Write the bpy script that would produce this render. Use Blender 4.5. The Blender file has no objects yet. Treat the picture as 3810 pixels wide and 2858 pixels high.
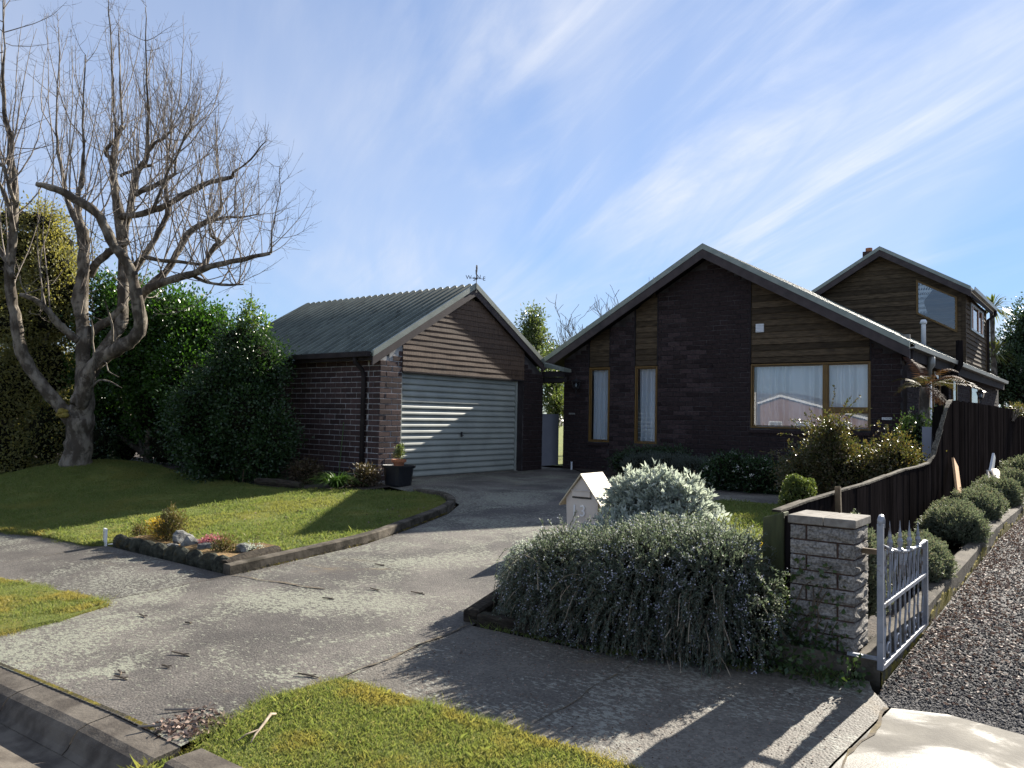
import bpy, bmesh, math, random
import numpy as np
from mathutils import Vector, Matrix

random.seed(7)
RNG = np.random.default_rng(7)
scene = bpy.context.scene
COL = scene.collection
rad = math.radians

# ------------------------------------------------------------------ camera
CAMZ = 1.22
YAW, PITCH, ROLL = rad(37.85), rad(2.351), rad(1.05)
fwd = Vector((-math.sin(YAW) * math.cos(PITCH), math.cos(YAW) * math.cos(PITCH), math.sin(PITCH)))
rgt0 = Vector((math.cos(YAW), math.sin(YAW), 0))
up0 = rgt0.cross(fwd)
rgt = rgt0 * math.cos(ROLL) + up0 * math.sin(ROLL)
upv = -rgt0 * math.sin(ROLL) + up0 * math.cos(ROLL)
cd = bpy.data.cameras.new('camera')
cam = bpy.data.objects.new('camera', cd)
COL.objects.link(cam)
cam.matrix_world = Matrix(((rgt.x, upv.x, -fwd.x, 0), (rgt.y, upv.y, -fwd.y, 0), (rgt.z, upv.z, -fwd.z, CAMZ), (0, 0, 0, 1)))
cd.sensor_width = 36
cd.lens = 0.765 * 36
cd.clip_start = 0.05
cd.clip_end = 3000
scene.camera = cam

# ------------------------------------------------------------------ sun, sky, exposure
SKY_A, SKY_K = 1.3, 0.35     # the bright horizon band held back, as the phone's exposure does
SUN_EL, SUN_AZ = rad(28.0), rad(4.3)          # azimuth from +Y towards +X
to_sun = Vector((math.sin(SUN_AZ) * math.cos(SUN_EL), math.cos(SUN_AZ) * math.cos(SUN_EL), math.sin(SUN_EL)))
sl = bpy.data.lights.new('sun', 'SUN')
sl.energy = 4.0
sl.angle = rad(0.5)
sl.color = (1.0, 0.93, 0.82)
sun = bpy.data.objects.new('sun', sl)
COL.objects.link(sun)
sun.rotation_euler = (-to_sun).to_track_quat('-Z', 'Y').to_euler()

world = bpy.data.worlds.new('World')
scene.world = world
world.use_nodes = True
wn, wl = world.node_tree.nodes, world.node_tree.links
wn.clear()


def N(nodes, t, **kw):
    n = nodes.new(t)
    for k, v in kw.items():
        setattr(n, k, v)
    return n


def mth(nodes, links, op, a, b=None, c=None):
    n = nodes.new('ShaderNodeMath')
    n.operation = op
    for i, v in enumerate((a, b, c)):
        if v is None:
            continue
        if isinstance(v, (int, float)):
            n.inputs[i].default_value = v
        else:
            links.new(v, n.inputs[i])
    return n.outputs[0]


sky = N(wn, 'ShaderNodeTexSky', sky_type='NISHITA', sun_disc=False)
sky.sun_elevation = SUN_EL
sky.sun_rotation = SUN_AZ
sky.altitude = 50
sky.air_density = 0.6
sky.dust_density = 0.0
sky.ozone_density = 1.7
tcw = N(wn, 'ShaderNodeTexCoord')
nrm = N(wn, 'ShaderNodeVectorMath', operation='NORMALIZE')
wl.new(tcw.outputs['Generated'], nrm.inputs[0])
sp = N(wn, 'ShaderNodeSeparateXYZ')
wl.new(nrm.outputs[0], sp.inputs[0])
zc = mth(wn, wl, 'MAXIMUM', sp.outputs[2], 0.0)
den = mth(wn, wl, 'ADD', zc, 0.16)
px = mth(wn, wl, 'DIVIDE', sp.outputs[0], den)
py = mth(wn, wl, 'DIVIDE', sp.outputs[1], den)
cb = N(wn, 'ShaderNodeCombineXYZ')
wl.new(px, cb.inputs[0])
wl.new(py, cb.inputs[1])


def cirrus(rot, scl, loc, nscale, detail, rough, dist, lo, hi):
    """a sheet of high cloud: streaks drawn out along one wind direction"""
    mp0 = N(wn, 'ShaderNodeMapping')
    mp0.inputs['Rotation'].default_value = (0, 0, rad(rot))
    wl.new(cb.outputs[0], mp0.inputs[0])
    mp = N(wn, 'ShaderNodeMapping')
    mp.inputs['Scale'].default_value = (scl[0], scl[1], 1)
    mp.inputs['Location'].default_value = loc
    wl.new(mp0.outputs[0], mp.inputs[0])
    nz = N(wn, 'ShaderNodeTexNoise')
    nz.inputs['Scale'].default_value = nscale
    nz.inputs['Detail'].default_value = detail
    nz.inputs['Roughness'].default_value = rough
    nz.inputs['Distortion'].default_value = dist
    wl.new(mp.outputs[0], nz.inputs['Vector'])
    mr = N(wn, 'ShaderNodeMapRange', interpolation_type='SMOOTHSTEP')
    mr.inputs['From Min'].default_value = lo
    mr.inputs['From Max'].default_value = hi
    wl.new(nz.outputs[0], mr.inputs[0])
    return mr.outputs[0]


wisps = cirrus(-145, (0.42, 1.9), (4.1, 0.6, 0), 1.5, 10, 0.60, 0.7, 0.36, 0.70)
fine = cirrus(-150, (0.8, 4.6), (1.7, 0.3, 0), 1.5, 10, 0.62, 0.9, 0.38, 0.75)
bank = cirrus(-145, (0.30, 0.42), (0.4, 4.8, 0), 1.0, 3, 0.45, 0.4, 0.36, 0.62)
haze = cirrus(-119.6, (0.16, 0.9), (5.8, 7.7, 0), 1.1, 4, 0.5, 0.3, 0.38, 0.72)
cover = mth(wn, wl, 'MULTIPLY', wisps, mth(wn, wl, 'MULTIPLY_ADD', bank, 0.75, 0.12))
cover = mth(wn, wl, 'MULTIPLY', cover, mth(wn, wl, 'MULTIPLY_ADD', fine, 0.55, 0.6))
cover = mth(wn, wl, 'MULTIPLY_ADD', haze, 0.34, mth(wn, wl, 'MULTIPLY', cover, 0.72))
cover = mth(wn, wl, 'MULTIPLY_ADD', bank, 0.16, cover)
cover = mth(wn, wl, 'MINIMUM', cover, 0.92)
# thin ice cloud scatters light forward: brighter towards the sun
dt = N(wn, 'ShaderNodeVectorMath', operation='DOT_PRODUCT')
wl.new(nrm.outputs[0], dt.inputs[0])
dt.inputs[1].default_value = to_sun
fw = mth(wn, wl, 'POWER', mth(wn, wl, 'MAXIMUM', dt.outputs['Value'], 0.0), 3.0)
cbr = mth(wn, wl, 'MULTIPLY_ADD', fw, 0.6, 3.2)
cc = N(wn, 'ShaderNodeMixRGB', blend_type='MULTIPLY')
cc.inputs[0].default_value = 1.0
cc.inputs[1].default_value = (0.93, 0.97, 1.06, 1)
wl.new(cbr, cc.inputs[2])
hz = mth(wn, wl, 'POWER', mth(wn, wl, 'SUBTRACT', 1.0, mth(wn, wl, 'MINIMUM', zc, 1.0)), 9.0)
mixc = N(wn, 'ShaderNodeMixRGB')
wl.new(cover, mixc.inputs[0])
lum = N(wn, 'ShaderNodeRGBToBW')
wl.new(sky.outputs[0], lum.inputs[0])
comp = mth(wn, wl, 'DIVIDE', SKY_A, mth(wn, wl, 'MULTIPLY_ADD', lum.outputs[0], SKY_K, 1.0))
skc = N(wn, 'ShaderNodeMixRGB', blend_type='MULTIPLY')
skc.inputs[0].default_value = 1.0
wl.new(sky.outputs[0], skc.inputs[1])
wl.new(comp, skc.inputs[2])
wl.new(skc.outputs[0], mixc.inputs[1])
wl.new(cc.outputs[0], mixc.inputs[2])
bg = N(wn, 'ShaderNodeBackground')
bg.inputs['Strength'].default_value = 0.072
wl.new(mixc.outputs[0], bg.inputs['Color'])
wo = N(wn, 'ShaderNodeOutputWorld')
wl.new(bg.outputs[0], wo.inputs[0])

vs = scene.view_settings
vs.view_transform = 'Standard'
vs.look = 'None'
vs.gamma = 1.0
vs.exposure = 1.95
vs.use_curve_mapping = False
scene.cycles.max_bounces = 6
scene.cycles.transparent_max_bounces = 8
scene.cycles.use_denoising = True

# ------------------------------------------------------------------ helpers
ORG = {}


def link(o):
    COL.objects.link(o)
    return o


def tag(o, label=None, cat=None, group=None, kind=None):
    if label:
        o['label'] = label
    if cat:
        o['category'] = cat
    if group:
        o['group'] = group
    if kind:
        o['kind'] = kind
    return o


def thing(name, label, cat, loc, group=None):
    o = link(bpy.data.objects.new(name, None))
    o.location = loc
    o.empty_display_size = 0.1
    ORG[o] = np.array(loc, float)
    return tag(o, label, cat, group)


def mesh_from(name, v, f, smooth=False):
    me = bpy.data.meshes.new(name)
    me.from_pydata([tuple(p) for p in v], [], [tuple(q) for q in f])
    if smooth:
        me.polygons.foreach_set('use_smooth', [True] * len(me.polygons))
    me.update()
    return me


def mesh_np(name, v, f, smooth=False):
    """v (n,3) array, f (m,k) array of equal-sized faces"""
    v = np.asarray(v, np.float32)
    f = np.asarray(f, np.int32)
    me = bpy.data.meshes.new(name)
    m, k = f.shape
    me.vertices.add(len(v))
    me.vertices.foreach_set('co', v.ravel())
    me.loops.add(m * k)
    me.loops.foreach_set('vertex_index', f.ravel())
    me.polygons.add(m)
    me.polygons.foreach_set('loop_start', np.arange(0, m * k, k, dtype=np.int32))
    if smooth:
        me.polygons.foreach_set('use_smooth', np.ones(m, bool))
    me.update(calc_edges=True)
    me.validate()
    return me


def put(name, me, mat, parent=None, org=None):
    o = link(bpy.data.objects.new(name, me))
    if mat is not None and not me.materials:
        me.materials.append(mat)
    if parent is not None:
        o.parent = parent
        ORG[o] = ORG[parent]
    else:
        ORG[o] = np.zeros(3) if org is None else np.array(org, float)
        o.location = ORG[o]
    return o


class MB:
    def __init__(s):
        s.v, s.f = [], []

    def add(s, v, f):
        b = len(s.v)
        s.v += [tuple(p) for p in v]
        s.f += [tuple(i + b for i in q) for q in f]
        return s

    def box(s, x0, x1, y0, y1, z0, z1):
        return s.add([(x0, y0, z0), (x1, y0, z0), (x1, y1, z0), (x0, y1, z0), (x0, y0, z1), (x1, y0, z1), (x1, y1, z1), (x0, y1, z1)],
                     [(0, 3, 2, 1), (4, 5, 6, 7), (0, 1, 5, 4), (1, 2, 6, 5), (2, 3, 7, 6), (3, 0, 4, 7)])

    def prism(s, poly, axis, a, b):
        """poly: list of 2-D points; axis 'x': (y,z) extruded in x; 'y': (x,z) in y; 'z': (x,y) in z"""
        n = len(poly)
        def P(p, t):
            return (t, p[0], p[1]) if axis == 'x' else (p[0], t, p[1]) if axis == 'y' else (p[0], p[1], t)
        v = [P(p, a) for p in poly] + [P(p, b) for p in poly]
        f = [tuple(range(n - 1, -1, -1)), tuple(range(n, 2 * n))] + [(i, (i + 1) % n, n + (i + 1) % n, n + i) for i in range(n)]
        return s.add(v, f)

    def beam(s, p, q, w, h, up=(0, 0, 1)):
        """square bar from p to q, w across, h along up"""
        p, q = Vector(p), Vector(q)
        d = (q - p).normalized()
        sd = d.cross(Vector(up))
        if sd.length < 1e-4:
            sd = d.cross(Vector((1, 0, 0)))
        sd.normalize()
        u = sd.cross(d)
        a, b = sd * w / 2, u * h / 2
        v = [p - a - b, p + a - b, p + a + b, p - a + b, q - a - b, q + a - b, q + a + b, q - a + b]
        return s.add(v, [(0, 3, 2, 1), (4, 5, 6, 7), (0, 1, 5, 4), (1, 2, 6, 5), (2, 3, 7, 6), (3, 0, 4, 7)])

    def tube(s, pts, r, n=6, cap=True):
        pts = [Vector(p) for p in pts]
        m = len(pts)
        rr = r if hasattr(r, '__len__') else [r] * m
        v = []
        ref = None
        for i, p in enumerate(pts):
            d = (pts[min(i + 1, m - 1)] - pts[max(i - 1, 0)]).normalized()
            if ref is None:
                ref = Vector((1, 0, 0)) if abs(d.x) < 0.8 else Vector((0, 1, 0))
            a = (ref - d * ref.dot(d)).normalized()
            ref = a
            b = d.cross(a)
            for k in range(n):
                t = 2 * math.pi * k / n
                v.append(p + (a * math.cos(t) + b * math.sin(t)) * rr[i])
        f = [(i * n + k, i * n + (k + 1) % n, (i + 1) * n + (k + 1) % n, (i + 1) * n + k) for i in range(m - 1) for k in range(n)]
        if cap:
            f += [tuple(range(n - 1, -1, -1)), tuple((m - 1) * n + k for k in range(n))]
        return s.add(v, f)

    def lathe(s, prof, c, n=16):
        v = [(c[0] + r * math.cos(2 * math.pi * k / n), c[1] + r * math.sin(2 * math.pi * k / n), c[2] + z) for r, z in prof for k in range(n)]
        m = len(prof)
        f = [(i * n + k, i * n + (k + 1) % n, (i + 1) * n + (k + 1) % n, (i + 1) * n + k) for i in range(m - 1) for k in range(n)]
        f += [tuple(range(n - 1, -1, -1)), tuple((m - 1) * n + k for k in range(n))]
        return s.add(v, f)

    def build(s, name, mat, parent=None, org=None, smooth=False, bevel=0, kind=None, label=None):
        o0 = ORG[parent] if parent is not None else (np.zeros(3) if org is None else np.array(org, float))
        v = np.array([tuple(p) for p in s.v], float) - o0
        me = mesh_from(name, v, s.f, smooth)
        if bevel:
            bm = bmesh.new()
            bm.from_mesh(me)
            bmesh.ops.bevel(bm, geom=list(bm.edges), offset=bevel, segments=1, affect='EDGES', clamp_overlap=True)
            bm.to_mesh(me)
            bm.free()
        o = put(name, me, mat, parent, org)
        return tag(o, label=label, kind=kind)


def text_mesh(txt, size, depth):
    cu = bpy.data.curves.new('lettering', 'FONT')
    cu.body = txt
    cu.size = size
    cu.extrude = depth
    cu.align_x = 'CENTER'
    o = bpy.data.objects.new('lettering', cu)
    COL.objects.link(o)
    bpy.context.view_layer.update()
    me = bpy.data.meshes.new_from_object(o.evaluated_get(bpy.context.evaluated_depsgraph_get()))
    bpy.data.objects.remove(o)
    bpy.data.curves.remove(cu)
    return me


def LAT(x, y):
    """the street itself falls away to the left"""
    return 0.03 * min(max(x, -12.0) + 4, 0.0) * min(max((10 - y) / 6, 0.0), 1.0)


def G(y, x=-4.0):
    """ground level: the section falls gently from the garage apron to the street"""
    return (-0.04 * (10 - max(y, 1.6)) if y < 10 else 0.0) + LAT(x, y)


GV = np.vectorize(G)

# ------------------------------------------------------------------ materials


def mat_base(name):
    m = bpy.data.materials.new(name)
    m.use_nodes = True
    n, l = m.node_tree.nodes, m.node_tree.links
    n.clear()
    out = N(n, 'ShaderNodeOutputMaterial')
    b = N(n, 'ShaderNodeBsdfPrincipled')
    l.new(b.outputs[0], out.inputs[0])
    return m, n, l, b, out


def noise(n, l, scale, detail=4, rough=0.55, vec=None, stretch=None, dist=0.0):
    geo = N(n, 'ShaderNodeNewGeometry')
    v = geo.outputs['Position'] if vec is None else vec
    if stretch:
        mp = N(n, 'ShaderNodeMapping')
        mp.inputs['Scale'].default_value = stretch
        l.new(v, mp.inputs[0])
        v = mp.outputs[0]
    t = N(n, 'ShaderNodeTexNoise')
    t.inputs['Scale'].default_value = scale
    t.inputs['Detail'].default_value = detail
    t.inputs['Roughness'].default_value = rough
    t.inputs['Distortion'].default_value = dist
    l.new(v, t.inputs['Vector'])
    return t.outputs[0]


def ramp(n, l, fac, stops):
    r = N(n, 'ShaderNodeValToRGB')
    e = r.color_ramp.elements
    while len(e) < len(stops):
        e.new(0.5)
    for i, (p, c) in enumerate(stops):
        e[i].position = p
        e[i].color = (c[0], c[1], c[2], 1)
    l.new(fac, r.inputs[0])
    return r.outputs[0]


def mixc_(n, l, fac, a, b, mode='MIX'):
    x = N(n, 'ShaderNodeMixRGB', blend_type=mode)
    for i, v in ((0, fac), (1, a), (2, b)):
        if isinstance(v, (int, float)):
            x.inputs[i].default_value = v
        elif isinstance(v, tuple):
            x.inputs[i].default_value = (v[0], v[1], v[2], 1)
        else:
            l.new(v, x.inputs[i])
    return x.outputs[0]


def mrange(n, l, v, a, b, c=0.0, d=1.0):
    r = N(n, 'ShaderNodeMapRange', interpolation_type='SMOOTHSTEP')
    r.inputs['From Min'].default_value = a
    r.inputs['From Max'].default_value = b
    r.inputs['To Min'].default_value = c
    r.inputs['To Max'].default_value = d
    l.new(v, r.inputs[0])
    return r.outputs[0]


def bump(n, l, b, h, strength=0.4, dist=0.01, prev=None):
    u = N(n, 'ShaderNodeBump')
    u.inputs['Strength'].default_value = strength
    u.inputs['Distance'].default_value = dist
    l.new(h, u.inputs['Height'])
    if prev is not None:
        l.new(prev, u.inputs['Normal'])
    l.new(u.outputs[0], b.inputs['Normal'])
    return u.outputs[0]


def surf(name, c0, c1, scale=8, rough=0.7, stretch=None, bs=0.3, bd=0.004, bscale=None, per_obj=0.0, c2=None, s2=1.0, lo2=0.55, hi2=0.75, metal=0.0, spec=0.5, detail=5, lo=0.3, hi=0.7):
    """two-tone mottled surface with fine relief, optional third tone in larger patches, optional per-object tint"""
    m, n, l, b, out = mat_base(name)
    a = noise(n, l, scale, detail, stretch=stretch)
    col = mixc_(n, l, mrange(n, l, a, lo, hi), c0, c1)
    if c2 is not None:
        col = mixc_(n, l, mrange(n, l, noise(n, l, s2, 5, 0.65), lo2, hi2), col, c2)
    if per_obj:
        oi = N(n, 'ShaderNodeObjectInfo')
        k = mth(n, l, 'MULTIPLY_ADD', oi.outputs['Random'], per_obj * 2, 1 - per_obj)
        cm = N(n, 'ShaderNodeCombineXYZ')
        for i in range(3):
            l.new(k, cm.inputs[i])
        col = mixc_(n, l, 1.0, col, cm.outputs[0], 'MULTIPLY')
    l.new(col, b.inputs['Base Color'])
    b.inputs['Roughness'].default_value = rough
    b.inputs['Metallic'].default_value = metal
    b.inputs['Specular IOR Level'].default_value = spec
    if bs:
        bump(n, l, b, noise(n, l, bscale or scale * 4, 5, 0.65, stretch=stretch), bs, bd)
    return m


def leafmat(name, cols, rough=0.45, trans=0.3, spec=0.5, patch=None, pscale=1.2, tint=(1.5, 1.6, 0.7)):
    """foliage: every leaf its own tint, some light let through"""
    m, n, l, b, out = mat_base(name)
    geo = N(n, 'ShaderNodeNewGeometry')
    k = len(cols)
    col = ramp(n, l, geo.outputs['Random Per Island'], [(i / max(k - 1, 1), c) for i, c in enumerate(cols)])
    if patch is not None:
        col = mixc_(n, l, mrange(n, l, noise(n, l, pscale, 3), 0.48, 0.64), col, patch)
    l.new(col, b.inputs['Base Color'])
    b.inputs['Roughness'].default_value = rough
    b.inputs['Specular IOR Level'].default_value = spec
    tr = N(n, 'ShaderNodeBsdfTranslucent')
    l.new(mixc_(n, l, 1.0, col, tint, 'MULTIPLY'), tr.inputs[0])
    mx = N(n, 'ShaderNodeMixShader')
    mx.inputs[0].default_value = trans
    l.new(b.outputs[0], mx.inputs[1])
    l.new(tr.outputs[0], mx.inputs[2])
    l.new(mx.outputs[0], out.inputs[0])
    return m


M = {}
M['brick_g'] = surf('brick_garage', (0.040, 0.026, 0.025), (0.080, 0.050, 0.045), 30, 0.8, stretch=(3, 3, 0.6), bs=0.5, bd=0.004, bscale=90, per_obj=0.35, spec=0.2)
M['brick_h'] = surf('brick_house', (0.030, 0.021, 0.021), (0.058, 0.040, 0.038), 25, 0.9, bs=0.5, bd=0.004, bscale=80, per_obj=0.4, spec=0.12)
M['mortar_g'] = surf('mortar_grey', (0.24, 0.235, 0.23), (0.50, 0.49, 0.48), 10, 0.95, bs=0.4, bscale=120)
M['mortar_h'] = surf('mortar_stained', (0.035, 0.030, 0.029), (0.10, 0.088, 0.085), 3, 0.95, bs=0.4, bscale=120, lo=0.42, hi=0.72)
M['board_g'] = surf('weatherboard_worn', (0.060, 0.036, 0.023), (0.135, 0.088, 0.058), 7, 0.7, stretch=(9, 9, 0.5), bs=0.6, bd=0.003, bscale=26, per_obj=0.18, c2=(0.045, 0.03, 0.022), s2=1.6, lo2=0.56, hi2=0.7, spec=0.3)
M['board_h'] = surf('weatherboard_stained', (0.050, 0.035, 0.021), (0.105, 0.075, 0.045), 9, 0.85, stretch=(0.6, 0.6, 4), bs=0.4, bd=0.003, bscale=40, per_obj=0.35, c2=(0.032, 0.024, 0.018), s2=0.8, spec=0.15)
M['fascia'] = surf('fascia_brown', (0.050, 0.038, 0.037), (0.072, 0.056, 0.053), 6, 0.6, bs=0.1, c2=(0.036, 0.03, 0.03), s2=2, spec=0.25)
M['flashing'] = surf('flashing_green_grey', (0.20, 0.225, 0.19), (0.27, 0.29, 0.25), 5, 0.42, bs=0.08, metal=0.25)
M['roof'] = surf('roof_steel_green', (0.080, 0.098, 0.086), (0.135, 0.158, 0.138), 5, 0.62, stretch=(1, 0.4, 0.4), bs=0.1, c2=(0.05, 0.06, 0.052), s2=3.5, lo2=0.5, hi2=0.75, spec=0.3)
M['gutter'] = surf('gutter_brown', (0.026, 0.022, 0.022), (0.040, 0.034, 0.034), 5, 0.8, bs=0.06, spec=0.08)
M['gutter_pale'] = surf('gutter_grey', (0.20, 0.20, 0.18), (0.27, 0.27, 0.25), 5, 0.38, bs=0.05, metal=0.3)
M['door'] = surf('door_steel', (0.26, 0.275, 0.245), (0.32, 0.335, 0.30), 2.5, 0.42, bs=0.04, bscale=8, c2=(0.23, 0.24, 0.215), s2=1.2)
M['timber_gold'] = surf('joinery_varnished', (0.13, 0.072, 0.020), (0.20, 0.115, 0.030), 14, 0.5, stretch=(4, 4, 0.4), bs=0.15, spec=0.3)
M['timber_orange'] = surf('joinery_orange', (0.26, 0.10, 0.03), (0.36, 0.15, 0.05), 14, 0.4, bs=0.15)
M['white'] = surf('white_paint', (0.62, 0.63, 0.62), (0.74, 0.74, 0.72), 6, 0.45, bs=0.05)
M['pvc'] = surf('white_plastic', (0.66, 0.68, 0.70), (0.74, 0.75, 0.76), 6, 0.3, bs=0.0)
M['ink'] = surf('faded_ink', (0.16, 0.10, 0.12), (0.24, 0.16, 0.18), 60, 0.6, bs=0)
M['plaque_ink'] = surf('plaque_ink', (0.10, 0.12, 0.14), (0.16, 0.18, 0.2), 60, 0.6, bs=0)
M['black'] = surf('black_plastic', (0.010, 0.011, 0.014), (0.018, 0.019, 0.022), 6, 0.4, bs=0.08, spec=0.4)
M['iron'] = surf('black_iron', (0.012, 0.012, 0.014), (0.03, 0.028, 0.028), 20, 0.5, bs=0.2)
M['terracotta'] = surf('terracotta', (0.30, 0.11, 0.05), (0.42, 0.17, 0.08), 12, 0.8, bs=0.2)
M['soil'] = surf('soil', (0.022, 0.016, 0.012), (0.055, 0.04, 0.028), 18, 0.95, bs=0.9, bd=0.02, bscale=30)
M['pump'] = surf('moss_bark_mulch', (0.10, 0.055, 0.02), (0.24, 0.15, 0.045), 22, 0.95, bs=0.9, bd=0.02, bscale=40, c2=(0.05, 0.035, 0.02), s2=4)
M['concrete'] = surf('concrete_path', (0.115, 0.104, 0.084), (0.18, 0.165, 0.135), 5, 0.82, bs=0.35, bd=0.004, bscale=70, c2=(0.075, 0.067, 0.056), s2=1.3, lo2=0.48, hi2=0.72, spec=0.2)
M['kerb'] = surf('kerb_concrete', (0.060, 0.050, 0.040), (0.135, 0.117, 0.094), 7, 0.85, bs=0.6, bd=0.006, bscale=60, c2=(0.045, 0.038, 0.032), s2=2.0, spec=0.25)
M['edging'] = surf('edging_concrete', (0.045, 0.039, 0.030), (0.125, 0.108, 0.085), 8, 0.92, bs=0.7, bd=0.008, bscale=50, c2=(0.035, 0.030, 0.021), s2=3.5, lo2=0.46, hi2=0.66, spec=0.15)
M['moss_edge'] = surf('edging_mossy', (0.13, 0.105, 0.022), (0.22, 0.18, 0.035), 14, 0.95, bs=0.8, bd=0.01, bscale=50, c2=(0.075, 0.066, 0.045), s2=5, lo2=0.45, hi2=0.6, spec=0.1)
M['stonewall'] = surf('mossy_stone', (0.020, 0.021, 0.016), (0.060, 0.062, 0.046), 14, 0.95, bs=1.0, bd=0.03, bscale=38, c2=(0.085, 0.06, 0.016), s2=6, spec=0.15)
M['log'] = surf('weathered_log', (0.020, 0.016, 0.012), (0.060, 0.050, 0.038), 10, 0.95, stretch=(0.8, 4, 4), bs=1.0, bd=0.02, bscale=24, c2=(0.035, 0.042, 0.02), s2=5, spec=0.15)
M['rock'] = surf('grey_rock', (0.075, 0.075, 0.072), (0.22, 0.22, 0.205), 12, 0.95, bs=0.9, bd=0.02, bscale=30, c2=(0.035, 0.035, 0.032), s2=9, spec=0.15)
M['post'] = surf('mossy_post', (0.050, 0.055, 0.022), (0.085, 0.092, 0.035), 8, 0.9, stretch=(3, 3, 0.5), bs=0.7, bd=0.008, bscale=20, c2=(0.035, 0.035, 0.022), s2=3)
M['fence'] = surf('fence_creosote', (0.009, 0.0075, 0.0075), (0.020, 0.0165, 0.016), 10, 1.0, stretch=(4, 4, 0.35), bs=0.2, bd=0.002, bscale=30, per_obj=0.35, spec=0.0)
M['fence_cap'] = surf('fence_cap_weathered', (0.055, 0.047, 0.036), (0.15, 0.135, 0.105), 14, 0.95, stretch=(5, 0.8, 3), bs=0.8, bd=0.01, bscale=20, c2=(0.03, 0.026, 0.02), s2=5, lo2=0.45, hi2=0.6, spec=0.1)
M['plank'] = surf('new_pine', (0.62, 0.36, 0.17), (0.74, 0.46, 0.24), 9, 0.6, stretch=(3, 3, 0.3), bs=0.15)
M['wood'] = surf('weathered_stake', (0.10, 0.07, 0.04), (0.20, 0.14, 0.08), 10, 0.9, bs=0.4)
M['block'] = surf('split_stone_block', (0.115, 0.108, 0.098), (0.31, 0.29, 0.265), 70, 0.95, bs=0.8, bd=0.010, bscale=60, per_obj=0.12, c2=(0.085, 0.072, 0.058), s2=5, lo2=0.52, hi2=0.75, spec=0.15)
M['block_cap'] = surf('pillar_cap', (0.16, 0.145, 0.125), (0.25, 0.232, 0.205), 20, 0.9, bs=0.5, bscale=90, c2=(0.10, 0.085, 0.068), s2=6, lo2=0.48, hi2=0.7, spec=0.15)
M['mortar_p'] = surf('mortar_brown', (0.055, 0.032, 0.024), (0.10, 0.06, 0.045), 20, 0.95, bs=0.4, bscale=90)
M['gate'] = surf('silver_paint', (0.20, 0.215, 0.25), (0.29, 0.305, 0.34), 10, 0.45, bs=0.1, metal=0.2, c2=(0.10, 0.075, 0.06), s2=9, lo2=0.56, hi2=0.68, spec=0.4)
M['cream'] = surf('cream_paint', (0.50, 0.44, 0.38), (0.58, 0.52, 0.45), 5, 0.55, bs=0.05)
M['cream_roof'] = surf('cream_lid', (0.44, 0.37, 0.25), (0.52, 0.44, 0.31), 5, 0.6, bs=0.05, spec=0.3)
M['number'] = surf('white_number', (0.62, 0.62, 0.62), (0.7, 0.7, 0.7), 5, 0.35, bs=0)
M['grey_gate'] = surf('grey_door', (0.25, 0.26, 0.30), (0.30, 0.31, 0.35), 3, 0.55, bs=0.05)
M['bark'] = surf('bark_grey', (0.062, 0.051, 0.040), (0.21, 0.185, 0.15), 7, 0.95, stretch=(1, 1, 0.45), bs=1.0, bd=0.03, bscale=16, c2=(0.065, 0.054, 0.042), s2=4.5, lo2=0.47, hi2=0.62, spec=0.2, lo=0.38, hi=0.62)
M['moss_bark'] = surf('bark_mossy', (0.16, 0.12, 0.02), (0.24, 0.19, 0.035), 30, 0.95, bs=0.9, bd=0.02, bscale=40, c2=(0.10, 0.08, 0.05), s2=6)
M['twig'] = surf('twig_bark', (0.13, 0.108, 0.09), (0.25, 0.215, 0.18), 6, 0.85, bs=0, spec=0.3)
M['stem'] = surf('shrub_stem', (0.06, 0.045, 0.03), (0.12, 0.09, 0.06), 12, 0.9, bs=0.2)
M['deadwood'] = surf('dead_wood', (0.20, 0.155, 0.11), (0.32, 0.26, 0.19), 20, 0.9, bs=0.3)
M['gate_bg'] = M['grey_gate']
M['roofveg'] = surf('far_roof', (0.1, 0.09, 0.085), (0.14, 0.13, 0.12), 3, 0.7, bs=0)
M['opp_brick'] = surf('opposite_brick', (0.20, 0.11, 0.075), (0.28, 0.17, 0.12), 6, 0.85, bs=0.2)
M['opp_white'] = surf('opposite_white', (0.66, 0.64, 0.60), (0.75, 0.73, 0.70), 4, 0.6, bs=0)
M['litter'] = leafmat('dead_leaves', [(0.075, 0.046, 0.034), (0.16, 0.11, 0.085), (0.30, 0.225, 0.185), (0.11, 0.065, 0.05)], 0.7, 0.1, 0.3, tint=(1.1, 1.0, 0.9))


def damp(m, scale=1.1, lo=0.46, hi=0.62, wet=0.45, dry=0.88):
    """damp patches: smoother where water has stood"""
    n, l = m.node_tree.nodes, m.node_tree.links
    b = [q for q in n if q.type == 'BSDF_PRINCIPLED'][0]
    l.new(mrange(n, l, noise(n, l, scale, 6, 0.65, dist=0.8), lo, hi, dry, wet), b.inputs['Roughness'])
    b.inputs['Specular IOR Level'].default_value = 0.45


damp(M['concrete'])


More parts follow.
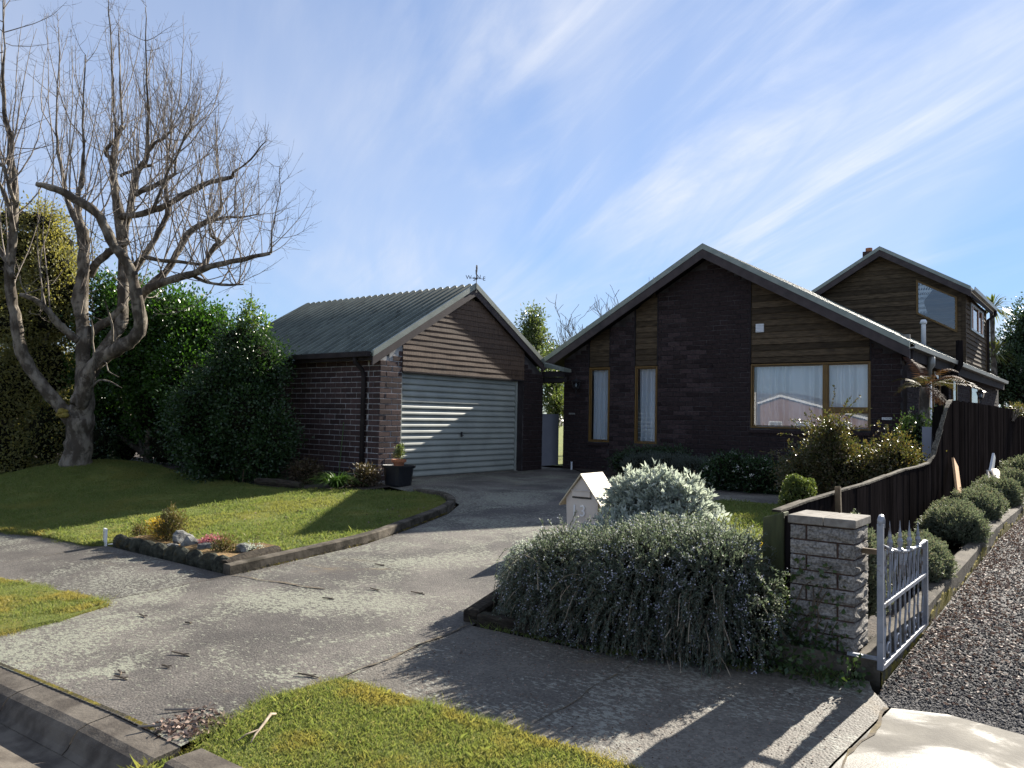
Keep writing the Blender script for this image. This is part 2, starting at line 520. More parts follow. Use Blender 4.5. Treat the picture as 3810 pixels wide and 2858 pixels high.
def asphalt(name, dark, mid, lichen, amount, rough=0.75):
    """chip-seal with lichen flecks that gather in patches"""
    m, n, l, b, out = mat_base(name)
    geo = N(n, 'ShaderNodeNewGeometry')
    base = mixc_(n, l, mrange(n, l, noise(n, l, 1.1, 5, 0.6), 0.35, 0.68), dark, mid)
    vo = N(n, 'ShaderNodeTexVoronoi')
    vo.inputs['Scale'].default_value = 75
    l.new(geo.outputs['Position'], vo.inputs['Vector'])
    sep = N(n, 'ShaderNodeSeparateColor')
    l.new(vo.outputs['Color'], sep.inputs[0])
    chip = mrange(n, l, sep.outputs[0], 0.0, 1.0, 0.78, 1.24)
    cm = N(n, 'ShaderNodeCombineXYZ')
    for i in range(3):
        l.new(chip, cm.inputs[i])
    base = mixc_(n, l, 1.0, base, cm.outputs[0], 'MULTIPLY')
    fl = noise(n, l, 34, 6, 0.7, stretch=(0.7, 1.25, 1))
    pt = mrange(n, l, noise(n, l, 0.85, 4, 0.6, dist=0.8), 0.34, 0.66)
    th = mth(n, l, 'MULTIPLY_ADD', pt, -0.17, 0.665 - amount * 0.1)
    fleck = mrange(n, l, mth(n, l, 'SUBTRACT', fl, th), -0.012, 0.05)
    col = mixc_(n, l, mth(n, l, 'MULTIPLY', fleck, 0.85), base, lichen)
    rust = mrange(n, l, noise(n, l, 0.7, 5, 0.7, dist=1.2), 0.60, 0.76)
    col = mixc_(n, l, mth(n, l, 'MULTIPLY', rust, 0.4), col, (0.21, 0.145, 0.06))
    stain = mrange(n, l, noise(n, l, 1.7, 6, 0.7, dist=2.0), 0.60, 0.72)
    col = mixc_(n, l, mth(n, l, 'MULTIPLY', stain, 0.55), col, (0.045, 0.040, 0.036))
    l.new(col, b.inputs['Base Color'])
    b.inputs['Roughness'].default_value = rough
    b.inputs['Specular IOR Level'].default_value = 0.35
    h = mth(n, l, 'ADD', mth(n, l, 'MULTIPLY', vo.outputs['Distance'], -1.0), mth(n, l, 'MULTIPLY', fleck, 0.35))
    bump(n, l, b, h, 0.42, 0.008)
    return m


M['asphalt'] = asphalt('asphalt_lichen', (0.056, 0.050, 0.044), (0.128, 0.115, 0.099), (0.225, 0.23, 0.175), 0.5)
M['path'] = asphalt('asphalt_path', (0.054, 0.048, 0.042), (0.098, 0.088, 0.077), (0.21, 0.212, 0.17), 0.1)
M['path_c'] = asphalt('footpath_concrete', (0.085, 0.076, 0.063), (0.145, 0.130, 0.107), (0.24, 0.238, 0.20), 0.1)
M['road'] = asphalt('road_seal', (0.17, 0.155, 0.13), (0.235, 0.215, 0.18), (0.32, 0.31, 0.26), 0.2)


def gravelmat():
    m, n, l, b, out = mat_base('gravel_bed')
    geo = N(n, 'ShaderNodeNewGeometry')
    vo = N(n, 'ShaderNodeTexVoronoi')
    vo.inputs['Scale'].default_value = 80
    l.new(geo.outputs['Position'], vo.inputs['Vector'])
    sep = N(n, 'ShaderNodeSeparateColor')
    l.new(vo.outputs['Color'], sep.inputs[0])
    col = ramp(n, l, sep.outputs[0], [(0, (0.025, 0.025, 0.028)), (0.6, (0.06, 0.059, 0.06)), (1, (0.13, 0.127, 0.122))])
    l.new(col, b.inputs['Base Color'])
    b.inputs['Roughness'].default_value = 0.85
    bump(n, l, b, mth(n, l, 'MULTIPLY', vo.outputs['Distance'], -1.0), 1.0, 0.03)
    return m


M['gravel'] = gravelmat()
M['stones'] = leafmat('gravel_stone', [(0.034, 0.034, 0.037), (0.055, 0.054, 0.057), (0.082, 0.080, 0.081), (0.125, 0.12, 0.117), (0.046, 0.046, 0.049)], 0.85, 0.0, 0.2)


def grassmat(name, c0, c1, c2):
    m, n, l, b, out = mat_base(name)
    col = mixc_(n, l, mrange(n, l, noise(n, l, 6, 5, 0.65), 0.35, 0.65), c0, c1)
    col = mixc_(n, l, mrange(n, l, noise(n, l, 1.4, 4, 0.6), 0.5, 0.72), col, c2)
    l.new(col, b.inputs['Base Color'])
    b.inputs['Roughness'].default_value = 0.9
    b.inputs['Specular IOR Level'].default_value = 0.2
    bump(n, l, b, noise(n, l, 60, 4, 0.7), 0.8, 0.02)
    return m


M['turf'] = grassmat('turf', (0.10, 0.125, 0.03), (0.15, 0.17, 0.04), (0.20, 0.175, 0.045))
M['blade'] = leafmat('grass_blade', [(0.11, 0.15, 0.045), (0.16, 0.195, 0.06), (0.21, 0.225, 0.075), (0.13, 0.165, 0.05), (0.27, 0.245, 0.12)], 0.65, 0.42, 0.15, patch=(0.25, 0.215, 0.07), pscale=2.2, tint=(1.35, 1.35, 0.85))
M['blade_l'] = leafmat('lawn_blade', [(0.10, 0.145, 0.042), (0.14, 0.18, 0.055), (0.18, 0.21, 0.07), (0.12, 0.16, 0.046), (0.22, 0.21, 0.09)], 0.65, 0.42, 0.15, patch=(0.195, 0.20, 0.065), pscale=0.9, tint=(1.35, 1.35, 0.85))


def glassmat(name, tint, refl):
    m, n, l, b, out = mat_base(name)
    n.remove(b)
    tr = N(n, 'ShaderNodeBsdfTransparent')
    tr.inputs[0].default_value = (*tint, 1)
    gl = N(n, 'ShaderNodeBsdfGlossy')
    gl.inputs['Roughness'].default_value = 0.0
    gl.inputs['Color'].default_value = (0.9, 0.95, 1, 1)
    lw = N(n, 'ShaderNodeFresnel')
    lw.inputs[0].default_value = 1.5
    f = mth(n, l, 'MULTIPLY_ADD', lw.outputs[0], 1.0, refl)
    mx = N(n, 'ShaderNodeMixShader')
    l.new(mth(n, l, 'MINIMUM', f, 1.0), mx.inputs[0])
    l.new(tr.outputs[0], mx.inputs[1])
    l.new(gl.outputs[0], mx.inputs[2])
    l.new(mx.outputs[0], out.inputs[0])
    return m


M['glass'] = glassmat('window_glass', (0.94, 0.96, 0.96), 0.07)
M['lamp_glass'] = glassmat('lamp_glass', (0.8, 0.85, 0.88), 0.05)


def curtainmat():
    m, n, l, b, out = mat_base('net_curtain')
    b.inputs['Base Color'].default_value = (0.80, 0.83, 0.86, 1)
    b.inputs['Roughness'].default_value = 0.9
    tr = N(n, 'ShaderNodeBsdfTransparent')
    mx = N(n, 'ShaderNodeMixShader')
    mx.inputs[0].default_value = 0.08
    l.new(b.outputs[0], mx.inputs[1])
    l.new(tr.outputs[0], mx.inputs[2])
    l.new(mx.outputs[0], out.inputs[0])
    return m


M['curtain'] = curtainmat()
M['room'] = surf('room_wall', (0.20, 0.19, 0.18), (0.24, 0.23, 0.22), 2, 0.9, bs=0)

# ================================================================== GROUND


def mound(x, y):
    return 0.34 * math.exp(-((x + 16.3) ** 2 + (y - 7.1) ** 2) / 2.6) + 0.05 * math.exp(-((x + 13) ** 2 + (y - 6.3) ** 2) / 5)


def sheet(name, poly, dz, mat, step=1.0, extra=None, kind='structure', skirt=0.0):
    bm = bmesh.new()
    vs_ = [bm.verts.new((x, y, 0)) for x, y in poly]
    bm.faces.new(vs_)
    xs = [p[0] for p in poly]
    ys = [p[1] for p in poly]
    cuts = [((0, 10, 0), (0, 1, 0))]
    if step:
        k = math.ceil(min(xs) / step)
        while k * step < max(xs):
            cuts.append(((k * step + 0.0037, 0, 0), (1, 0, 0)))
            k += 1
        k = math.ceil(min(ys) / step)
        while k * step < max(ys):
            cuts.append(((0, k * step + 0.0037, 0), (0, 1, 0)))
            k += 1
    for co, no in cuts:
        bmesh.ops.bisect_plane(bm, geom=list(bm.verts) + list(bm.edges) + list(bm.faces), plane_co=co, plane_no=no, dist=1e-5)
    bmesh.ops.triangulate(bm, faces=list(bm.faces))
    for v in bm.verts:
        v.co.z = G(v.co.y, v.co.x) + dz + (extra(v.co.x, v.co.y) if extra else 0)
    for f in bm.faces:
        if f.normal.z < 0:
            f.normal_flip()
    bmesh.ops.recalc_face_normals(bm, faces=list(bm.faces))
    if bm.faces and sum(f.normal.z for f in bm.faces) < 0:
        bmesh.ops.reverse_faces(bm, faces=list(bm.faces))
    if skirt:
        ed = [e for e in bm.edges if e.is_boundary]
        r = bmesh.ops.extrude_edge_only(bm, edges=ed)
        for v in [g for g in r['geom'] if isinstance(g, bmesh.types.BMVert)]:
            v.co.z -= skirt
    me = bpy.data.meshes.new(name)
    bm.to_mesh(me)
    bm.free()
    o = put(name, me, mat)
    return tag(o, kind=kind)


def kerb_y(x):
    return 1.965 + 0.02 * (x + 4)


# the base sheet reaches the horizon; it drops to road level in front of the kerb
gp = MB()
prof = [(-600, -0.95), (1.2, -0.95), (9.7, -0.40), (9.95, -0.06), (600, -0.06)]
for (ya, za), (yb, zb) in zip(prof[:-1], prof[1:]):
    gp.add([(-600, ya, za), (600, ya, za), (600, yb, zb), (-600, yb, zb)], [(0, 1, 2, 3)])
tag(gp.build('ground', M['soil']), kind='structure')

# road with its crown, and the concrete channel along the kerb
rd = MB()
ry = [(-5.5, -0.40), (-3.0, -0.345), (0.0, -0.375), (1.36, -0.425)]
rx = [-60, -30, -16, -12, -10, -8, -6, -4, 0, 60]
for (ya, za), (yb, zb) in zip(ry[:-1], ry[1:]):
    for xa, xb in zip(rx[:-1], rx[1:]):
        rd.add([(x_, y_ + 0.02 * (x_ + 4), z_ + LAT(x_, 2)) for x_, y_, z_ in ((xa, ya, za), (xb, ya, za), (xb, yb, zb), (xa, yb, zb))], [(0, 1, 2, 3)])
tag(rd.build('road', M['road']), kind='structure')
ch = MB()
cy = [(1.32, -0.418), (1.42, -0.428), (1.66, -0.465), (1.745, -0.455)]
for i, ((ya, za), (yb, zb)) in enumerate(zip(cy[:-1], cy[1:])):
    for x in range(-24, 16):
        ch.add([(x_, y_ + 0.02 * (x_ + 4), z_ + LAT(x_, 2)) for x_, y_, z_ in ((x, ya, za), (x + 1, ya, za), (x + 1, yb, zb), (x, yb, zb))], [(0, 1, 2, 3)])
channel = tag(ch.build('kerb_channel', M['kerb']), kind='structure')


def kerb_block(x0, x1, low):
    """one cast length of kerb with a rounded nose; low = the dropped crossing"""
    m = MB()
    top = -0.325 if low else -0.285
    def pr(x):
        o = kerb_y(x)
        if low:
            p = [(o - 0.235, -0.50), (o - 0.235, -0.452), (o - 0.21, -0.43), (o - 0.185, -0.38), (o - 0.165, -0.355), (o - 0.12, top - 0.012), (o + 0.0, top), (o, -0.5)]
        else:
            p = [(o - 0.225, -0.50), (o - 0.225, -0.45), (o - 0.19, -0.325), (o - 0.17, top - 0.008), (o - 0.14, top), (o + 0.0, top), (o, -0.5)]
        return p
    a, b = pr(x0 + 0.006), pr(x1 - 0.006)
    n = len(a)
    m.add([(x0 + 0.006, y, z + LAT(x0, 2)) for y, z in a] + [(x1 - 0.006, y, z + LAT(x1, 2)) for y, z in b],
          [tuple(range(n)), tuple(range(2 * n - 1, n - 1, -1))] + [(i, n + i, n + (i + 1) % n, (i + 1) % n) for i in range(n)])
    return m.build('kerb_block', M['kerb'], channel)


kx = -12.06
while kx < -6.7:
    kerb_block(kx, kx + 0.9, False)
    kx += 0.9
kerb_block(-6.66, -5.75, True)
kerb_block(-5.75, -4.86, True)
kerb_block(-4.86, -4.05, True)
kerb_block(-4.05, -3.42, True)
kx = -3.26
while kx < 3:
    kerb_block(kx, kx + 0.9, False)
    kx += 0.9

# sealed surfaces
drive = [(-6.19, kerb_y(-6.19)), (-3.42, kerb_y(-3.42)), (-3.56, 2.49), (-3.49, 2.96), (-3.56, 4.18), (-3.77, 4.96), (-4.26, 6.52), (-4.77, 8.23), (-5.01, 9.61), (-4.7, 11.25),
         (-2.2, 11.5), (-2.2, 13.0), (-4.4, 13.1), (-8.0, 13.9), (-9.6, 14.9), (-10.3, 15.6), (-12.4, 15.6), (-12.4, 14.7), (-10.62, 14.7), (-10.62, 9.66), (-9.86, 9.4), (-8.99, 9.12), (-8.29, 9.06), (-7.62, 8.61),
         (-7.19, 7.9), (-6.82, 6.79), (-6.57, 5.88), (-6.54, 4.21), (-6.6, 3.08), (-6.39, 3.05), (-6.23, 2.57)]
tag(sheet('driveway', drive, 0.0, M['asphalt'], 1.0), kind='structure')
tag(sheet('footpath_asphalt', [(-6.605, 3.08), (-6.545, 4.21), (-9.36, 4.39), (-9.45, 4.30), (-10.73, 4.35), (-11.9, 4.19), (-26, 3.9), (-26, 2.55), (-12, 2.86), (-8.39, 2.96), (-7.06, 3.05)], 0.0, M['path'], 1.0), kind='structure')
tag(sheet('footpath', [(-3.48, 2.97), (-2.47, 3.02), (-1.68, 3.03), (-1.02, 3.02), (-1.0, 3.6), (-0.955, 4.2), (-0.945, 4.38), (-1.07, 4.58), (-1.12, 4.72), (-1.95, 4.45), (-2.6, 4.2), (-3.55, 4.17)], 0.003, M['path_c'], 0.8), kind='structure')
tag(sheet('crossing_concrete', [(-1.008, 3.02), (-1.0, 2.02), (3.2, 2.2), (3.2, 4.6), (0.6, 4.52), (-0.05, 4.36), (-0.37, 4.41), (-0.69, 4.46), (-0.932, 4.38), (-0.943, 4.2), (-0.988, 3.6)], 0.004, M['concrete'], 0.8), kind='structure')

# the shared gravel drive and its stones
gravel_poly = [(-1.05, 4.72), (-0.93, 4.36), (-0.69, 4.44), (-0.37, 4.39), (-0.05, 4.34), (0.6, 4.5), (3.2, 4.58), (3.2, 60), (-1.06, 60)]
tag(sheet('gravel_drive', gravel_poly, -0.012, M['gravel'], 3), kind='structure')


def stones(name, n, xr, yr, size, dz, mat, ypow=1.0):
    """n small angular stones"""
    u = RNG.random(n) ** ypow
    x = xr[0] + RNG.random(n) * (xr[1] - xr[0])
    y = yr[0] + u * (yr[1] - yr[0])
    s = size * (0.6 + 0.9 * RNG.random(n))
    z = GV(y) + dz
    base = np.array([(1, 0, 0), (-0.5, 0.85, 0.1), (-0.5, -0.85, -0.1), (0.1, 0.1, 0.75), (0.0, 0.0, -0.6)])
    f0 = np.array([(0, 1, 3), (1, 2, 3), (2, 0, 3), (1, 0, 4), (2, 1, 4), (0, 2, 4)])
    a = RNG.random(n) * 6.283
    c, s_ = np.cos(a), np.sin(a)
    b = base[None] * (1 + 0.35 * RNG.standard_normal((n, 5, 3)))
    vx = b[:, :, 0] * c[:, None] - b[:, :, 1] * s_[:, None]
    vy = b[:, :, 0] * s_[:, None] + b[:, :, 1] * c[:, None]
    v = np.stack([vx * s[:, None] + x[:, None], vy * s[:, None] + y[:, None], b[:, :, 2] * s[:, None] * 0.7 + z[:, None]], -1)
    f = f0[None] + (np.arange(n) * 5)[:, None, None]
    return put(name, mesh_np(name, v.reshape(-1, 3), f.reshape(-1, 3)), mat)


tag(stones('gravel_stones', 76000, (-1.04, 1.4), (4.42, 18), 0.0082, -0.008, M['stones'], 2.0), 'loose dark gravel chips covering the shared drive', 'gravel', kind='stuff')

# turf
lawn_poly = [(-11.9, 4.2), (-10.73, 4.36), (-9.45, 4.31), (-9.26, 4.49), (-8.83, 4.87), (-6.91, 5.08), (-6.77, 5.89), (-7.03, 6.8), (-7.38, 7.85), (-7.77, 8.5), (-8.34, 8.89), (-8.95, 9.0), (-10.03, 8.75),
             (-11.06, 8.25), (-12.52, 8.24), (-15.51, 8.33), (-18.37, 7.98), (-20, 6.3), (-26, 5.8), (-26, 3.91)]
tag(sheet('lawn', lawn_poly, 0.04, M['turf'], 0.45, mound, skirt=0.08), kind='structure')
lawn2_poly = [(-4.98, 9.6), (-4.68, 11.2), (-1.95, 11.4), (-1.95, 7.2), (-4.1, 7.2), (-4.6, 8.2)]
tag(sheet('side_lawn', lawn2_poly, 0.03, M['turf'], 0.6, skirt=0.06), kind='structure')
bermL = [(-26, kerb_y(-26)), (-12, kerb_y(-12)), (-6.21, kerb_y(-6.21)), (-6.25, 2.57), (-6.41, 3.03), (-7.08, 3.035), (-8.39, 2.945), (-12, 2.845), (-26, 2.535)]
bermR = [(-3.3, kerb_y(-3.3)), (-1.01, kerb_y(-1.01)), (-1.02, 3.005), (-1.7, 3.01), (-2.47, 3.0), (-3.47, 2.945), (-3.54, 2.49)]
tag(sheet('verge', bermL, 0.02, M['turf'], 0.6, skirt=0.06), kind='structure')
tag(sheet('verge_by_gravel_drive', bermR, 0.02, M['turf'], 0.4, skirt=0.06), kind='structure')
tag(sheet('garden_soil', [(-3.57, 4.22), (-2.6, 4.24), (-1.95, 4.5), (-1.13, 4.76), (-1.07, 4.8), (-1.07, 22), (-1.9, 22), (-1.9, 7.19), (-4.1, 7.19), (-4.3, 6.5), (-3.8, 4.96)], 0.02, M['soil'], 0.9), kind='structure')
tag(sheet('garage_border', [(-10.03, 8.77), (-9.85, 9.39), (-10.63, 9.65), (-10.63, 9.9), (-16, 9.9), (-26, 9.9), (-26, 5.82), (-20, 6.32), (-18.35, 8.0), (-15.5, 8.35), (-12.51, 8.26), (-11.04, 8.27)], 0.02, M['soil'], 0.9, mound), kind='structure')
tag(sheet('house_border', [(-10.3, 15.62), (-9.6, 14.92), (-8.0, 13.92), (-4.4, 13.12), (-2.0, 13.02), (-2.0, 16), (-10.3, 16)], 0.02, M['soil'], 0.9), kind='structure')
tag(sheet('rear_lawn', [(-60, 16), (-10.9, 16), (-10.9, 90), (-60, 90)], 0.02, M['turf'], 0), kind='structure')


def inside(poly, x, y):
    c = np.zeros(len(x), bool)
    j = len(poly) - 1
    for i in range(len(poly)):
        xi, yi = poly[i]
        xj, yj = poly[j]
        k = ((yi > y) != (yj > y)) & (x < (xj - xi) * (y - yi) / (yj - yi + 1e-12) + xi)
        c ^= k
        j = i
    return c


def blades(name, poly, n, box, h, w, dz, mat, label, extra=None, shag=0.0):
    x = box[0] + RNG.random(n) * (box[1] - box[0])
    y = box[2] + RNG.random(n) * (box[3] - box[2])
    k = inside(poly, x, y)
    x, y = x[k], y[k]
    n = len(x)
    z = GV(y, x) + dz
    if extra:
        z = z + np.array([extra(a, b) for a, b in zip(x, y)])
    clump = 0.55 + 0.55 * (np.sin(x * 7.3 + np.sin(y * 5.1) * 2) * np.sin(y * 8.7 + np.sin(x * 4.3) * 2) * 0.5 + 0.5)
    bare = np.sin(x * 2.1 + np.sin(y * 1.7) * 1.5) * np.sin(y * 2.6 + np.sin(x * 1.3) * 1.7)
    hh = h * (0.35 + 1.0 * RNG.random(n) ** 1.5) * clump * np.where(bare > 0.55, 0.55, 1.0)
    tall = RNG.random(n) < 0.012
    hh[tall] *= 1.9
    a = RNG.random(n) * 6.283
    ln = hh * (0.25 + 0.9 * RNG.random(n))
    b = RNG.random(n) * 6.283
    ww = w * (0.7 + 0.6 * RNG.random(n))
    v = np.empty((n, 4, 3))
    v[:, 0] = np.stack([x - np.cos(b) * ww, y - np.sin(b) * ww, z - 0.004], -1)
    v[:, 1] = np.stack([x + np.cos(b) * ww, y + np.sin(b) * ww, z - 0.004], -1)
    v[:, 2] = np.stack([x + np.cos(b) * ww * 0.7 + np.cos(a) * ln * 0.35, y + np.sin(b) * ww * 0.7 + np.sin(a) * ln * 0.35, z + hh * 0.62], -1)
    v[:, 3] = np.stack([x + np.cos(a) * ln, y + np.sin(a) * ln, z + hh], -1)
    f = np.array([(0, 1, 2), (0, 2, 3)])[None] + (np.arange(n) * 4)[:, None, None]
    return tag(put(name, mesh_np(name, v.reshape(-1, 3), f.reshape(-1, 3)), mat), label, 'grass', kind='stuff')


blades('grass_by_kerb', bermR, 95000, (-3.6, -1.0, 1.95, 3.03), 0.020, 0.0015, 0.02, M['blade'], 'mossy mown grass on the verge beside the gravel drive')
blades('grass_verge', bermL, 60000, (-9, -6.1, 1.8, 3.06), 0.024, 0.0018, 0.02, M['blade'], 'bright mown grass on the verge left of the driveway crossing')
blades('grass_lawn', lawn_poly, 215000, (-17.5, -6.7, 4.1, 9.05), 0.034, 0.004, 0.04, M['blade_l'], 'short lawn grass in front of the garage', mound)
blades('grass_side_lawn', lawn2_poly, 26000, (-5, -1.9, 7.2, 11.4), 0.045, 0.004, 0.03, M['blade_l'], 'short lawn grass between the driveway and the fence')
edge = [(-12.02, 4.12), (-10.75, 4.25), (-9.43, 4.21), (-9.29, 4.34), (-10.71, 4.43), (-11.98, 4.3)]
blades('grass_edge', edge, 5000, (-12.05, -9.2, 4.1, 4.45), 0.05, 0.003, 0.03, M['blade'], 'ragged grass fringe along the asphalt footpath')


def edging(name, pts, w, h, mat, seg=0.6, dz=0.0):
    """low cast edging that follows a line, in lengths"""
    m = MB()
    P = [Vector((x, y, 0)) for x, y in pts]
    L, R = [], []
    for i, p in enumerate(P):
        d = (P[min(i + 1, len(P) - 1)] - P[max(i - 1, 0)]).normalized()
        s = Vector((-d.y, d.x, 0)) * w / 2
        L.append(p + s)
        R.append(p - s)
    n = len(P)
    v = []
    for i in range(n):
        g0 = G(P[i].y, P[i].x) + dz
        v += [(R[i].x, R[i].y, g0 - 0.1), (R[i].x, R[i].y, g0 + h - 0.012), (R[i].x * 0.85 + L[i].x * 0.15, R[i].y * 0.85 + L[i].y * 0.15, g0 + h),
              (R[i].x * 0.15 + L[i].x * 0.85, R[i].y * 0.15 + L[i].y * 0.85, g0 + h), (L[i].x, L[i].y, g0 + h - 0.012), (L[i].x, L[i].y, g0 - 0.1)]
    f = []
    for i in range(n - 1):
        for k in range(5):
            f.append((i * 6 + k, i * 6 + k + 1, (i + 1) * 6 + k + 1, (i + 1) * 6 + k))
    f += [(0, 1, 2, 3, 4, 5), tuple((n - 1) * 6 + 5 - k for k in range(6))]
    m.add(v, f)
    return m


def smooth_pts(pts, k=4):
    out = []
    n = len(pts)
    for i in range(n - 1):
        p0, p1, p2, p3 = pts[max(i - 1, 0)], pts[i], pts[i + 1], pts[min(i + 2, n - 1)]
        for j in range(k):
            t = j / k
            out.append(tuple(0.5 * ((2 * p1[a]) + (-p0[a] + p2[a]) * t + (2 * p0[a] - 5 * p1[a] + 4 * p2[a] - p3[a]) * t * t + (-p0[a] + 3 * p1[a] - 3 * p2[a] + p3[a]) * t ** 3) for a in range(len(p1))))
    out.append(tuple(pts[-1]))
    return out


dl = smooth_pts([(-6.62, 4.22), (-6.68, 5.88), (-6.94, 6.79), (-7.31, 7.87), (-7.71, 8.54), (-8.31, 8.97), (-8.95, 9.05)], 4)
ed = thing('driveway_edging', 'curved low concrete edging between the lawn and the driveway', 'edging', (-6.62, 4.22, G(4.2, -6.6)))
for i in range(0, len(dl) - 1, 3):
    seg = dl[i:i + 4]
    if len(seg) > 1:
        edging('e', seg, 0.115, 0.095, M['edging']).build('edging_length', M['edging'], ed)

st = thing('drive_edging', 'straight moss-stained concrete edging along the gravel drive under the hebes', 'edging', (-1.12, 4.72, G(4.7)))
yy = 4.70
while yy < 24:
    n_ = min(1.3, 24 - yy)
    edging('e', [(-1.125, yy + 0.004), (-1.125, yy + n_ - 0.004)], 0.13, 0.145, M['edging'], dz=-0.01).build('edging_length', M['edging'], st)
    m = MB()
    k_ = int(n_ / 0.05)
    hs_ = [max(0.0, 0.05 + 0.045 * math.sin((yy + i * 0.05) * 3.1) + random.uniform(-0.03, 0.03)) for i in range(k_ + 1)]
    V_ = []
    for i in range(k_ + 1):
        y_ = yy + 0.01 + i * (n_ - 0.02) / k_
        g_ = G(y_) - 0.02
        V_ += [(-1.0545, y_, g_), (-1.0535 + random.uniform(0, 0.004), y_, g_ + hs_[i]), (-1.0605, y_, g_ + hs_[i] + 0.006)]
    m.add(V_, [(i * 3 + j, i * 3 + 3 + j, i * 3 + 4 + j, i * 3 + 1 + j) for i in range(k_) for j in range(2)])
    m.build('moss_band', M['moss_edge'], st)
    yy += n_

# plinth beneath the gate pillar
pl = MB().box(-1.66, -1.20, 4.66, 5.2, -0.42, -0.085)
tag(pl.build('pillar_plinth', M['edging'], org=(-1.4, 4.9, -0.3)), 'low mossy concrete plinth under the stone gate pillar', 'plinth')


def joint(a, b, w_, mat, label):
    """a crack or joint in the seal, filled with moss and grit"""
    m = MB()
    n_ = max(3, int(math.hypot(b[0] - a[0], b[1] - a[1]) / 0.06))
    d = Vector((b[0] - a[0], b[1] - a[1], 0)).normalized()
    s = Vector((-d.y, d.x, 0))
    L, R = [], []
    for i in range(n_ + 1):
        t = i / n_
        x, y = a[0] + (b[0] - a[0]) * t, a[1] + (b[1] - a[1]) * t
        o = 0.012 * math.sin(i * 0.7) + random.uniform(-0.006, 0.006)
        ww = w_ * random.uniform(0.15, 1.0)
        p, q = (x + s.x * (o + ww), y + s.y * (o + ww)), (x + s.x * (o - ww), y + s.y * (o - ww))
        L.append((p[0], p[1], G(p[1], p[0]) + 0.007))
        R.append((q[0], q[1], G(q[1], q[0]) + 0.007))
    m.add(L + R, [(i, i + 1, n_ + 2 + i, n_ + 1 + i) for i in range(n_)])
    return tag(m.build('path_joint', mat), label, 'joint', kind='structure')


M['grit'] = surf('joint_grit', (0.045, 0.036, 0.026), (0.13, 0.10, 0.06), 30, 0.95, bs=0.8, bscale=60, c2=(0.16, 0.12, 0.03), s2=5)
joint((-3.5, 2.97), (-3.58, 4.15), 0.016, M['grit'], None)
joint((-6.58, 3.1), (-6.55, 4.15), 0.006, M['grit'], None)
joint((-6.5, 4.22), (-5.3, 4.3), 0.018, M['grit'], None)
joint((-9.4, 4.3), (-9.3, 3.05), 0.008, M['grit'], None)
joint((-2.25, 3.05), (-2.3, 4.22), 0.006, M['grit'], None)
joint((-0.97, 3.1), (-0.94, 4.36), 0.014, M['grit'], None)


def fringe(name, label, pts, n, out_, h, w, mat):
    """ragged grass creeping over a sealed edge"""
    P_ = np.array(pts, float)
    seg = np.linalg.norm(P_[1:] - P_[:-1], axis=1)
    k = RNG.choice(len(seg), n, p=seg / seg.sum())
    t = RNG.random(n)[:, None]
    q = P_[k] * (1 - t) + P_[k + 1] * t
    d = unit2(P_[k + 1] - P_[k])
    nr = np.stack([-d[:, 1], d[:, 0]], 1)
    cl = 0.5 + 0.5 * np.sin(q[:, 0] * 9 + q[:, 1] * 13) * np.sin(q[:, 0] * 4.1 - q[:, 1] * 6)
    q = q + nr * (RNG.standard_normal(n) * out_ * (0.25 + cl))[:, None]
    x, y = q[:, 0], q[:, 1]
    z = GV(y, x)
    hh = h * (0.4 + RNG.random(n)) * (0.4 + cl)
    a, b = RNG.random(n) * 6.283, RNG.random(n) * 6.283
    ln = hh * (0.5 + 1.0 * RNG.random(n))
    v = np.empty((n, 3, 3))
    v[:, 0] = np.stack([x - np.cos(b) * w, y - np.sin(b) * w, z - 0.002], -1)
    v[:, 1] = np.stack([x + np.cos(b) * w, y + np.sin(b) * w, z - 0.002], -1)
    v[:, 2] = np.stack([x + np.cos(a) * ln, y + np.sin(a) * ln, z + hh], -1)
    return tag(put(name, mesh_np(name, v.reshape(-1, 3), np.arange(n * 3).reshape(n, 3)), mat), label, 'grass', kind='stuff')


def unit2(a):
    return a / (np.linalg.norm(a, axis=-1, keepdims=True) + 1e-9)


fringe('grass_fringe', 'ragged grass creeping over the driveway edge of the verge by the gravel drive', [(-3.42, 2.03), (-3.55, 2.49), (-3.49, 2.95), (-2.47, 3.01), (-1.7, 3.02), (-1.03, 3.01)], 5200, 0.045, 0.028, 0.0018, M['blade'])
fringe('grass_fringe', 'ragged grass creeping over the footpath edge of the left verge', [(-6.2, 1.96), (-6.25, 2.57), (-6.41, 3.03), (-7.08, 3.04), (-8.39, 2.95)], 4200, 0.045, 0.03, 0.002, M['blade'])
fringe('grass_fringe', 'ragged lawn edge creeping over the footpath beside the white marker', [(-11.9, 4.19), (-10.73, 4.35), (-9.45, 4.30)], 2600, 0.05, 0.035, 0.003, M['blade_l'])
fringe('grass_fringe', 'grass growing up against the curved driveway edging', [(-6.84, 5.1), (-6.78, 5.89), (-7.02, 6.8), (-7.38, 7.85), (-7.77, 8.5), (-8.34, 8.89), (-8.95, 9.0)], 5200, 0.03, 0.06, 0.003, M['blade_l'])
fringe('weeds', 'weeds and moss along the foot of the curved driveway edging', [(-6.53, 4.3), (-6.60, 5.88), (-6.86, 6.79), (-7.23, 7.85), (-7.64, 8.52)], 900, 0.02, 0.02, 0.004, M['moss_edge'])
fringe('weeds', 'weeds along the foot of the rosemary bed timber', [(-3.72, 5.1), (-3.5, 4.22), (-2.6, 4.25), (-1.95, 4.42), (-1.2, 4.66)], 1500, 0.03, 0.035, 0.004, M['blade_l'])

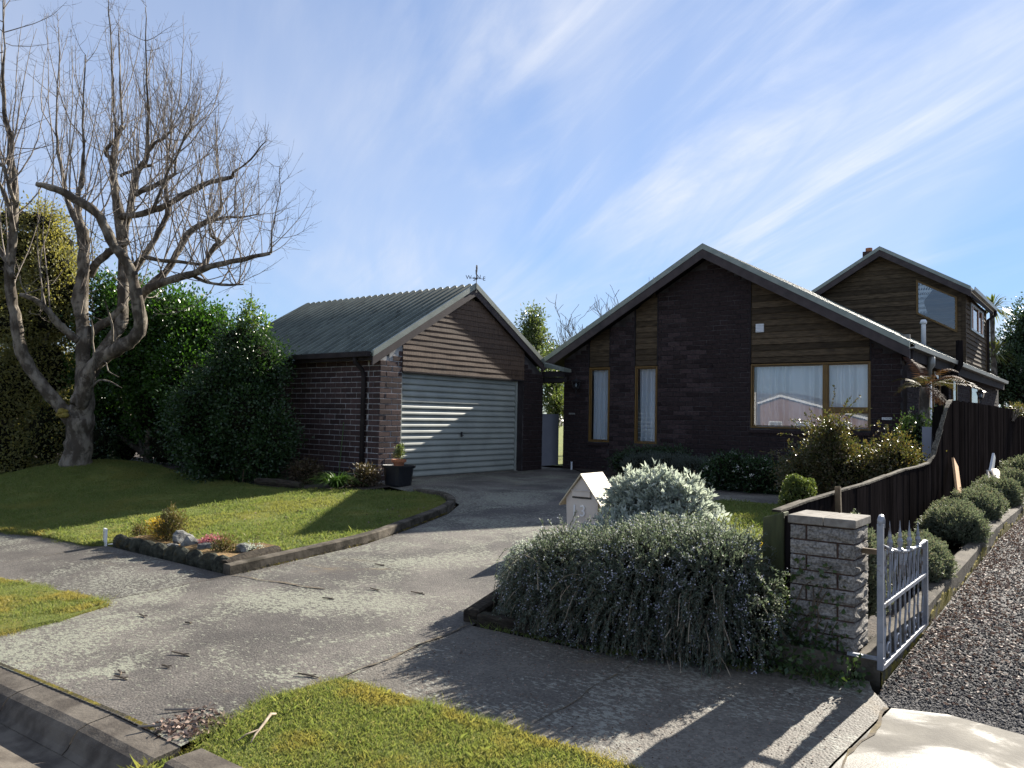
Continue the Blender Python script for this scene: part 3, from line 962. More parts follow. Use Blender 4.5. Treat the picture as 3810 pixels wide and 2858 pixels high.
# ================================================================== BUILDINGS
def brick_mesh(name, L=0.288, H=0.088, D=0.09, c=0.005):
    v = [(0, D, 0), (L, D, 0), (L, D, H), (0, D, H), (0, c, 0), (L, c, 0), (L, c, H), (0, c, H), (c, 0, c), (L - c, 0, c), (L - c, 0, H - c), (c, 0, H - c)]
    f = [(8, 9, 10, 11), (4, 5, 9, 8), (5, 6, 10, 9), (6, 7, 11, 10), (7, 4, 8, 11), (0, 1, 5, 4), (1, 2, 6, 5), (2, 3, 7, 6), (3, 0, 4, 7)]
    return mesh_from(name, v, f)


def lay_bricks(u0, u1, z0, z1, top=None, L=0.30, H=0.10, phase=0):
    """running bond inside a rectangle (and under a sloping top): list of (u, z, length)"""
    out = []
    i = 0
    z = z0
    while z + H * 0.6 <= z1:
        a = math.floor(u0 / L) * L - (L / 2 if (i + phase) % 2 else 0)
        while a < u1:
            p, q = max(a, u0), min(a + L, u1)
            if q - p > 0.05 and (top is None or z + H * 0.9 < min(top(p), top(q))):
                out.append((p + 0.006, z + 0.006, q - p - 0.012))
            a += L
        z += H
        i += 1
    return out


def place_bricks(parent, me, mat, lst, plane, facing, joined=False, name='brick'):
    o0 = ORG[parent]
    if joined:
        vb = np.array([v.co[:] for v in me.vertices])
        fb = [tuple(p.vertices) for p in me.polygons]
        V, F_ = [], []
        for u, z, ln in lst:
            s = ln / 0.288
            jit = RNG.uniform(-0.003, 0.004)
            b = len(V)
            for x, y, zz in vb:
                if facing == '-y':
                    V.append((u + x * s, plane + y + jit, z + zz))
                else:
                    V.append((plane - y - jit, u + x * s, z + zz))
            F_ += [tuple(i + b for i in q) for q in fb]
        me2 = mesh_from(name, np.array(V) - o0, F_)
        return tag(put(name, me2, mat, parent), kind='stuff')
    if not me.materials:
        me.materials.append(mat)
    for u, z, ln in lst:
        o = bpy.data.objects.new(name, me)
        COL.objects.link(o)
        o.parent = parent
        ORG[o] = o0
        jit = RNG.uniform(-0.003, 0.004)
        o.scale = (ln / 0.288, 1, 1)
        if facing == '-y':
            o.location = (u - o0[0], plane + jit - o0[1], z - o0[2])
        else:
            o.location = (plane - jit - o0[0], u - o0[1], z - o0[2])
            o.rotation_euler = (0, 0, math.pi / 2)


def board(parent, z, h, lo, hi, plane, facing, mat, out=0.024, warp=0.0, seg=10, name='weatherboard'):
    """one lapped weatherboard: bottom edge stands off the wall; lo/hi give its ends at a height"""
    a0, a1, b0, b1 = lo(z), hi(z), lo(z + h), hi(z + h)
    if a1 - a0 < 0.06:
        return
    if b1 - b0 < 0.02:
        m_ = (a0 + a1) / 2
        b0, b1 = m_ - 0.01, m_ + 0.01
    ph = random.random() * 9
    fr = 1.2 + random.random() * 1.3
    v, f = [], []
    for i in range(seg + 1):
        t = i / seg
        ua, ub = a0 + (a1 - a0) * t, b0 + (b1 - b0) * t
        w = warp * (math.sin(ua * fr * 2.1 + ph) * 0.6 + math.sin(ua * fr * 4.7 + ph * 2) * 0.4)
        w2 = warp * 0.35 * math.sin(ua * fr * 3 + ph * 3)
        o = out + w
        for u, d, zz in ((ua, -0.002, z + 0.001), (ua, o, z + w2), (ub, 0.001 + w * 0.15, z + h + 0.004), (ub, -0.006, z + h + 0.004)):
            v.append((u, plane - d, zz) if facing == '-y' else (plane + d, u, zz))
    for i in range(seg):
        for k in range(4):
            f.append((i * 4 + k, i * 4 + (k + 1) % 4, (i + 1) * 4 + (k + 1) % 4, (i + 1) * 4 + k))
    f += [(0, 3, 2, 1), (seg * 4, seg * 4 + 1, seg * 4 + 2, seg * 4 + 3)]
    mb = MB()
    mb.add(v, f)
    return mb.build(name, mat, parent)


def P3(u, d, z, plane, facing):
    """wall-plane coordinates to world: d = out of the wall"""
    return (u, plane - d, z) if facing == '-y' else (plane + d, u, z)


def wbox(m, u0, u1, z0, z1, d0, d1, plane, facing):
    if facing == '-y':
        m.box(u0, u1, plane - d1, plane - d0, z0, z1)
    else:
        m.box(plane + d0, plane + d1, u0, u1, z0, z1)
    return m


def wprism(m, poly, d0, d1, plane, facing):
    if facing == '-y':
        m.prism(poly, 'y', plane - d1, plane - d0)
    else:
        m.prism(poly, 'x', plane + d0, plane + d1)
    return m


def gable_trim(parent, plane, facing, apex, ends, fl, bg_, over, mats=('flashing', 'fascia')):
    """barge boards with a metal barge cap above, both sides of a gable"""
    ua, za = apex
    for (ue, ze) in ends:
        top = [(ua, za), (ue, ze)]
        q = [(ua, za), (ue, ze), (ue, ze - fl), (ua, za - fl)]
        wprism(MB(), q, over - 0.03, over + 0.012, plane, facing).build('barge_cap', M[mats[0]], parent)
        q = [(ua, za - fl + 0.004), (ue, ze - fl + 0.004), (ue, ze - fl - bg_), (ua, za - fl - bg_)]
        wprism(MB(), q, over - 0.032, over, plane, facing).build('barge_board', M[mats[1]], parent)


# ------------------------------------------------------------------ garage
XG = -10.61
GY0, GY1, GYA = 9.75, 14.84, 12.29
GZA, GSL = 3.97, 0.577
gar = thing('garage', 'dark brick garage with ribbed green-grey roof and steel tilt door', 'garage', (XG, 11.95, 0))
gtop = lambda y: GZA - 0.30 - abs(y - GYA) * GSL
brk = brick_mesh('brick')
# side wall facing the street
sw = MB().box(-15.95, XG - 0.012, GY0 + 0.009, GY0 + 0.22, -0.3, 2.28).build('side_wall', M['mortar_g'], gar)
lst = [b for b in lay_bricks(-13.75, XG - 0.3, 0.0, 2.28)]
place_bricks(sw, brk, M['brick_g'], lst, GY0, '-y')
lst = lay_bricks(-15.6, -13.762, 0.0, 2.28)
place_bricks(sw, brk, M['brick_g'], lst, GY0, '-y', joined=True, name='brickwork_behind_shrubs')
# front piers
fp = MB().box(XG - 0.22, XG - 0.007, GY0 + 0.222, 10.30, -0.3, gtop(10.30) - 0.02).build('front_pier', M['mortar_g'], gar)
brk2 = brick_mesh('pier_brick')
place_bricks(fp, brk2, M['brick_g'], lay_bricks(GY0, 10.302, 0.0, 3.0, gtop, phase=1), XG, '+x')
lst = lay_bricks(XG - 0.30, XG - 0.0, 0.0, 2.30, phase=1)
place_bricks(sw, brk2, M['brick_g'], lst, GY0, '-y')
rp = MB().prism([(14.09, -0.3), (GY1, -0.3), (GY1, 2.2), (14.09, 2.62)], 'x', XG - 0.22, XG - 0.012).build('front_pier', M['mortar_h'], gar)
place_bricks(rp, brick_mesh('pier_brick_dark'), M['brick_h'], lay_bricks(14.09, GY1, 0.0, 2.4, lambda y: 2.64 - (y - 14.09) * 0.577), XG, '+x', joined=True, name='brickwork')
bk = MB().prism([(GY0 + 0.25, -0.3), (GY1, -0.3), (GY1, 2.1), (GYA, 3.5), (GY0 + 0.25, 2.2)], 'x', -15.95, -15.8)
bk.build('rear_wall', M['mortar_h'], gar)
MB().box(-15.4, XG - 0.222, GY1 - 0.2, GY1, -0.3, 2.1).build('inner_wall', M['mortar_h'], gar)
# gable boards
gw = MB().prism([(10.302, 2.06), (14.09, 2.06), (14.09, gtop(14.09) - 0.01), (GYA, gtop(GYA) - 0.01), (10.302, gtop(10.302) - 0.01)], 'x', XG - 0.06, XG - 0.012).build('gable_wall', M['board_h'], gar)
lo = lambda z: max(10.305, GYA - max(0, (GZA - 0.26 - z) / GSL))
hi = lambda z: min(14.088, GYA + max(0, (GZA - 0.26 - z) / GSL))
z = 2.035
while z < GZA - 0.42:
    board(gw, z, 0.104, lo, hi, XG, '+x', M['board_g'], 0.0105, 0.0022, 22)
    z += 0.104
# tilt door with pressed horizontal ribs
gd = MB().box(XG - 0.12, XG - 0.10, 10.36, 13.87, 0.02, 2.02).build('garage_door', M['door'], gar)
sv = []
for i in range(6):
    pass
prof = [(0.0, 0.0), (0.012, 0.030), (0.030, 0.036), (0.060, 0.030), (0.100, 0.010), (0.1145, 0.004), (0.1185, 0.0)]
sm = MB()
n = len(prof)
sm.add([(XG - 0.098 + d, 10.365, zz) for zz, d in prof] + [(XG - 0.098 + d, 13.865, zz) for zz, d in prof],
       [(i, n + i, n + i + 1, i + 1) for i in range(n - 1)] + [tuple(range(n)), tuple(range(2 * n - 1, n - 1, -1)), (0, n - 1, 2 * n - 1, n)])
slat_me = mesh_from('door_slat', np.array(sm.v) - ORG[gar], sm.f)
for i in range(17):
    o = put('door_slat', slat_me, M['door'], gd)
    o.location.z = 0.02 + i * 0.1176
dh = MB()
dh.box(XG - 0.06, XG - 0.03, 12.05, 12.075, 0.78, 0.88).box(XG - 0.035, XG - 0.015, 12.03, 12.095, 0.80, 0.815)
dh.build('door_handle', M['iron'], gd)
fr = MB()
fr.box(XG - 0.10, XG - 0.045, 10.303, 10.358, 0.0, 2.03).box(XG - 0.10, XG - 0.045, 13.875, 13.92, 0.0, 2.03)
fr.build('door_frame', M['door'], gar)
MB().box(XG - 0.10, XG - 0.03, 13.922, 14.088, 0.0, 2.03).build('door_jamb', M['gutter'], gar)
MB().box(XG - 0.1, XG + 0.012, 10.31, 14.085, 2.005, 2.032).build('door_head', M['gutter'], gar)
MB().box(XG - 0.12, XG - 0.01, 10.30, 13.92, -0.05, 0.018).build('door_sill', M['concrete'], gar)
# dark interior
MB().box(XG - 0.3, XG - 0.25, 10.0, 14.3, 0, 2.4).build('inner_door_lining', M['board_h'], gar)

# roof: one pan per rib
RX1, RX0 = XG + 0.06, -16.1
def roof_pan(pitch, rib, eave, ridge, th=0.02):
    """one trough between ribs, running from eave (y,z) to ridge (y,z); x from 0 to pitch"""
    pf = [(0, 0), (0.012, 0.0), (0.03, rib), (0.062, rib), (0.08, 0.0), (pitch, 0.0)]
    (ye, ze), (yr, zr) = eave, ridge
    m = MB()
    k = len(pf)
    top = [(x, ye, ze + h) for x, h in pf] + [(x, yr, zr + h) for x, h in pf]
    bot = [(x, ye, ze - th) for x, h in pf] + [(x, yr, zr - th) for x, h in pf]
    f = [(i, i + 1, k + i + 1, k + i) for i in range(k - 1)]
    f += [(2 * k + i, 3 * k + i, 3 * k + i + 1, 2 * k + i + 1) for i in range(k - 1)]
    f += [(i, 2 * k + i, 2 * k + i + 1, i + 1) for i in range(k - 1)] + [(k + i, k + i + 1, 3 * k + i + 1, 3 * k + i) for i in range(k - 1)]
    m.add(top + bot, f)
    return m


def roof_slope(parent, name, x0, x1, eave, ridge, pitch, rib, mat, split):
    n = int(round((x1 - x0) / pitch))
    p = (x1 - x0) / n
    pan = roof_pan(p, rib, eave, ridge)
    if split:
        me = mesh_from(name, np.array(pan.v) - np.array([0, ORG[parent][1], ORG[parent][2]]), pan.f)
        for i in range(n):
            o = put(name, me, mat, parent)
            o.location.x = x0 + i * p - ORG[parent][0]
    else:
        m = MB()
        for i in range(n):
            m.add([(x + x0 + i * p, y, z) for x, y, z in pan.v], pan.f)
        m.build(name, mat, parent)


roof = MB().prism([(9.56, GZA - 0.115 - (GYA - 9.56) * GSL), (GYA, GZA - 0.115), (14.78, GZA - 0.115 - (14.78 - GYA) * GSL), (14.78, GZA - 0.15 - (14.78 - GYA) * GSL), (GYA, GZA - 0.15), (9.56, GZA - 0.15 - (GYA - 9.56) * GSL)], 'x', RX0 + 0.02, RX1 - 0.04).build('roof', M['gutter'], gar)
roof_slope(roof, 'roof_sheet', RX0, RX1 - 0.012, (9.48, GZA - 0.05 - (GYA - 9.48) * GSL), (GYA - 0.005, GZA - 0.055), 0.207, 0.058, M['roof'], True)
roof_slope(roof, 'roof_slope_behind', RX0, RX1 - 0.012, (14.8, GZA - 0.05 - (14.8 - GYA) * GSL), (GYA + 0.02, GZA - 0.05), 0.207, 0.048, M['roof'], False)
rc = MB()
rc.prism([(GYA - 0.02, GZA - 0.068), (GYA, GZA - 0.046), (GYA + 0.11, GZA - 0.105), (GYA + 0.11, GZA - 0.115), (GYA, GZA - 0.06), (GYA - 0.02, GZA - 0.075)], 'x', RX0, RX1)
rc.build('ridge_cap', M['roof'], roof)
gable_trim(gar, XG, '+x', (GYA, GZA), [(9.50, GZA - (GYA - 9.50) * GSL), (14.76, GZA - (14.76 - GYA) * GSL)], 0.115, 0.155, 0.072)
gable_trim(gar, RX0, '+x', (GYA, GZA), [(9.50, GZA - (GYA - 9.50) * GSL), (14.76, GZA - (14.76 - GYA) * GSL)], 0.1, 0.155, 0.0)
# eaves gutter, soffit and downpipe
MB().box(RX0, RX1 - 0.035, 9.39, 9.495, 2.235, 2.335).build('gutter', M['gutter'], gar, bevel=0.008)
MB().box(RX0, RX1 - 0.04, 9.497, 9.522, 2.18, 2.32).build('fascia', M['gutter'], gar)
MB().box(RX0, RX1 - 0.04, 9.524, GY0 - 0.002, 2.20, 2.215).build('soffit', M['gutter'], gar)
dp = MB()
dp.tube([(-10.97, 9.45, 2.25), (-10.97, 9.46, 2.15), (-10.98, 9.64, 2.02), (-10.99, 9.69, 1.92), (-10.99, 9.69, 0.0)], 0.042, 8)
dp.build('downpipe', M['gutter'], gar, smooth=True)

# weather vane on the ridge end
wv = thing('weather_vane', 'small black iron weather vane with compass letters on the garage ridge', 'weather vane', (XG + 0.09, GYA - 0.02, GZA - 0.12))
vx, vy = XG + 0.09, GYA - 0.02
MB().tube([(vx, vy, GZA - 0.18), (vx, vy, GZA + 0.33)], 0.0085, 6).build('mast', M['iron'], wv)
ar = MB()
ang = rad(60)
ax, ay = math.cos(ang), math.sin(ang)
ar.tube([(vx - ax * 0.15, vy - ay * 0.15, GZA + 0.09), (vx + ax * 0.15, vy + ay * 0.15, GZA + 0.09)], 0.006, 5)
ar.tube([(vx + ay * 0.12, vy - ax * 0.12, GZA + 0.09), (vx - ay * 0.12, vy + ax * 0.12, GZA + 0.09)], 0.006, 5)
ar.build('compass_arms', M['iron'], wv)
hub = MB().lathe([(0.005, -0.03), (0.022, -0.015), (0.022, 0.015), (0.005, 0.03)], (vx, vy, GZA + 0.085), 8)
hub.build('hub', M['iron'], wv)
for ch_, (dx, dy) in (('E', (ax * 0.17, ay * 0.17)), ('W', (-ax * 0.17, -ay * 0.17)), ('N', (ay * 0.14, -ax * 0.14)), ('S', (-ay * 0.14, ax * 0.14))):
    me = text_mesh(ch_, 0.12, 0.004)
    o = put('compass_letter', me, M['iron'], wv)
    o.location = Vector((vx + dx, vy + dy, GZA + 0.06)) - Vector(ORG[wv])
    o.rotation_euler = (math.pi / 2, 0, rad(50))
vn = MB()
vn.prism([(-0.02, 0.17), (0.035, 0.15), (0.01, 0.2), (0.02, 0.23), (0.03, 0.31), (0.018, 0.37), (-0.012, 0.37), (-0.02, 0.31), (-0.006, 0.24), (-0.03, 0.27)], 'x', -0.005, 0.005)
vn.v = [(vx + x, vy + y, GZA + z) for x, y, z in vn.v]
vn.build('vane_figure', M['iron'], wv)
br = MB().box(vx - 0.035, vx - 0.008, vy - 0.045, vy + 0.045, GZA - 0.2, GZA - 0.17).tube([(vx - 0.02, vy - 0.04, GZA - 0.19), (vx - 0.02, vy - 0.05, GZA - 0.05)], 0.012, 6)
br.build('bracket', M['iron'], wv)

# ------------------------------------------------------------------ house
YH = 15.55
HXA, HZA, HSL = -6.85, 4.90, 0.565
HX0, HX1 = -10.52, -3.13
hs = thing('house', 'dark brown brick and weatherboard house with steep gables and upper storey', 'house', (HXA, YH, 0))
htop = lambda x: HZA - 0.24 - abs(x - HXA) * HSL
cols = [(-10.52, -9.82, 'b'), (-9.82, -9.25, 'w1'), (-9.25, -8.61, 'b'), (-8.61, -8.04, 'w2'), (-8.04, -5.95, 'b'), (-5.95, -3.655, 'wb'), (-3.655, -3.13, 'b')]
zb = -0.2
def wall_poly(x0, x1, z0, full=True, z1=None):
    if z1 is not None:
        return [(x0, z0), (x1, z0), (x1, z1), (x0, z1)]
    p = [(x0, z0), (x1, z0), (x1, htop(x1))]
    if x0 < HXA < x1:
        p.append((HXA, htop(HXA)))
    return p + [(x0, htop(x0))]


cand = []
fw_ = MB()
for x0, x1, k in cols:
    if k == 'b':
        fw_.prism(wall_poly(x0 + 0.001, x1 - 0.001, zb), 'y', YH + 0.012, YH + 0.22)
        cand += [(b, 0) for b in lay_bricks(x0, x1, 0.0, 5, lambda x: htop(x) + 0.02)]
    else:
        zs = {'w1': 0.66, 'w2': 0.66, 'wb': 1.06}[k]
        fw_.prism(wall_poly(x0, x1, zb, z1=zs), 'y', YH + 0.012, YH + 0.22)
        cand += [(b, 0) for b in lay_bricks(x0, x1, 0.0, zs - 0.08)]
front = fw_.build('front_wall', M['mortar_h'], hs)
cand = sorted((b for b, _ in cand), key=lambda b: abs(b[0] + 8.6) + 0.55 * abs(b[1] - 1.9))
place_bricks(front, brick_mesh('house_brick'), M['brick_h'], cand[:285], YH, '-y')
place_bricks(front, brick_mesh('house_brick_far'), M['brick_h'], cand[285:], YH, '-y', joined=True, name='brickwork')
# weatherboard panels over the windows
for x0, x1, zz0 in ((-9.82, -9.25, 2.40), (-8.61, -8.04, 2.40), (-5.95, -3.655, 2.385)):
    pw = MB().prism(wall_poly(x0 + 0.002, x1 - 0.002, zz0), 'y', YH + 0.03, YH + 0.2).build('board_panel', M['board_h'], hs)
    z = zz0
    lo = lambda q: max(x0 + 0.025, HXA - max(0, (HZA - 0.22 - q) / HSL))
    hi = lambda q: min(x1 - 0.025, HXA + max(0, (HZA - 0.22 - q) / HSL))
    while hi(z) - lo(z) > 0.08 and z < max(htop(x0), htop(x1)):
        board(pw, z, 0.125, lo, hi, YH + 0.028, '-y', M['board_h'], 0.022, 0.002, 6)
        z += 0.125
    for xx in (x0, x1):
        MB().box(xx - 0.012, xx + 0.012, YH - 0.005, YH + 0.02, zz0, htop(xx) - 0.0).build('corner_batten', M['gutter'], hs)
# sills of brick on edge
for x0, x1, zs in ((-9.82, -9.25, 0.66), (-8.61, -8.04, 0.66), (-5.95, -3.655, 1.06)):
    MB().prism([(YH - 0.03, zs - 0.085), (YH + 0.1, zs - 0.05), (YH + 0.1, zs - 0.0), (YH - 0.03, zs - 0.03)], 'x', x0 + 0.005, x1 - 0.005).build('window_sill', M['brick_h'], hs)


def curtain(m, x0, x1, z0, z1, y, amp, lam, n=None, gather=None):
    n = n or int((x1 - x0) / 0.012)
    ph = random.random() * 6
    v = []
    rows = 7
    xs_ = []
    x = x0
    for i in range(n + 1):
        t = i / n
        xs_.append(x0 + (x1 - x0) * t)
    for r in range(rows):
        s = r / (rows - 1)
        for i, x in enumerate(xs_):
            w = math.sin(x / lam * 6.283 + 1.6 * math.sin(x * 5.1 + ph) + ph) * (0.6 + 0.4 * math.sin(x * 9.7 + ph))
            a = amp * (0.5 + 0.5 * s)
            v.append((x + 0.01 * math.sin(s * 3 + x * 20), y + w * a, z1 - (z1 - z0) * s))
    f = [(r * (n + 1) + i, r * (n + 1) + i + 1, (r + 1) * (n + 1) + i + 1, (r + 1) * (n + 1) + i) for r in range(rows - 1) for i in range(n)]
    m.add(v, f)
    return m


def window(name, parent, x0, x1, z0, z1, plane, panes, bars, curt=True, wood='timber_gold'):
    """timber window: outer frame, mullions/transoms, one pane of glass per light, a net curtain"""
    fw = 0.03
    m = MB()
    m.box(x0, x1, plane - 0.012, plane + 0.06, z0, z0 + fw).box(x0, x1, plane - 0.012, plane + 0.06, z1 - fw, z1)
    m.box(x0, x0 + fw, plane - 0.0118, plane + 0.0602, z0 + fw, z1 - fw).box(x1 - fw, x1, plane - 0.0118, plane + 0.0602, z0 + fw, z1 - fw)
    w = m.build(name, M[wood], parent)
    for a, b, c, d in bars:
        MB().box(a, b, plane - 0.008, plane + 0.058, c, d).build('mullion', M[wood], w)
    for a, b, c, d in panes:
        o = MB().add([(a, plane + 0.026, c), (b, plane + 0.026, c), (b, plane + 0.026, d), (a, plane + 0.026, d)], [(0, 1, 2, 3)]).build('pane', M['glass'], w)
        bd = MB()
        e = 0.016
        bd.box(a, b, plane + 0.008, plane + 0.024, c, c + e).box(a, b, plane + 0.008, plane + 0.024, d - e, d)
        bd.box(a, a + e, plane + 0.0085, plane + 0.0235, c + e, d - e).box(b - e, b, plane + 0.0085, plane + 0.0235, c + e, d - e)
        bd.build('glazing_bead', M[wood], w)
    return w


w = window('window', hs, -9.81, -9.26, 0.665, 2.385, YH + 0.03, [(-9.77, -9.30, 0.705, 2.345)], [])
c = curtain(MB(), -9.77, -9.30, 0.70, 2.33, YH + 0.17, 0.085, 0.11).build('net_curtain', M['curtain'], w, smooth=True)
w = window('window', hs, -8.60, -8.05, 0.665, 2.385, YH + 0.03, [(-8.56, -8.09, 0.705, 2.345)], [])
curtain(MB(), -8.56, -8.09, 0.70, 2.33, YH + 0.17, 0.085, 0.12).build('net_curtain', M['curtain'], w, smooth=True)
bl = MB()
for i in range(4):
    bl.box(-8.555, -8.095, YH + 0.10, YH + 0.105, 0.80 + i * 0.10, 0.808 + i * 0.10)
bl.build('blind_cord', M['white'], w)
w = window('window', hs, -5.94, -3.66, 1.075, 2.365, YH + 0.03,
           [(-5.90, -4.515, 1.115, 2.325), (-4.43, -3.70, 1.49, 2.325), (-4.43, -3.70, 1.115, 1.405)],
           [(-4.515, -4.43, 1.115, 2.325), (-4.43, -3.70, 1.405, 1.49)])
curtain(MB(), -5.90, -3.70, 1.09, 2.33, YH + 0.18, 0.095, 0.16).build('net_curtain', M['curtain'], w, smooth=True)
# rooms behind the front wall, dark
MB().box(-10.4, -3.3, YH + 1.6, YH + 1.65, 0, 3.0).build('room_partition', M['room'], hs)
# side and rear walls
sdw = MB().box(HX1 - 0.22, HX1 - 0.012, YH + 0.222, 29.58, -0.2, 2.52).build('side_wall', M['mortar_h'], hs)
place_bricks(sdw, brick_mesh('side_brick'), M['brick_h'], lay_bricks(YH, 29.58, 0.3, 2.5), HX1, '+x', joined=True, name='brickwork')
MB().box(HX0 + 0.012, HX0 + 0.22, YH + 0.222, 29.58, -0.2, 2.5).build('far_side_wall', M['mortar_h'], hs)
MB().prism([(HX0, -0.2), (HX1, -0.2), (HX1, 2.5), (HXA, 4.5), (HX0, 2.5)], 'y', 29.6, 29.8).build('rear_wall', M['mortar_h'], hs)
# roof
OV = 0.34
ex0, ex1 = -10.95, -2.93
ez0, ez1 = HZA - (HXA - ex0) * HSL, HZA - (ex1 - HXA) * HSL
rf = MB().prism([(ex0 + 0.02, ez0 - 0.11), (HXA, HZA - 0.11), (ex1 - 0.02, ez1 - 0.11), (ex1 - 0.02, ez1 - 0.15), (HXA, HZA - 0.15), (ex0 + 0.02, ez0 - 0.15)], 'y', YH - OV + 0.05, 29.7).build('roof', M['gutter'], hs)
def slope_y(x_e, z_e, x_r, z_r, y0, y1, nm, pitch=0.207, rib=0.04):
    n_ = int((y1 - y0) / pitch)
    m = MB()
    for i in range(n_):
        ya = y0 + i * pitch
        for (p0, h0), (p1, h1) in zip([(0, 0), (0.02, rib), (0.06, rib), (0.08, 0)], [(0.02, rib), (0.06, rib), (0.08, 0), (pitch, 0)]):
            m.add([(x_e, ya + p0, z_e + h0), (x_e, ya + p1, z_e + h1), (x_r, ya + p1, z_r + h1), (x_r, ya + p0, z_r + h0)], [(0, 1, 2, 3)])
    m.build(nm, M['roof'], rf)
slope_y(ex1, ez1 - 0.045, HXA, HZA - 0.045, YH - OV + 0.02, 29.7, 'roof_slope')
slope_y(ex0, ez0 - 0.045, HXA, HZA - 0.045, YH - OV + 0.02, 29.7, 'roof_slope')
gable_trim(hs, YH, '-y', (HXA, HZA), [(ex0, ez0), (ex1, ez1)], 0.12, 0.19, OV)
# side gutter
gm = MB()
gm.prism([(ex1 - 0.02, ez1 - 0.14), (ex1 + 0.085, ez1 - 0.135), (ex1 + 0.10, ez1 - 0.05), (ex1 + 0.09, ez1 - 0.045), (ex1 + 0.07, ez1 - 0.11), (ex1 - 0.0, ez1 - 0.12)], 'y', YH - OV - 0.01, 29.72)
gm.build('gutter', M['gutter_pale'], hs)
MB().box(ex1 - 0.045, ex1 - 0.022, YH - OV + 0.06, 29.7, ez1 - 0.33, ez1 - 0.12).build('fascia', M['gutter'], hs)
MB().box(HX1 + 0.002, ex1 - 0.047, YH, 29.7, ez1 - 0.33, ez1 - 0.315).build('soffit', M['gutter'], hs)
# front corner downpipe, and pipes along the side
MB().tube([(ex1 - 0.02, YH - 0.08, ez1 - 0.14), (ex1 - 0.04, YH - 0.07, ez1 - 0.35), (HX1 + 0.06, YH - 0.05, ez1 - 0.5), (HX1 + 0.06, YH - 0.05, 0.0)], 0.04, 8).build('downpipe', M['gutter'], hs, smooth=True)
pp = MB()
pp.tube([(-2.90, 17.0, 2.52), (-2.90, 17.0, 2.36), (-2.93, 17.0, 2.28), (-2.93, 17.0, 2.04)], [0.075, 0.075, 0.05, 0.05], 10)
pp.build('rainhead', M['gutter_pale'], hs, smooth=True)
MB().tube([(-2.93, 17.0, 2.05), (-2.93, 17.0, 0.2)], 0.045, 10).build('downpipe', M['pvc'], hs, smooth=True)
vp = MB()
vp.tube([(-2.82, 19.88, 3.09), (-2.82, 19.88, 2.55), (-2.9, 19.6, 2.30), (-3.05, 19.5, 2.1), (-3.05, 19.5, 0.3)], 0.075, 10)
vp.build('vent_pipe', M['fence'], hs, smooth=True)
rpz = HZA - (-3.6 - HXA) * HSL
vp = MB().tube([(-3.6, 20.2, rpz - 0.1), (-3.6, 20.2, 3.50), (-3.6, 20.2, 3.60)], [0.055, 0.05, 0.05], 10)
vp.lathe([(0.075, 0), (0.075, 0.05), (0.05, 0.10)], (-3.6, 20.2, 3.54), 10)
vp.build('roof_vent', M['pvc'], hs, smooth=True)
# side windows, narrow and golden, mostly behind the fern
for ya, yb, z0, z1 in ((18.5, 19.3, 1.2, 2.34), (20.9, 21.55, 0.9, 2.3), (23.8, 25.2, 0.9, 2.26)):
    m = MB()
    m.box(HX1 - 0.03, HX1 + 0.03, ya, yb, z0, z0 + 0.06).box(HX1 - 0.03, HX1 + 0.03, ya, yb, z1 - 0.06, z1)
    m.box(HX1 - 0.03, HX1 + 0.029, ya, ya + 0.06, z0 + 0.06, z1 - 0.06).box(HX1 - 0.03, HX1 + 0.029, yb - 0.06, yb, z0 + 0.06, z1 - 0.06)
    w = m.build('side_window', M['timber_gold'], hs)
    MB().add([(HX1 + 0.012, ya + 0.06, z0 + 0.06), (HX1 + 0.012, yb - 0.06, z0 + 0.06), (HX1 + 0.012, yb - 0.06, z1 - 0.06), (HX1 + 0.012, ya + 0.06, z1 - 0.06)], [(0, 1, 2, 3)]).build('pane', M['glass'], w)
# louvre vent
vt = MB().box(-5.83, -5.665, YH - 0.02, YH + 0.004, 3.01, 3.18).build('wall_vent', M['white'], hs)
lv = MB()
for i in range(5):
    zz = 3.03 + i * 0.028
    lv.add([(-5.82, YH - 0.022, zz), (-5.675, YH - 0.022, zz), (-5.675, YH - 0.03, zz + 0.004), (-5.82, YH - 0.03, zz + 0.004), (-5.82, YH - 0.022, zz + 0.022), (-5.675, YH - 0.022, zz + 0.022)], [(0, 1, 2, 3), (3, 2, 5, 4)])
lv.build('louvre', M['pvc'], vt)

# covered way between garage and house
cv = MB()
cv.prism([(-10.72, 2.50), (-10.06, 2.33), (-10.06, 2.26), (-10.72, 2.40)], 'y', 14.87, 15.18)
cv.build('link_roof', M['flashing'], hs)
MB().box(-10.70, -10.08, 14.9, 14.93, 2.14, 2.28).build('link_fascia', M['gutter'], hs)
MB().box(-13.0, -10.53, 14.95, 15.54, 2.03, 2.12).build('link_ceiling', M['fence'], hs)
MB().box(-10.72, -10.07, 14.94, 15.02, 2.02, 2.139).build('link_beam', M['gutter'], hs)

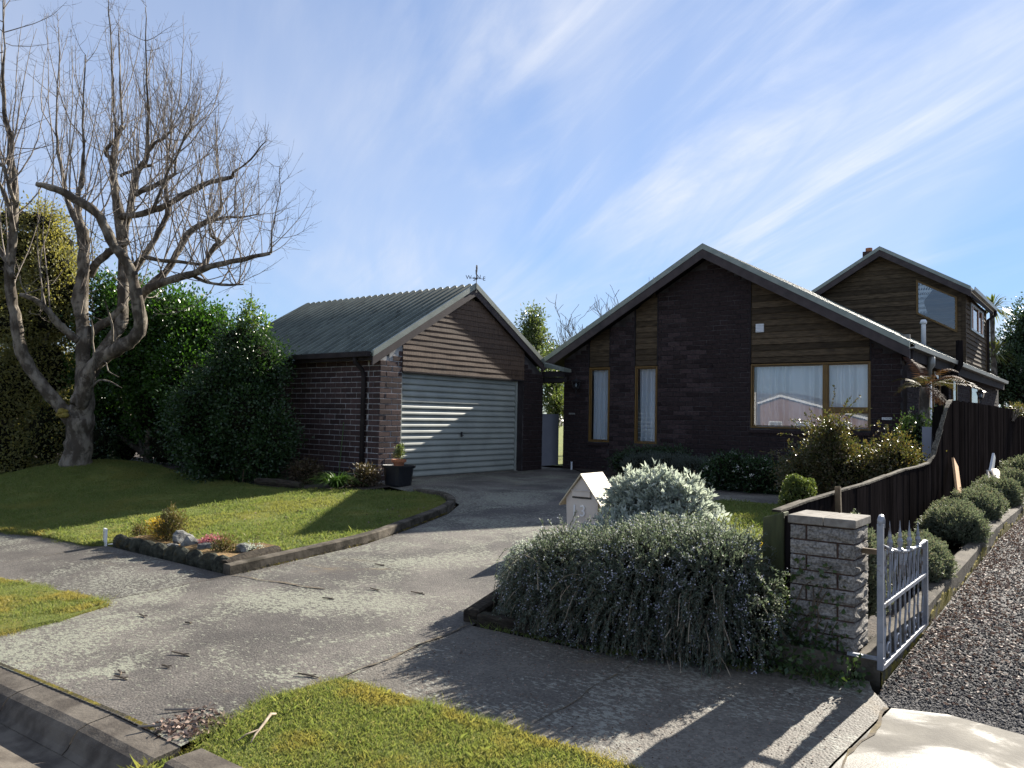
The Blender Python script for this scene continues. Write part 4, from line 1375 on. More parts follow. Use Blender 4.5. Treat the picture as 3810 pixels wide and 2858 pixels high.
# upper storey
UY0, UY1, UX0, UX1 = 22.92, 26.8, -7.05, -3.13
UXA, UZA, USL = -5.09, 5.99, 0.593
utop = lambda x: UZA - 0.22 - abs(x - UXA) * USL
uw = MB().prism([(UX0, 2.4), (UX1 - 0.002, 2.4), (UX1 - 0.002, utop(UX1)), (UXA, utop(UXA)), (UX0, utop(UX0))], 'y', UY0 + 0.005, UY1).build('upper_wall', M['board_h'], hs)
lo = lambda q: max(UX0, UXA - max(0, (UZA - 0.20 - q) / USL))
hi = lambda q: min(UX1 - 0.075, UXA + max(0, (UZA - 0.20 - q) / USL))
z = 2.75
while z < UZA - 0.3:
    board(uw, z, 0.125, lo, hi, UY0, '-y', M['board_h'], 0.022, 0.003, 8)
    z += 0.125
z = 2.6
while z < 4.55:
    board(uw, z, 0.125, lambda q: UY0 + 0.05, lambda q: UY1 - 0.05, UX1, '+x', M['board_h'], 0.024, 0.004, 8)
    z += 0.125
MB().box(UX1 - 0.07, UX1 + 0.03, UY0 - 0.03, UY0 + 0.05, 2.6, utop(UX1)).build('corner_board', M['board_h'], hs)
MB().box(UX1 - 0.04, UX1 + 0.03, UY1 - 0.05, UY1 + 0.02, 2.6, utop(UX1)).build('corner_board', M['board_h'], hs)
ux0, ux1 = -7.25, -2.95
uz0, uz1 = UZA - (UXA - ux0) * USL, UZA - (ux1 - UXA) * USL
MB().prism([(ux0, uz0 - 0.02), (UXA, UZA - 0.02), (ux1, uz1 - 0.02), (ux1, uz1 - 0.1), (UXA, UZA - 0.1), (ux0, uz0 - 0.1)], 'y', UY0 - 0.28, UY1 + 0.3).build('upper_roof', M['roof'], hs)
gable_trim(hs, UY0, '-y', (UXA, UZA), [(ux0, uz0), (ux1, uz1)], 0.10, 0.17, 0.3)
ug = MB()
ug.prism([(ux1 + 0.002, uz1 - 0.13), (ux1 + 0.09, uz1 - 0.12), (ux1 + 0.10, uz1 - 0.03), (ux1 + 0.085, uz1 - 0.03), (ux1 + 0.075, uz1 - 0.1), (ux1 + 0.004, uz1 - 0.11)], 'y', UY0 - 0.31, UY1 + 0.35)
ug.build('gutter', M['gutter_pale'], hs)
MB().box(ux1 - 0.03, ux1 - 0.002, UY0 - 0.26, UY1 + 0.3, uz1 - 0.25, uz1 - 0.11).build('fascia', M['gutter'], hs)
MB().tube([(ux1 + 0.05, UY1 + 0.25, uz1 - 0.12), (ux1 + 0.05, UY1 + 0.25, uz1 - 0.25), (UX1 + 0.06, UY1 + 0.08, uz1 - 0.4), (UX1 + 0.06, UY1 + 0.08, 2.6)], 0.045, 8).build('downpipe', M['gutter'], hs, smooth=True)
ch = MB().box(-6.25, -5.95, 25.6, 25.9, 5.3, 6.5).build('chimney', M['brick_h'], hs)
MB().tube([(-6.1, 25.75, 6.5), (-6.1, 25.75, 6.62)], 0.1, 10).build('chimney_pot', M['terracotta'], ch)
# raked upper window
pts = [(-4.25, 4.13), (-3.295, 3.58), (-3.295, 4.50), (-4.25, 5.04)]
def inset(p, d):
    return [(p[0][0] + d, p[0][1] + d * 0.45), (p[1][0] - d, p[1][1] + d * 1.6), (p[2][0] - d, p[2][1] - d * 0.45), (p[3][0] + d, p[3][1] - d * 1.6)]
ii = inset(pts, 0.05)
m = MB()
for k in range(4):
    q = [pts[k], pts[(k + 1) % 4], ii[(k + 1) % 4], ii[k]]
    m.prism(q, 'y', UY0 - 0.045, UY0 - 0.002)
uwin = m.build('upper_window', M['timber_gold'], hs)
MB().add([(x, UY0 - 0.034, z) for x, z in ii], [(0, 1, 2, 3)]).build('pane', M['glass'], uwin)
MB().add([(x, UY0 - 0.003, z) for x, z in inset(pts, 0.04)], [(0, 1, 2, 3)]).build('blind', M['room'], uwin)
cu = MB()
v, f = [], []
rows, n_ = 12, 26
for r in range(rows):
    s = r / (rows - 1)
    zt = 4.98 - 0.86 * s
    wd = 0.42 * (1 - s) ** 1.0 + 0.12 if s < 0.62 else 0.28 - (0.62 - s) * 0.05 - 0.0
    wd = (0.52 - 0.40 * (s / 0.62)) if s < 0.62 else 0.12 + 0.10 * (s - 0.62) / 0.38
    for i in range(n_):
        t = i / (n_ - 1)
        x = -4.20 + wd * t
        v.append((x, UY0 - 0.017 + 0.008 * math.sin(t * 38), min(zt, 4.985 - (x + 4.2) * 0.565) - 0.0))
for r in range(rows - 1):
    for i in range(n_ - 1):
        f.append((r * n_ + i, r * n_ + i + 1, (r + 1) * n_ + i + 1, (r + 1) * n_ + i))
cu.add(v, f)
cu.build('tied_curtain', M['white'], uwin, smooth=True)
# side window of the upper storey
m = MB()
m.box(UX1 + 0.002, UX1 + 0.05, 23.7, 26.05, 3.72, 3.78).box(UX1 + 0.002, UX1 + 0.05, 23.7, 26.05, 4.39, 4.45)
m.box(UX1 + 0.002, UX1 + 0.0495, 23.7, 23.78, 3.78, 4.39).box(UX1 + 0.002, UX1 + 0.0495, 25.97, 26.05, 3.78, 4.39)
usw = m.build('upper_side_window', M['gutter_pale'], hs)
for ya, yb in ((23.95, 24.1), (25.0, 25.2), (25.7, 25.9)):
    MB().box(UX1 + 0.004, UX1 + 0.045, ya, yb, 3.78, 4.39).build('mullion', M['timber_orange'], usw)
MB().add([(UX1 + 0.026, 23.78, 3.78), (UX1 + 0.026, 25.97, 3.78), (UX1 + 0.026, 25.97, 4.39), (UX1 + 0.026, 23.78, 4.39)], [(0, 1, 2, 3)]).build('pane', M['glass'], usw)

# small fittings on the front wall
def lantern(name, label, x, y, ztop, s, facing='-y'):
    t = thing(name, label, 'lantern', (x, y, ztop - 0.5 * s))
    m = MB()
    m.lathe([(0.004 * s, 0.10 * s), (0.012 * s, 0.06 * s), (0.03 * s, 0.045 * s), (0.125 * s, 0.0), (0.13 * s, -0.012 * s), (0.11 * s, -0.014 * s)], (x, y, ztop - 0.1 * s), 6)
    m.build('lantern_roof', M['iron'], t)
    fr_ = MB()
    for k in range(6):
        a = 2 * math.pi * k / 6
        fr_.tube([(x + 0.11 * s * math.cos(a), y + 0.11 * s * math.sin(a), ztop - 0.11 * s), (x + 0.07 * s * math.cos(a), y + 0.07 * s * math.sin(a), ztop - 0.26 * s)], 0.006 * s, 4)
    fr_.lathe([(0.075 * s, 0), (0.075 * s, -0.015 * s), (0.03 * s, -0.05 * s)], (x, y, ztop - 0.255 * s), 6)
    fr_.build('lantern_cage', M['iron'], t)
    gl = MB()
    n_ = 6
    gl.add([(x + 0.105 * s * math.cos(2 * math.pi * k / n_), y + 0.105 * s * math.sin(2 * math.pi * k / n_), ztop - 0.112 * s) for k in range(n_)] +
           [(x + 0.066 * s * math.cos(2 * math.pi * k / n_), y + 0.066 * s * math.sin(2 * math.pi * k / n_), ztop - 0.255 * s) for k in range(n_)],
           [(k, (k + 1) % n_, n_ + (k + 1) % n_, n_ + k) for k in range(n_)])
    gl.build('lantern_glass', M['lamp_glass'], t)
    MB().lathe([(0.012 * s, 0), (0.02 * s, 0.02 * s), (0.025 * s, 0.06 * s), (0.008 * s, 0.09 * s)], (x, y, ztop - 0.24 * s), 8).build('bulb', M['pvc'], t, smooth=True)
    b = MB()
    dx, dy = (0, 0.15 * s) if facing == '-y' else (-0.15 * s, 0)
    b.tube([(x, y, ztop - 0.29 * s), (x, y, ztop - 0.38 * s), (x + dx * 0.4, y + dy * 0.4, ztop - 0.47 * s), (x + dx * 0.98, y + dy * 0.98, ztop - 0.42 * s)], 0.011 * s, 6)
    b.build('bracket', M['iron'], t)
    return t


lantern('wall_lantern', 'black six-sided coach lantern on the dark brick beside the narrow window', -10.06, YH - 0.16, 2.17, 1.0)
lantern('wall_lantern', 'small lantern on the side wall seen above the fence', -2.95, 24.35, 2.2, 1.0, '+x')
pq = thing('house_plate', 'small grey plate screwed under the wall lantern', 'plate', (-10.27, YH, 1.28))
MB().box(-10.35, -10.18, YH - 0.014, YH - 0.001, 1.285, 1.325).build('plate', M['gutter_pale'], pq)
MB().box(-10.34, -10.337, YH - 0.018, YH - 0.0142, 1.303, 1.307).build('screw', M['iron'], pq)
pq = thing('alarm_plaque', 'small white printed plaque on the brick right of the big window', 'sign', (-3.37, YH, 1.28))
MB().box(-3.46, -3.29, YH - 0.014, YH - 0.001, 1.278, 1.322).build('plaque', M['white'], pq)
ink = MB()
ink.prism([(-3.447, 1.288), (-3.425, 1.288), (-3.436, 1.312)], 'y', YH - 0.0155, YH - 0.0142)
for i, (a, b) in enumerate(((-3.412, 0.010), (-3.397, 0.012), (-3.38, 0.014), (-3.362, 0.010), (-3.347, 0.012), (-3.330, 0.012), (-3.313, 0.010))):
    ink.box(a, a + b * 0.35, YH - 0.0155, YH - 0.0142, 1.29, 1.31)
    ink.box(a + b * 0.36, a + b, YH - 0.0154, YH - 0.0142, 1.29 + 0.007 * (i % 3), 1.295 + 0.007 * (i % 3))
ink.build('printing', M['plaque_ink'], pq)
sp_ = thing('pipe_stub', 'short white plastic pipe standing at the foot of the house corner', 'pipe', (-10.12, 15.34, 0))
MB().tube([(-10.12, 15.34, -0.02), (-10.12, 15.34, 0.17)], 0.022, 10).build('pipe', M['pvc'], sp_)
MB().tube([(-10.12, 15.34, 0.17), (-10.12, 15.34, 0.185)], 0.027, 10).build('pipe_cap', M['pvc'], sp_)
sgt = thing('side_gate', 'plain grey gate panel closing the gap between garage and house', 'gate', (-10.9, 15.5, 0))
MB().box(-10.93, -10.90, 14.86, 15.93, 0.05, 1.29).build('gate_panel', M['grey_gate'], sgt)
MB().box(-10.96, -10.932, 14.86, 15.93, 0.2, 0.3).box(-10.96, -10.932, 14.86, 15.93, 1.05, 1.15).build('gate_rail', M['grey_gate'], sgt)
MB().box(-10.899, -10.88, 15.0, 15.02, 0.8, 0.86).build('gate_latch', M['iron'], sgt)

# ================================================================== PLANTS
def unit(a):
    return a / (np.linalg.norm(a, axis=-1, keepdims=True) + 1e-9)


def leaf_quads(p, d, L, W, curl=0.25):
    """kite-shaped leaves from points p along d; L, W arrays or numbers"""
    n = len(p)
    d = unit(d)
    r = unit(RNG.standard_normal((n, 3)))
    s = unit(np.cross(d, r))
    u = np.cross(s, d)
    L = (np.ones(n) * L)[:, None]
    W = (np.ones(n) * W)[:, None]
    v = np.empty((n, 4, 3))
    v[:, 0] = p
    v[:, 1] = p + d * L * 0.45 + s * W + u * L * 0.06
    v[:, 2] = p + d * L - u * L * curl * 0.3
    v[:, 3] = p + d * L * 0.45 - s * W + u * L * 0.06
    f = np.arange(n * 4).reshape(n, 4)
    return v.reshape(-1, 3), f


def cat(parts):
    V, F_, b = [], [], 0
    for v, f in parts:
        V.append(v)
        F_.append(f + b)
        b += len(v)
    return np.concatenate(V), np.concatenate(F_)


def crown_points(lobes, ncl, per, sigma, shell=0.28, inner=0.15):
    """leaf positions: clumps gathered near the surface of the lobes, fewer inside"""
    lob = np.array(lobes, float)
    vol = (lob[:, 3] * lob[:, 5]) + (lob[:, 4] * lob[:, 5])
    k = RNG.choice(len(lob), ncl, p=vol / vol.sum())
    dirn = unit(RNG.standard_normal((ncl, 3)))
    rr = 1 - np.abs(RNG.standard_normal(ncl)) * shell
    ins = RNG.random(ncl) < inner
    rr[ins] = RNG.random(ins.sum()) * 0.8
    rr += 0.10 * np.sin(dirn[:, 0] * 7 + k) * np.sin(dirn[:, 2] * 6 + 2 * k)
    c = lob[k, :3] + dirn * lob[k, 3:6] * rr[:, None]
    m = np.maximum(1, RNG.poisson(per, ncl))
    idx = np.repeat(np.arange(ncl), m)
    off = RNG.standard_normal((len(idx), 3)) * sigma
    # each clump grows a little towards the light at its own tip
    return c[idx] + off, unit(dirn[idx] * 0.6 + np.array([0, 0, 0.25]) + 0.9 * unit(RNG.standard_normal((len(idx), 3))) + off / sigma * 0.35), idx


def foliage(name, parent, lobes, mat, ncl, per, sigma, L, W, shell=0.28, inner=0.15, up=0.0, zmin=None, droop=0.0):
    p, d, idx = crown_points(lobes, ncl, per, sigma, shell, inner)
    d = unit(d + np.array([0, 0, up]) - np.array([0, 0, droop]))
    if zmin is not None:
        k = p[:, 2] > zmin
        p, d = p[k], d[k]
    n = len(p)
    v, f = leaf_quads(p, d, L * (0.6 + 0.8 * RNG.random(n)), W * (0.7 + 0.6 * RNG.random(n)))
    return tag(put(name, mesh_np(name, v - ORG[parent], f), mat, parent), kind='stuff')


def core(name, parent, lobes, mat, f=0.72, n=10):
    """solid lumps added inside a shrub to keep daylight from showing through"""
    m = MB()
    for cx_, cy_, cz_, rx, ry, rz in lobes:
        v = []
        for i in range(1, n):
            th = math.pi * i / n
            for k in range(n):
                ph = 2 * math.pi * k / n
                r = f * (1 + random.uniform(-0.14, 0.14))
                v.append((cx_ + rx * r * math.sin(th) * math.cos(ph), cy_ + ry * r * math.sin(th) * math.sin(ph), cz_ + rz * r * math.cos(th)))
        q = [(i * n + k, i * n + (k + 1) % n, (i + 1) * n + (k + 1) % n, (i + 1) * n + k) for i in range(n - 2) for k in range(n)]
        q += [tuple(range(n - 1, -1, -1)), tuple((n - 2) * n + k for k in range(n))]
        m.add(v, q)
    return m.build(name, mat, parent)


def stems(parent, base, tips, r0, r1, mat, sag=0.0, name='stems', n=4):
    m = MB()
    for b, t in zip(base, tips):
        b, t = Vector(b), Vector(t)
        mid = (b + t) / 2 + Vector((random.uniform(-1, 1), random.uniform(-1, 1), random.uniform(0, 1))) * (t - b).length * 0.12
        m.tube([b, mid, t], [r0, (r0 + r1) / 2, r1], n, cap=False)
    return tag(m.build(name, mat, parent), kind='stuff')


CORE_SHADE = surf('core_painted_shade', (0.006, 0.007, 0.004), (0.014, 0.014, 0.008), 12, 0.95, bs=0.8, bd=0.03, bscale=20, spec=0.05)  # near-black filler: the deep shade inside foliage put into the colour
LM = {
    'olive': leafmat('leaf_olive', [(0.13, 0.128, 0.048), (0.17, 0.165, 0.06), (0.205, 0.195, 0.08), (0.13, 0.145, 0.055)], 0.6, 0.45, 0.4, tint=(1.6, 1.5, 0.75)),
    'camellia': leafmat('leaf_camellia', [(0.022, 0.055, 0.012), (0.035, 0.085, 0.016), (0.055, 0.12, 0.022), (0.028, 0.068, 0.014)], 0.36, 0.34, 0.5),
    'holly': leafmat('leaf_dark_gloss', [(0.016, 0.036, 0.013), (0.024, 0.052, 0.016), (0.034, 0.068, 0.022)], 0.4, 0.25, 0.45),
    'sprig': leafmat('leaf_young', [(0.06, 0.12, 0.03), (0.09, 0.16, 0.04), (0.13, 0.16, 0.05)], 0.35, 0.35, 0.5),
    'abelia': leafmat('leaf_abelia', [(0.045, 0.055, 0.022), (0.075, 0.075, 0.028), (0.10, 0.06, 0.032), (0.06, 0.075, 0.025), (0.17, 0.13, 0.075)], 0.42, 0.3, 0.45),
    'rosemary': leafmat('leaf_rosemary', [(0.075, 0.098, 0.07), (0.11, 0.135, 0.10), (0.16, 0.18, 0.145), (0.08, 0.108, 0.074), (0.20, 0.21, 0.18)], 0.55, 0.36, 0.35, tint=(1.2, 1.3, 0.95)),
    'silver': leafmat('leaf_silver', [(0.34, 0.375, 0.325), (0.43, 0.46, 0.405), (0.50, 0.525, 0.475), (0.30, 0.335, 0.295)], 0.75, 0.42, 0.2, tint=(1.1, 1.15, 1.0)),
    'hebe': leafmat('leaf_hebe', [(0.085, 0.105, 0.068), (0.125, 0.15, 0.095), (0.18, 0.20, 0.135), (0.16, 0.135, 0.10)], 0.6, 0.3, 0.25, tint=(1.2, 1.25, 0.95)),
    'lav': leafmat('leaf_lavender', [(0.06, 0.075, 0.065), (0.085, 0.10, 0.085), (0.11, 0.125, 0.11)], 0.7, 0.15, 0.2),
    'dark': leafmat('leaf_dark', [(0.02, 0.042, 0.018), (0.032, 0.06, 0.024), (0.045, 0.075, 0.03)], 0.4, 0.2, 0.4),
    'petal': leafmat('petal_white', [(0.45, 0.47, 0.42), (0.6, 0.6, 0.55), (0.5, 0.45, 0.46)], 0.6, 0.2, 0.2),
    'lilac': leafmat('petal_lilac', [(0.32, 0.32, 0.45), (0.42, 0.42, 0.55), (0.5, 0.5, 0.58)], 0.6, 0.2, 0.2),
    'pink': leafmat('petal_pink', [(0.34, 0.09, 0.15), (0.45, 0.16, 0.24), (0.28, 0.08, 0.10)], 0.6, 0.2, 0.2),
    'gold': leafmat('leaf_gold', [(0.38, 0.24, 0.03), (0.48, 0.32, 0.05), (0.30, 0.22, 0.04)], 0.6, 0.3, 0.2),
    'heath': leafmat('leaf_heather', [(0.12, 0.09, 0.035), (0.10, 0.11, 0.035), (0.17, 0.11, 0.06), (0.09, 0.10, 0.03)], 0.6, 0.25, 0.2),
    'brown': leafmat('leaf_brown', [(0.055, 0.038, 0.022), (0.08, 0.055, 0.032), (0.05, 0.045, 0.02)], 0.6, 0.2, 0.3),
    'fern': leafmat('frond', [(0.075, 0.065, 0.025), (0.10, 0.05, 0.028), (0.06, 0.07, 0.022), (0.11, 0.09, 0.035)], 0.6, 0.3, 0.15),
    'fern_d': leafmat('frond_dead', [(0.09, 0.042, 0.03), (0.12, 0.06, 0.042), (0.065, 0.035, 0.026)], 0.7, 0.3, 0.1),
    'clump': leafmat('strap_leaf', [(0.035, 0.075, 0.016), (0.055, 0.11, 0.022), (0.075, 0.13, 0.03)], 0.4, 0.3, 0.4),
    'palm': leafmat('sword_leaf', [(0.09, 0.11, 0.035), (0.14, 0.15, 0.06), (0.18, 0.17, 0.08)], 0.45, 0.3, 0.4),
    'ivy': leafmat('leaf_ivy', [(0.03, 0.055, 0.02), (0.045, 0.08, 0.025), (0.06, 0.085, 0.03)], 0.4, 0.2, 0.4),
    'box': leafmat('leaf_box', [(0.07, 0.10, 0.03), (0.11, 0.14, 0.05), (0.15, 0.16, 0.06)], 0.45, 0.3, 0.4),
    'far': leafmat('leaf_far', [(0.07, 0.10, 0.04), (0.11, 0.14, 0.06), (0.15, 0.17, 0.08)], 0.4, 0.3, 0.5),
}

LIMBS = {
    'trunk': [(-16.12,6.94,-0.3,0.38),(-16.1,6.94,0.06,0.298),(-16.08,6.94,0.52,0.253),(-16.06,6.93,0.92,0.253),(-16.03,6.94,1.24,0.226),(-16.01,6.94,1.51,0.199)],
    'A': [(-16.06,6.94,0.74,0.154),(-16.09,6.84,0.95,0.189),(-16.18,6.7,1.16,0.175),(-16.27,6.56,1.34,0.161),(-16.45,6.33,1.69,0.152),(-16.61,6.13,2.11,0.142),(-16.65,6.0,2.54,0.133),(-16.64,5.93,2.98,0.124),(-16.66,5.82,3.5,0.119),(-16.6,5.78,4.02,0.114),(-16.49,5.77,4.53,0.105),(-16.4,5.75,5.05,0.096),(-16.36,5.7,5.47,0.087),(-16.32,5.64,5.93,0.078),(-16.29,5.59,6.26,0.069),(-16.31,5.48,6.67,0.052),(-16.28,5.42,7.29,0.034),(-16.2,5.37,8.12,0.017),(-16.16,5.29,9.03,0.009)],
    'A2': [(-16.34,5.76,4.51,0.052),(-16.29,5.61,4.91,0.043),(-16.24,5.47,5.26,0.034),(-16.19,5.33,5.43,0.025)],
    'A3': [(-16.11,5.66,5.02,0.043),(-16.05,5.52,5.28,0.038),(-16.02,5.37,5.58,0.034),(-15.98,5.22,5.7,0.025)],
    'A4': [(-16.37,5.78,3.64,0.061),(-16.72,5.75,4.03,0.053),(-17.09,5.69,4.42,0.045)],
    'B': [(-16.04,6.95,0.88,0.172),(-16.08,6.97,1.24,0.209),(-16.12,6.98,1.51,0.205),(-16.16,7.0,2.07,0.183),(-16.21,6.99,2.69,0.165),(-16.29,6.98,3.08,0.156),(-16.33,6.98,3.62,0.157),(-16.36,7.0,4.15,0.148),(-16.4,7.01,4.65,0.13),(-16.52,6.97,4.91,0.103),(-16.6,6.96,5.26,0.084),(-16.63,6.99,5.55,0.066),(-16.63,7.04,5.85,0.057),(-16.65,7.06,6.43,0.033),(-16.71,7.03,7.3,0.021),(-16.72,7.04,8.47,0.012)],
    'B2': [(-16.71,7.12,4.55,0.085),(-16.89,7.06,5.04,0.076),(-17.1,7.0,5.39,0.067),(-17.26,6.96,5.75,0.058),(-17.39,6.96,6.11,0.048),(-17.53,6.93,6.57,0.039),(-17.66,6.9,7.38,0.024),(-17.71,6.92,8.39,0.016),(-17.8,6.91,9.32,0.009)],
    'B3': [(-16.25,6.93,2.98,0.092),(-16.34,6.88,3.35,0.083),(-16.32,6.92,3.72,0.074),(-16.21,7.03,4.0,0.065)],
    'C1': [(-15.91,6.9,1.24,0.135),(-15.78,6.89,1.55,0.179),(-15.58,6.92,2.0,0.178),(-15.27,7.05,2.26,0.168),(-14.98,7.16,2.41,0.158),(-14.75,7.24,2.52,0.153),(-14.57,7.27,2.69,0.148),(-14.46,7.24,2.91,0.138),(-14.42,7.16,3.24,0.133),(-14.4,7.06,3.51,0.128),(-14.37,6.97,3.79,0.123),(-14.4,6.83,4.03,0.119),(-14.45,6.68,4.22,0.109),(-14.48,6.55,4.48,0.105),(-14.48,6.43,4.68,0.1),(-14.55,6.27,4.82,0.095),(-14.66,6.08,4.94,0.091),(-14.75,5.9,5.05,0.082),(-14.88,5.7,5.11,0.069),(-14.94,5.55,5.13,0.053)],
    'C2': [(-15.98,7.18,2.21,0.156),(-15.85,7.35,2.57,0.152),(-15.78,7.49,2.87,0.148),(-15.8,7.56,3.19,0.144),(-15.86,7.58,3.66,0.14),(-15.93,7.61,3.98,0.136),(-16.02,7.62,4.37,0.132),(-16.13,7.6,4.85,0.123),(-16.26,7.58,5.34,0.114),(-16.38,7.56,5.84,0.105),(-16.47,7.56,6.25,0.096),(-16.52,7.6,6.56,0.087),(-16.55,7.66,6.88,0.078),(-16.54,7.75,7.18,0.059)],
    'C2s': [(-16.62,7.7,6.9,0.039),(-16.69,7.65,7.5,0.029),(-16.74,7.59,8.38,0.022),(-16.8,7.54,9.28,0.014),(-16.85,7.49,9.97,0.008)],
    'C2t': [(-16.54,7.76,7.15,0.029),(-16.65,7.75,7.92,0.024),(-16.77,7.74,8.75,0.016),(-16.89,7.74,9.39,0.009)],
    'C2b': [(-15.98,7.56,4.63,0.094),(-15.83,7.61,5.13,0.094),(-15.73,7.63,5.49,0.089),(-15.68,7.62,5.8,0.084),(-15.58,7.64,6.03,0.079),(-15.45,7.7,6.17,0.074),(-15.37,7.71,6.34,0.06),(-15.32,7.7,6.56,0.042),(-15.3,7.64,7.46,0.028),(-15.28,7.56,8.37,0.018),(-15.23,7.52,9.23,0.009)],
    'C2c': [(-15.35,7.7,6.36,0.046),(-15.13,7.74,6.5,0.041),(-14.88,7.8,6.6,0.037),(-14.69,7.82,6.69,0.032)],
    'C2d': [(-16.6,7.61,6.43,0.058),(-16.66,7.52,6.55,0.058),(-16.58,7.53,6.7,0.048),(-16.45,7.58,6.83,0.029)],
    'C3': [(-16.42,7.07,2.54,0.111),(-16.18,7.2,2.8,0.111),(-15.89,7.37,3.0,0.102),(-15.65,7.5,3.28,0.083)],
    'D1': [(-14.82,7.39,3.28,0.115),(-14.61,7.38,3.44,0.105),(-14.35,7.43,3.54,0.1),(-13.92,7.59,3.67,0.091),(-13.53,7.73,3.74,0.086),(-13.24,7.8,3.83,0.076),(-12.86,7.93,3.9,0.063),(-12.41,8.11,3.97,0.054),(-11.98,8.29,4.05,0.041)],
    'D1b': [(-13.37,7.85,3.85,0.06),(-13.29,7.88,4.05,0.056),(-13.18,7.95,4.27,0.051),(-13.11,7.98,4.35,0.043),(-13.21,7.87,4.45,0.034),(-13.23,7.82,4.77,0.021),(-13.28,7.74,5.19,0.014),(-13.33,7.65,5.95,0.009)],
    'D1c': [(-11.98,8.29,4.05,0.025),(-11.93,8.28,4.27,0.018),(-11.88,8.27,4.59,0.013),(-11.75,8.31,5.17,0.009),(-11.74,8.27,5.57,0.006)],
    'D1d': [(-13.63,7.79,3.73,0.043),(-13.38,7.86,3.62,0.039),(-13.08,7.96,3.54,0.034),(-12.79,8.06,3.52,0.03),(-12.54,8.14,3.52,0.021)],
    'D2': [(-14.88,7.46,3.4,0.098),(-14.77,7.65,3.67,0.094),(-14.67,7.83,3.92,0.09),(-14.63,7.96,4.19,0.086),(-14.6,8.09,4.49,0.082),(-14.56,8.22,4.74,0.078),(-14.4,8.45,4.98,0.069),(-14.31,8.63,5.13,0.06),(-14.31,8.73,5.33,0.047),(-14.4,8.74,5.8,0.024),(-14.52,8.73,6.58,0.015),(-14.62,8.73,7.28,0.01)],
    'D2b': [(-14.69,8.3,4.77,0.056),(-14.47,8.36,4.91,0.046),(-14.22,8.46,4.97,0.041),(-13.89,8.6,5.05,0.032),(-13.6,8.73,5.02,0.023),(-13.24,8.9,5.08,0.014)],
    'D3': [(-15.53,7.57,3.87,0.083),(-15.44,7.73,4.23,0.083),(-15.34,7.91,4.6,0.079),(-15.33,8.01,4.86,0.075),(-15.3,8.13,5.11,0.071),(-15.35,8.19,5.41,0.066),(-15.48,8.18,5.78,0.052),(-15.53,8.23,6.35,0.029),(-15.55,8.29,7.05,0.019),(-15.61,8.32,7.76,0.012)],
    'D4': [(-15.88,7.49,5.08,0.075),(-15.69,7.52,5.1,0.079),(-15.41,7.61,5.1,0.078),(-15.08,7.75,5.18,0.078),(-14.75,7.89,5.28,0.073),(-14.42,8.02,5.44,0.073),(-14.1,8.15,5.58,0.068),(-13.77,8.28,5.67,0.058),(-13.46,8.41,5.72,0.045),(-13.35,8.37,5.78,0.031),(-13.08,8.46,5.91,0.022),(-12.79,8.55,6.19,0.014),(-12.61,8.57,6.29,0.009)],
    'D5': [(-15.47,7.53,5.49,0.06),(-15.29,7.58,5.54,0.06),(-15.12,7.64,5.58,0.059),(-14.85,7.77,5.7,0.055),(-14.59,7.88,5.85,0.045),(-14.51,7.85,6.06,0.023),(-14.3,7.91,6.58,0.016),(-14.15,7.93,6.74,0.013),(-13.96,7.97,7.3,0.009)],
    'D6': [(-16.4,7.14,3.89,0.103),(-16.23,7.17,4.12,0.102),(-15.99,7.25,4.28,0.102),(-15.74,7.34,4.41,0.092),(-15.49,7.44,4.55,0.073)],
    'D7': [(-14.98,7.35,4.0,0.054),(-14.74,7.4,4.13,0.053),(-14.4,7.55,4.06,0.048),(-14.0,7.74,4.02,0.044),(-13.56,7.95,3.95,0.039)],
    'D8': [(-16.17,7.59,6.01,0.048),(-15.78,7.76,6.15,0.038),(-15.46,7.88,6.17,0.038)],
    'D9': [(-14.89,7.62,5.12,0.036),(-14.67,7.69,5.54,0.036),(-14.51,7.72,5.84,0.031),(-14.31,7.79,6.18,0.027),(-14.11,7.85,6.48,0.022),(-13.97,7.87,6.68,0.018)],
    'E': [(-15.86,6.75,2.53,0.098),(-15.9,6.61,2.63,0.098),(-15.92,6.47,2.77,0.093),(-15.95,6.33,2.89,0.088),(-15.96,6.21,3.04,0.083),(-15.97,6.08,3.17,0.069),(-15.96,5.98,3.24,0.06),(-16.07,5.78,3.31,0.047)],
    'F1': [(-15.44,6.87,1.68,0.026),(-15.33,6.84,2.12,0.031),(-15.27,6.77,2.64,0.026),(-15.24,6.7,2.89,0.017)],
    'F2': [(-15.01,7.03,2.43,0.023),(-14.93,6.95,2.81,0.023),(-14.87,6.85,3.06,0.017),(-14.83,6.75,3.21,0.012)],
    'F3': [(-15.42,6.88,1.64,0.031),(-15.19,6.88,1.75,0.026),(-14.89,6.95,1.72,0.019),(-14.6,7.01,1.61,0.01)],
    'F4': [(-15.38,6.9,1.95,0.022),(-15.16,6.93,2.12,0.016),(-15.01,6.93,1.94,0.013),(-14.75,7.01,1.81,0.009)],
}
OLIVE = [(-18.35,7.3,4.3,0.55,0.6,0.55),(-18.2,7.2,3.1,0.5,0.6,0.5),(-18.7,7.1,5.3,0.5,0.5,0.35),(-19.3,6.8,5.4,0.6,0.6,0.35),(-19.49,6.86,4.52,1.14,1.1,1.14),(-18.94,7.4,4.87,0.64,0.8,0.75),(-19.04,7.04,3.06,1.23,1.2,1.12),(-18.44,7.34,3.67,0.61,0.8,0.91),(-20.31,6.25,4.09,1.14,1.3,1.65),(-18.96,6.79,1.62,1.11,1.1,1.21),(-18.4,7.2,2.03,0.7,0.8,1.0),(-19.83,6.11,1.8,1.0,1.2,2.01),(-18.83,6.71,0.32,0.99,0.9,0.89),(-17.98,7.1,0.64,0.59,0.6,0.98)]
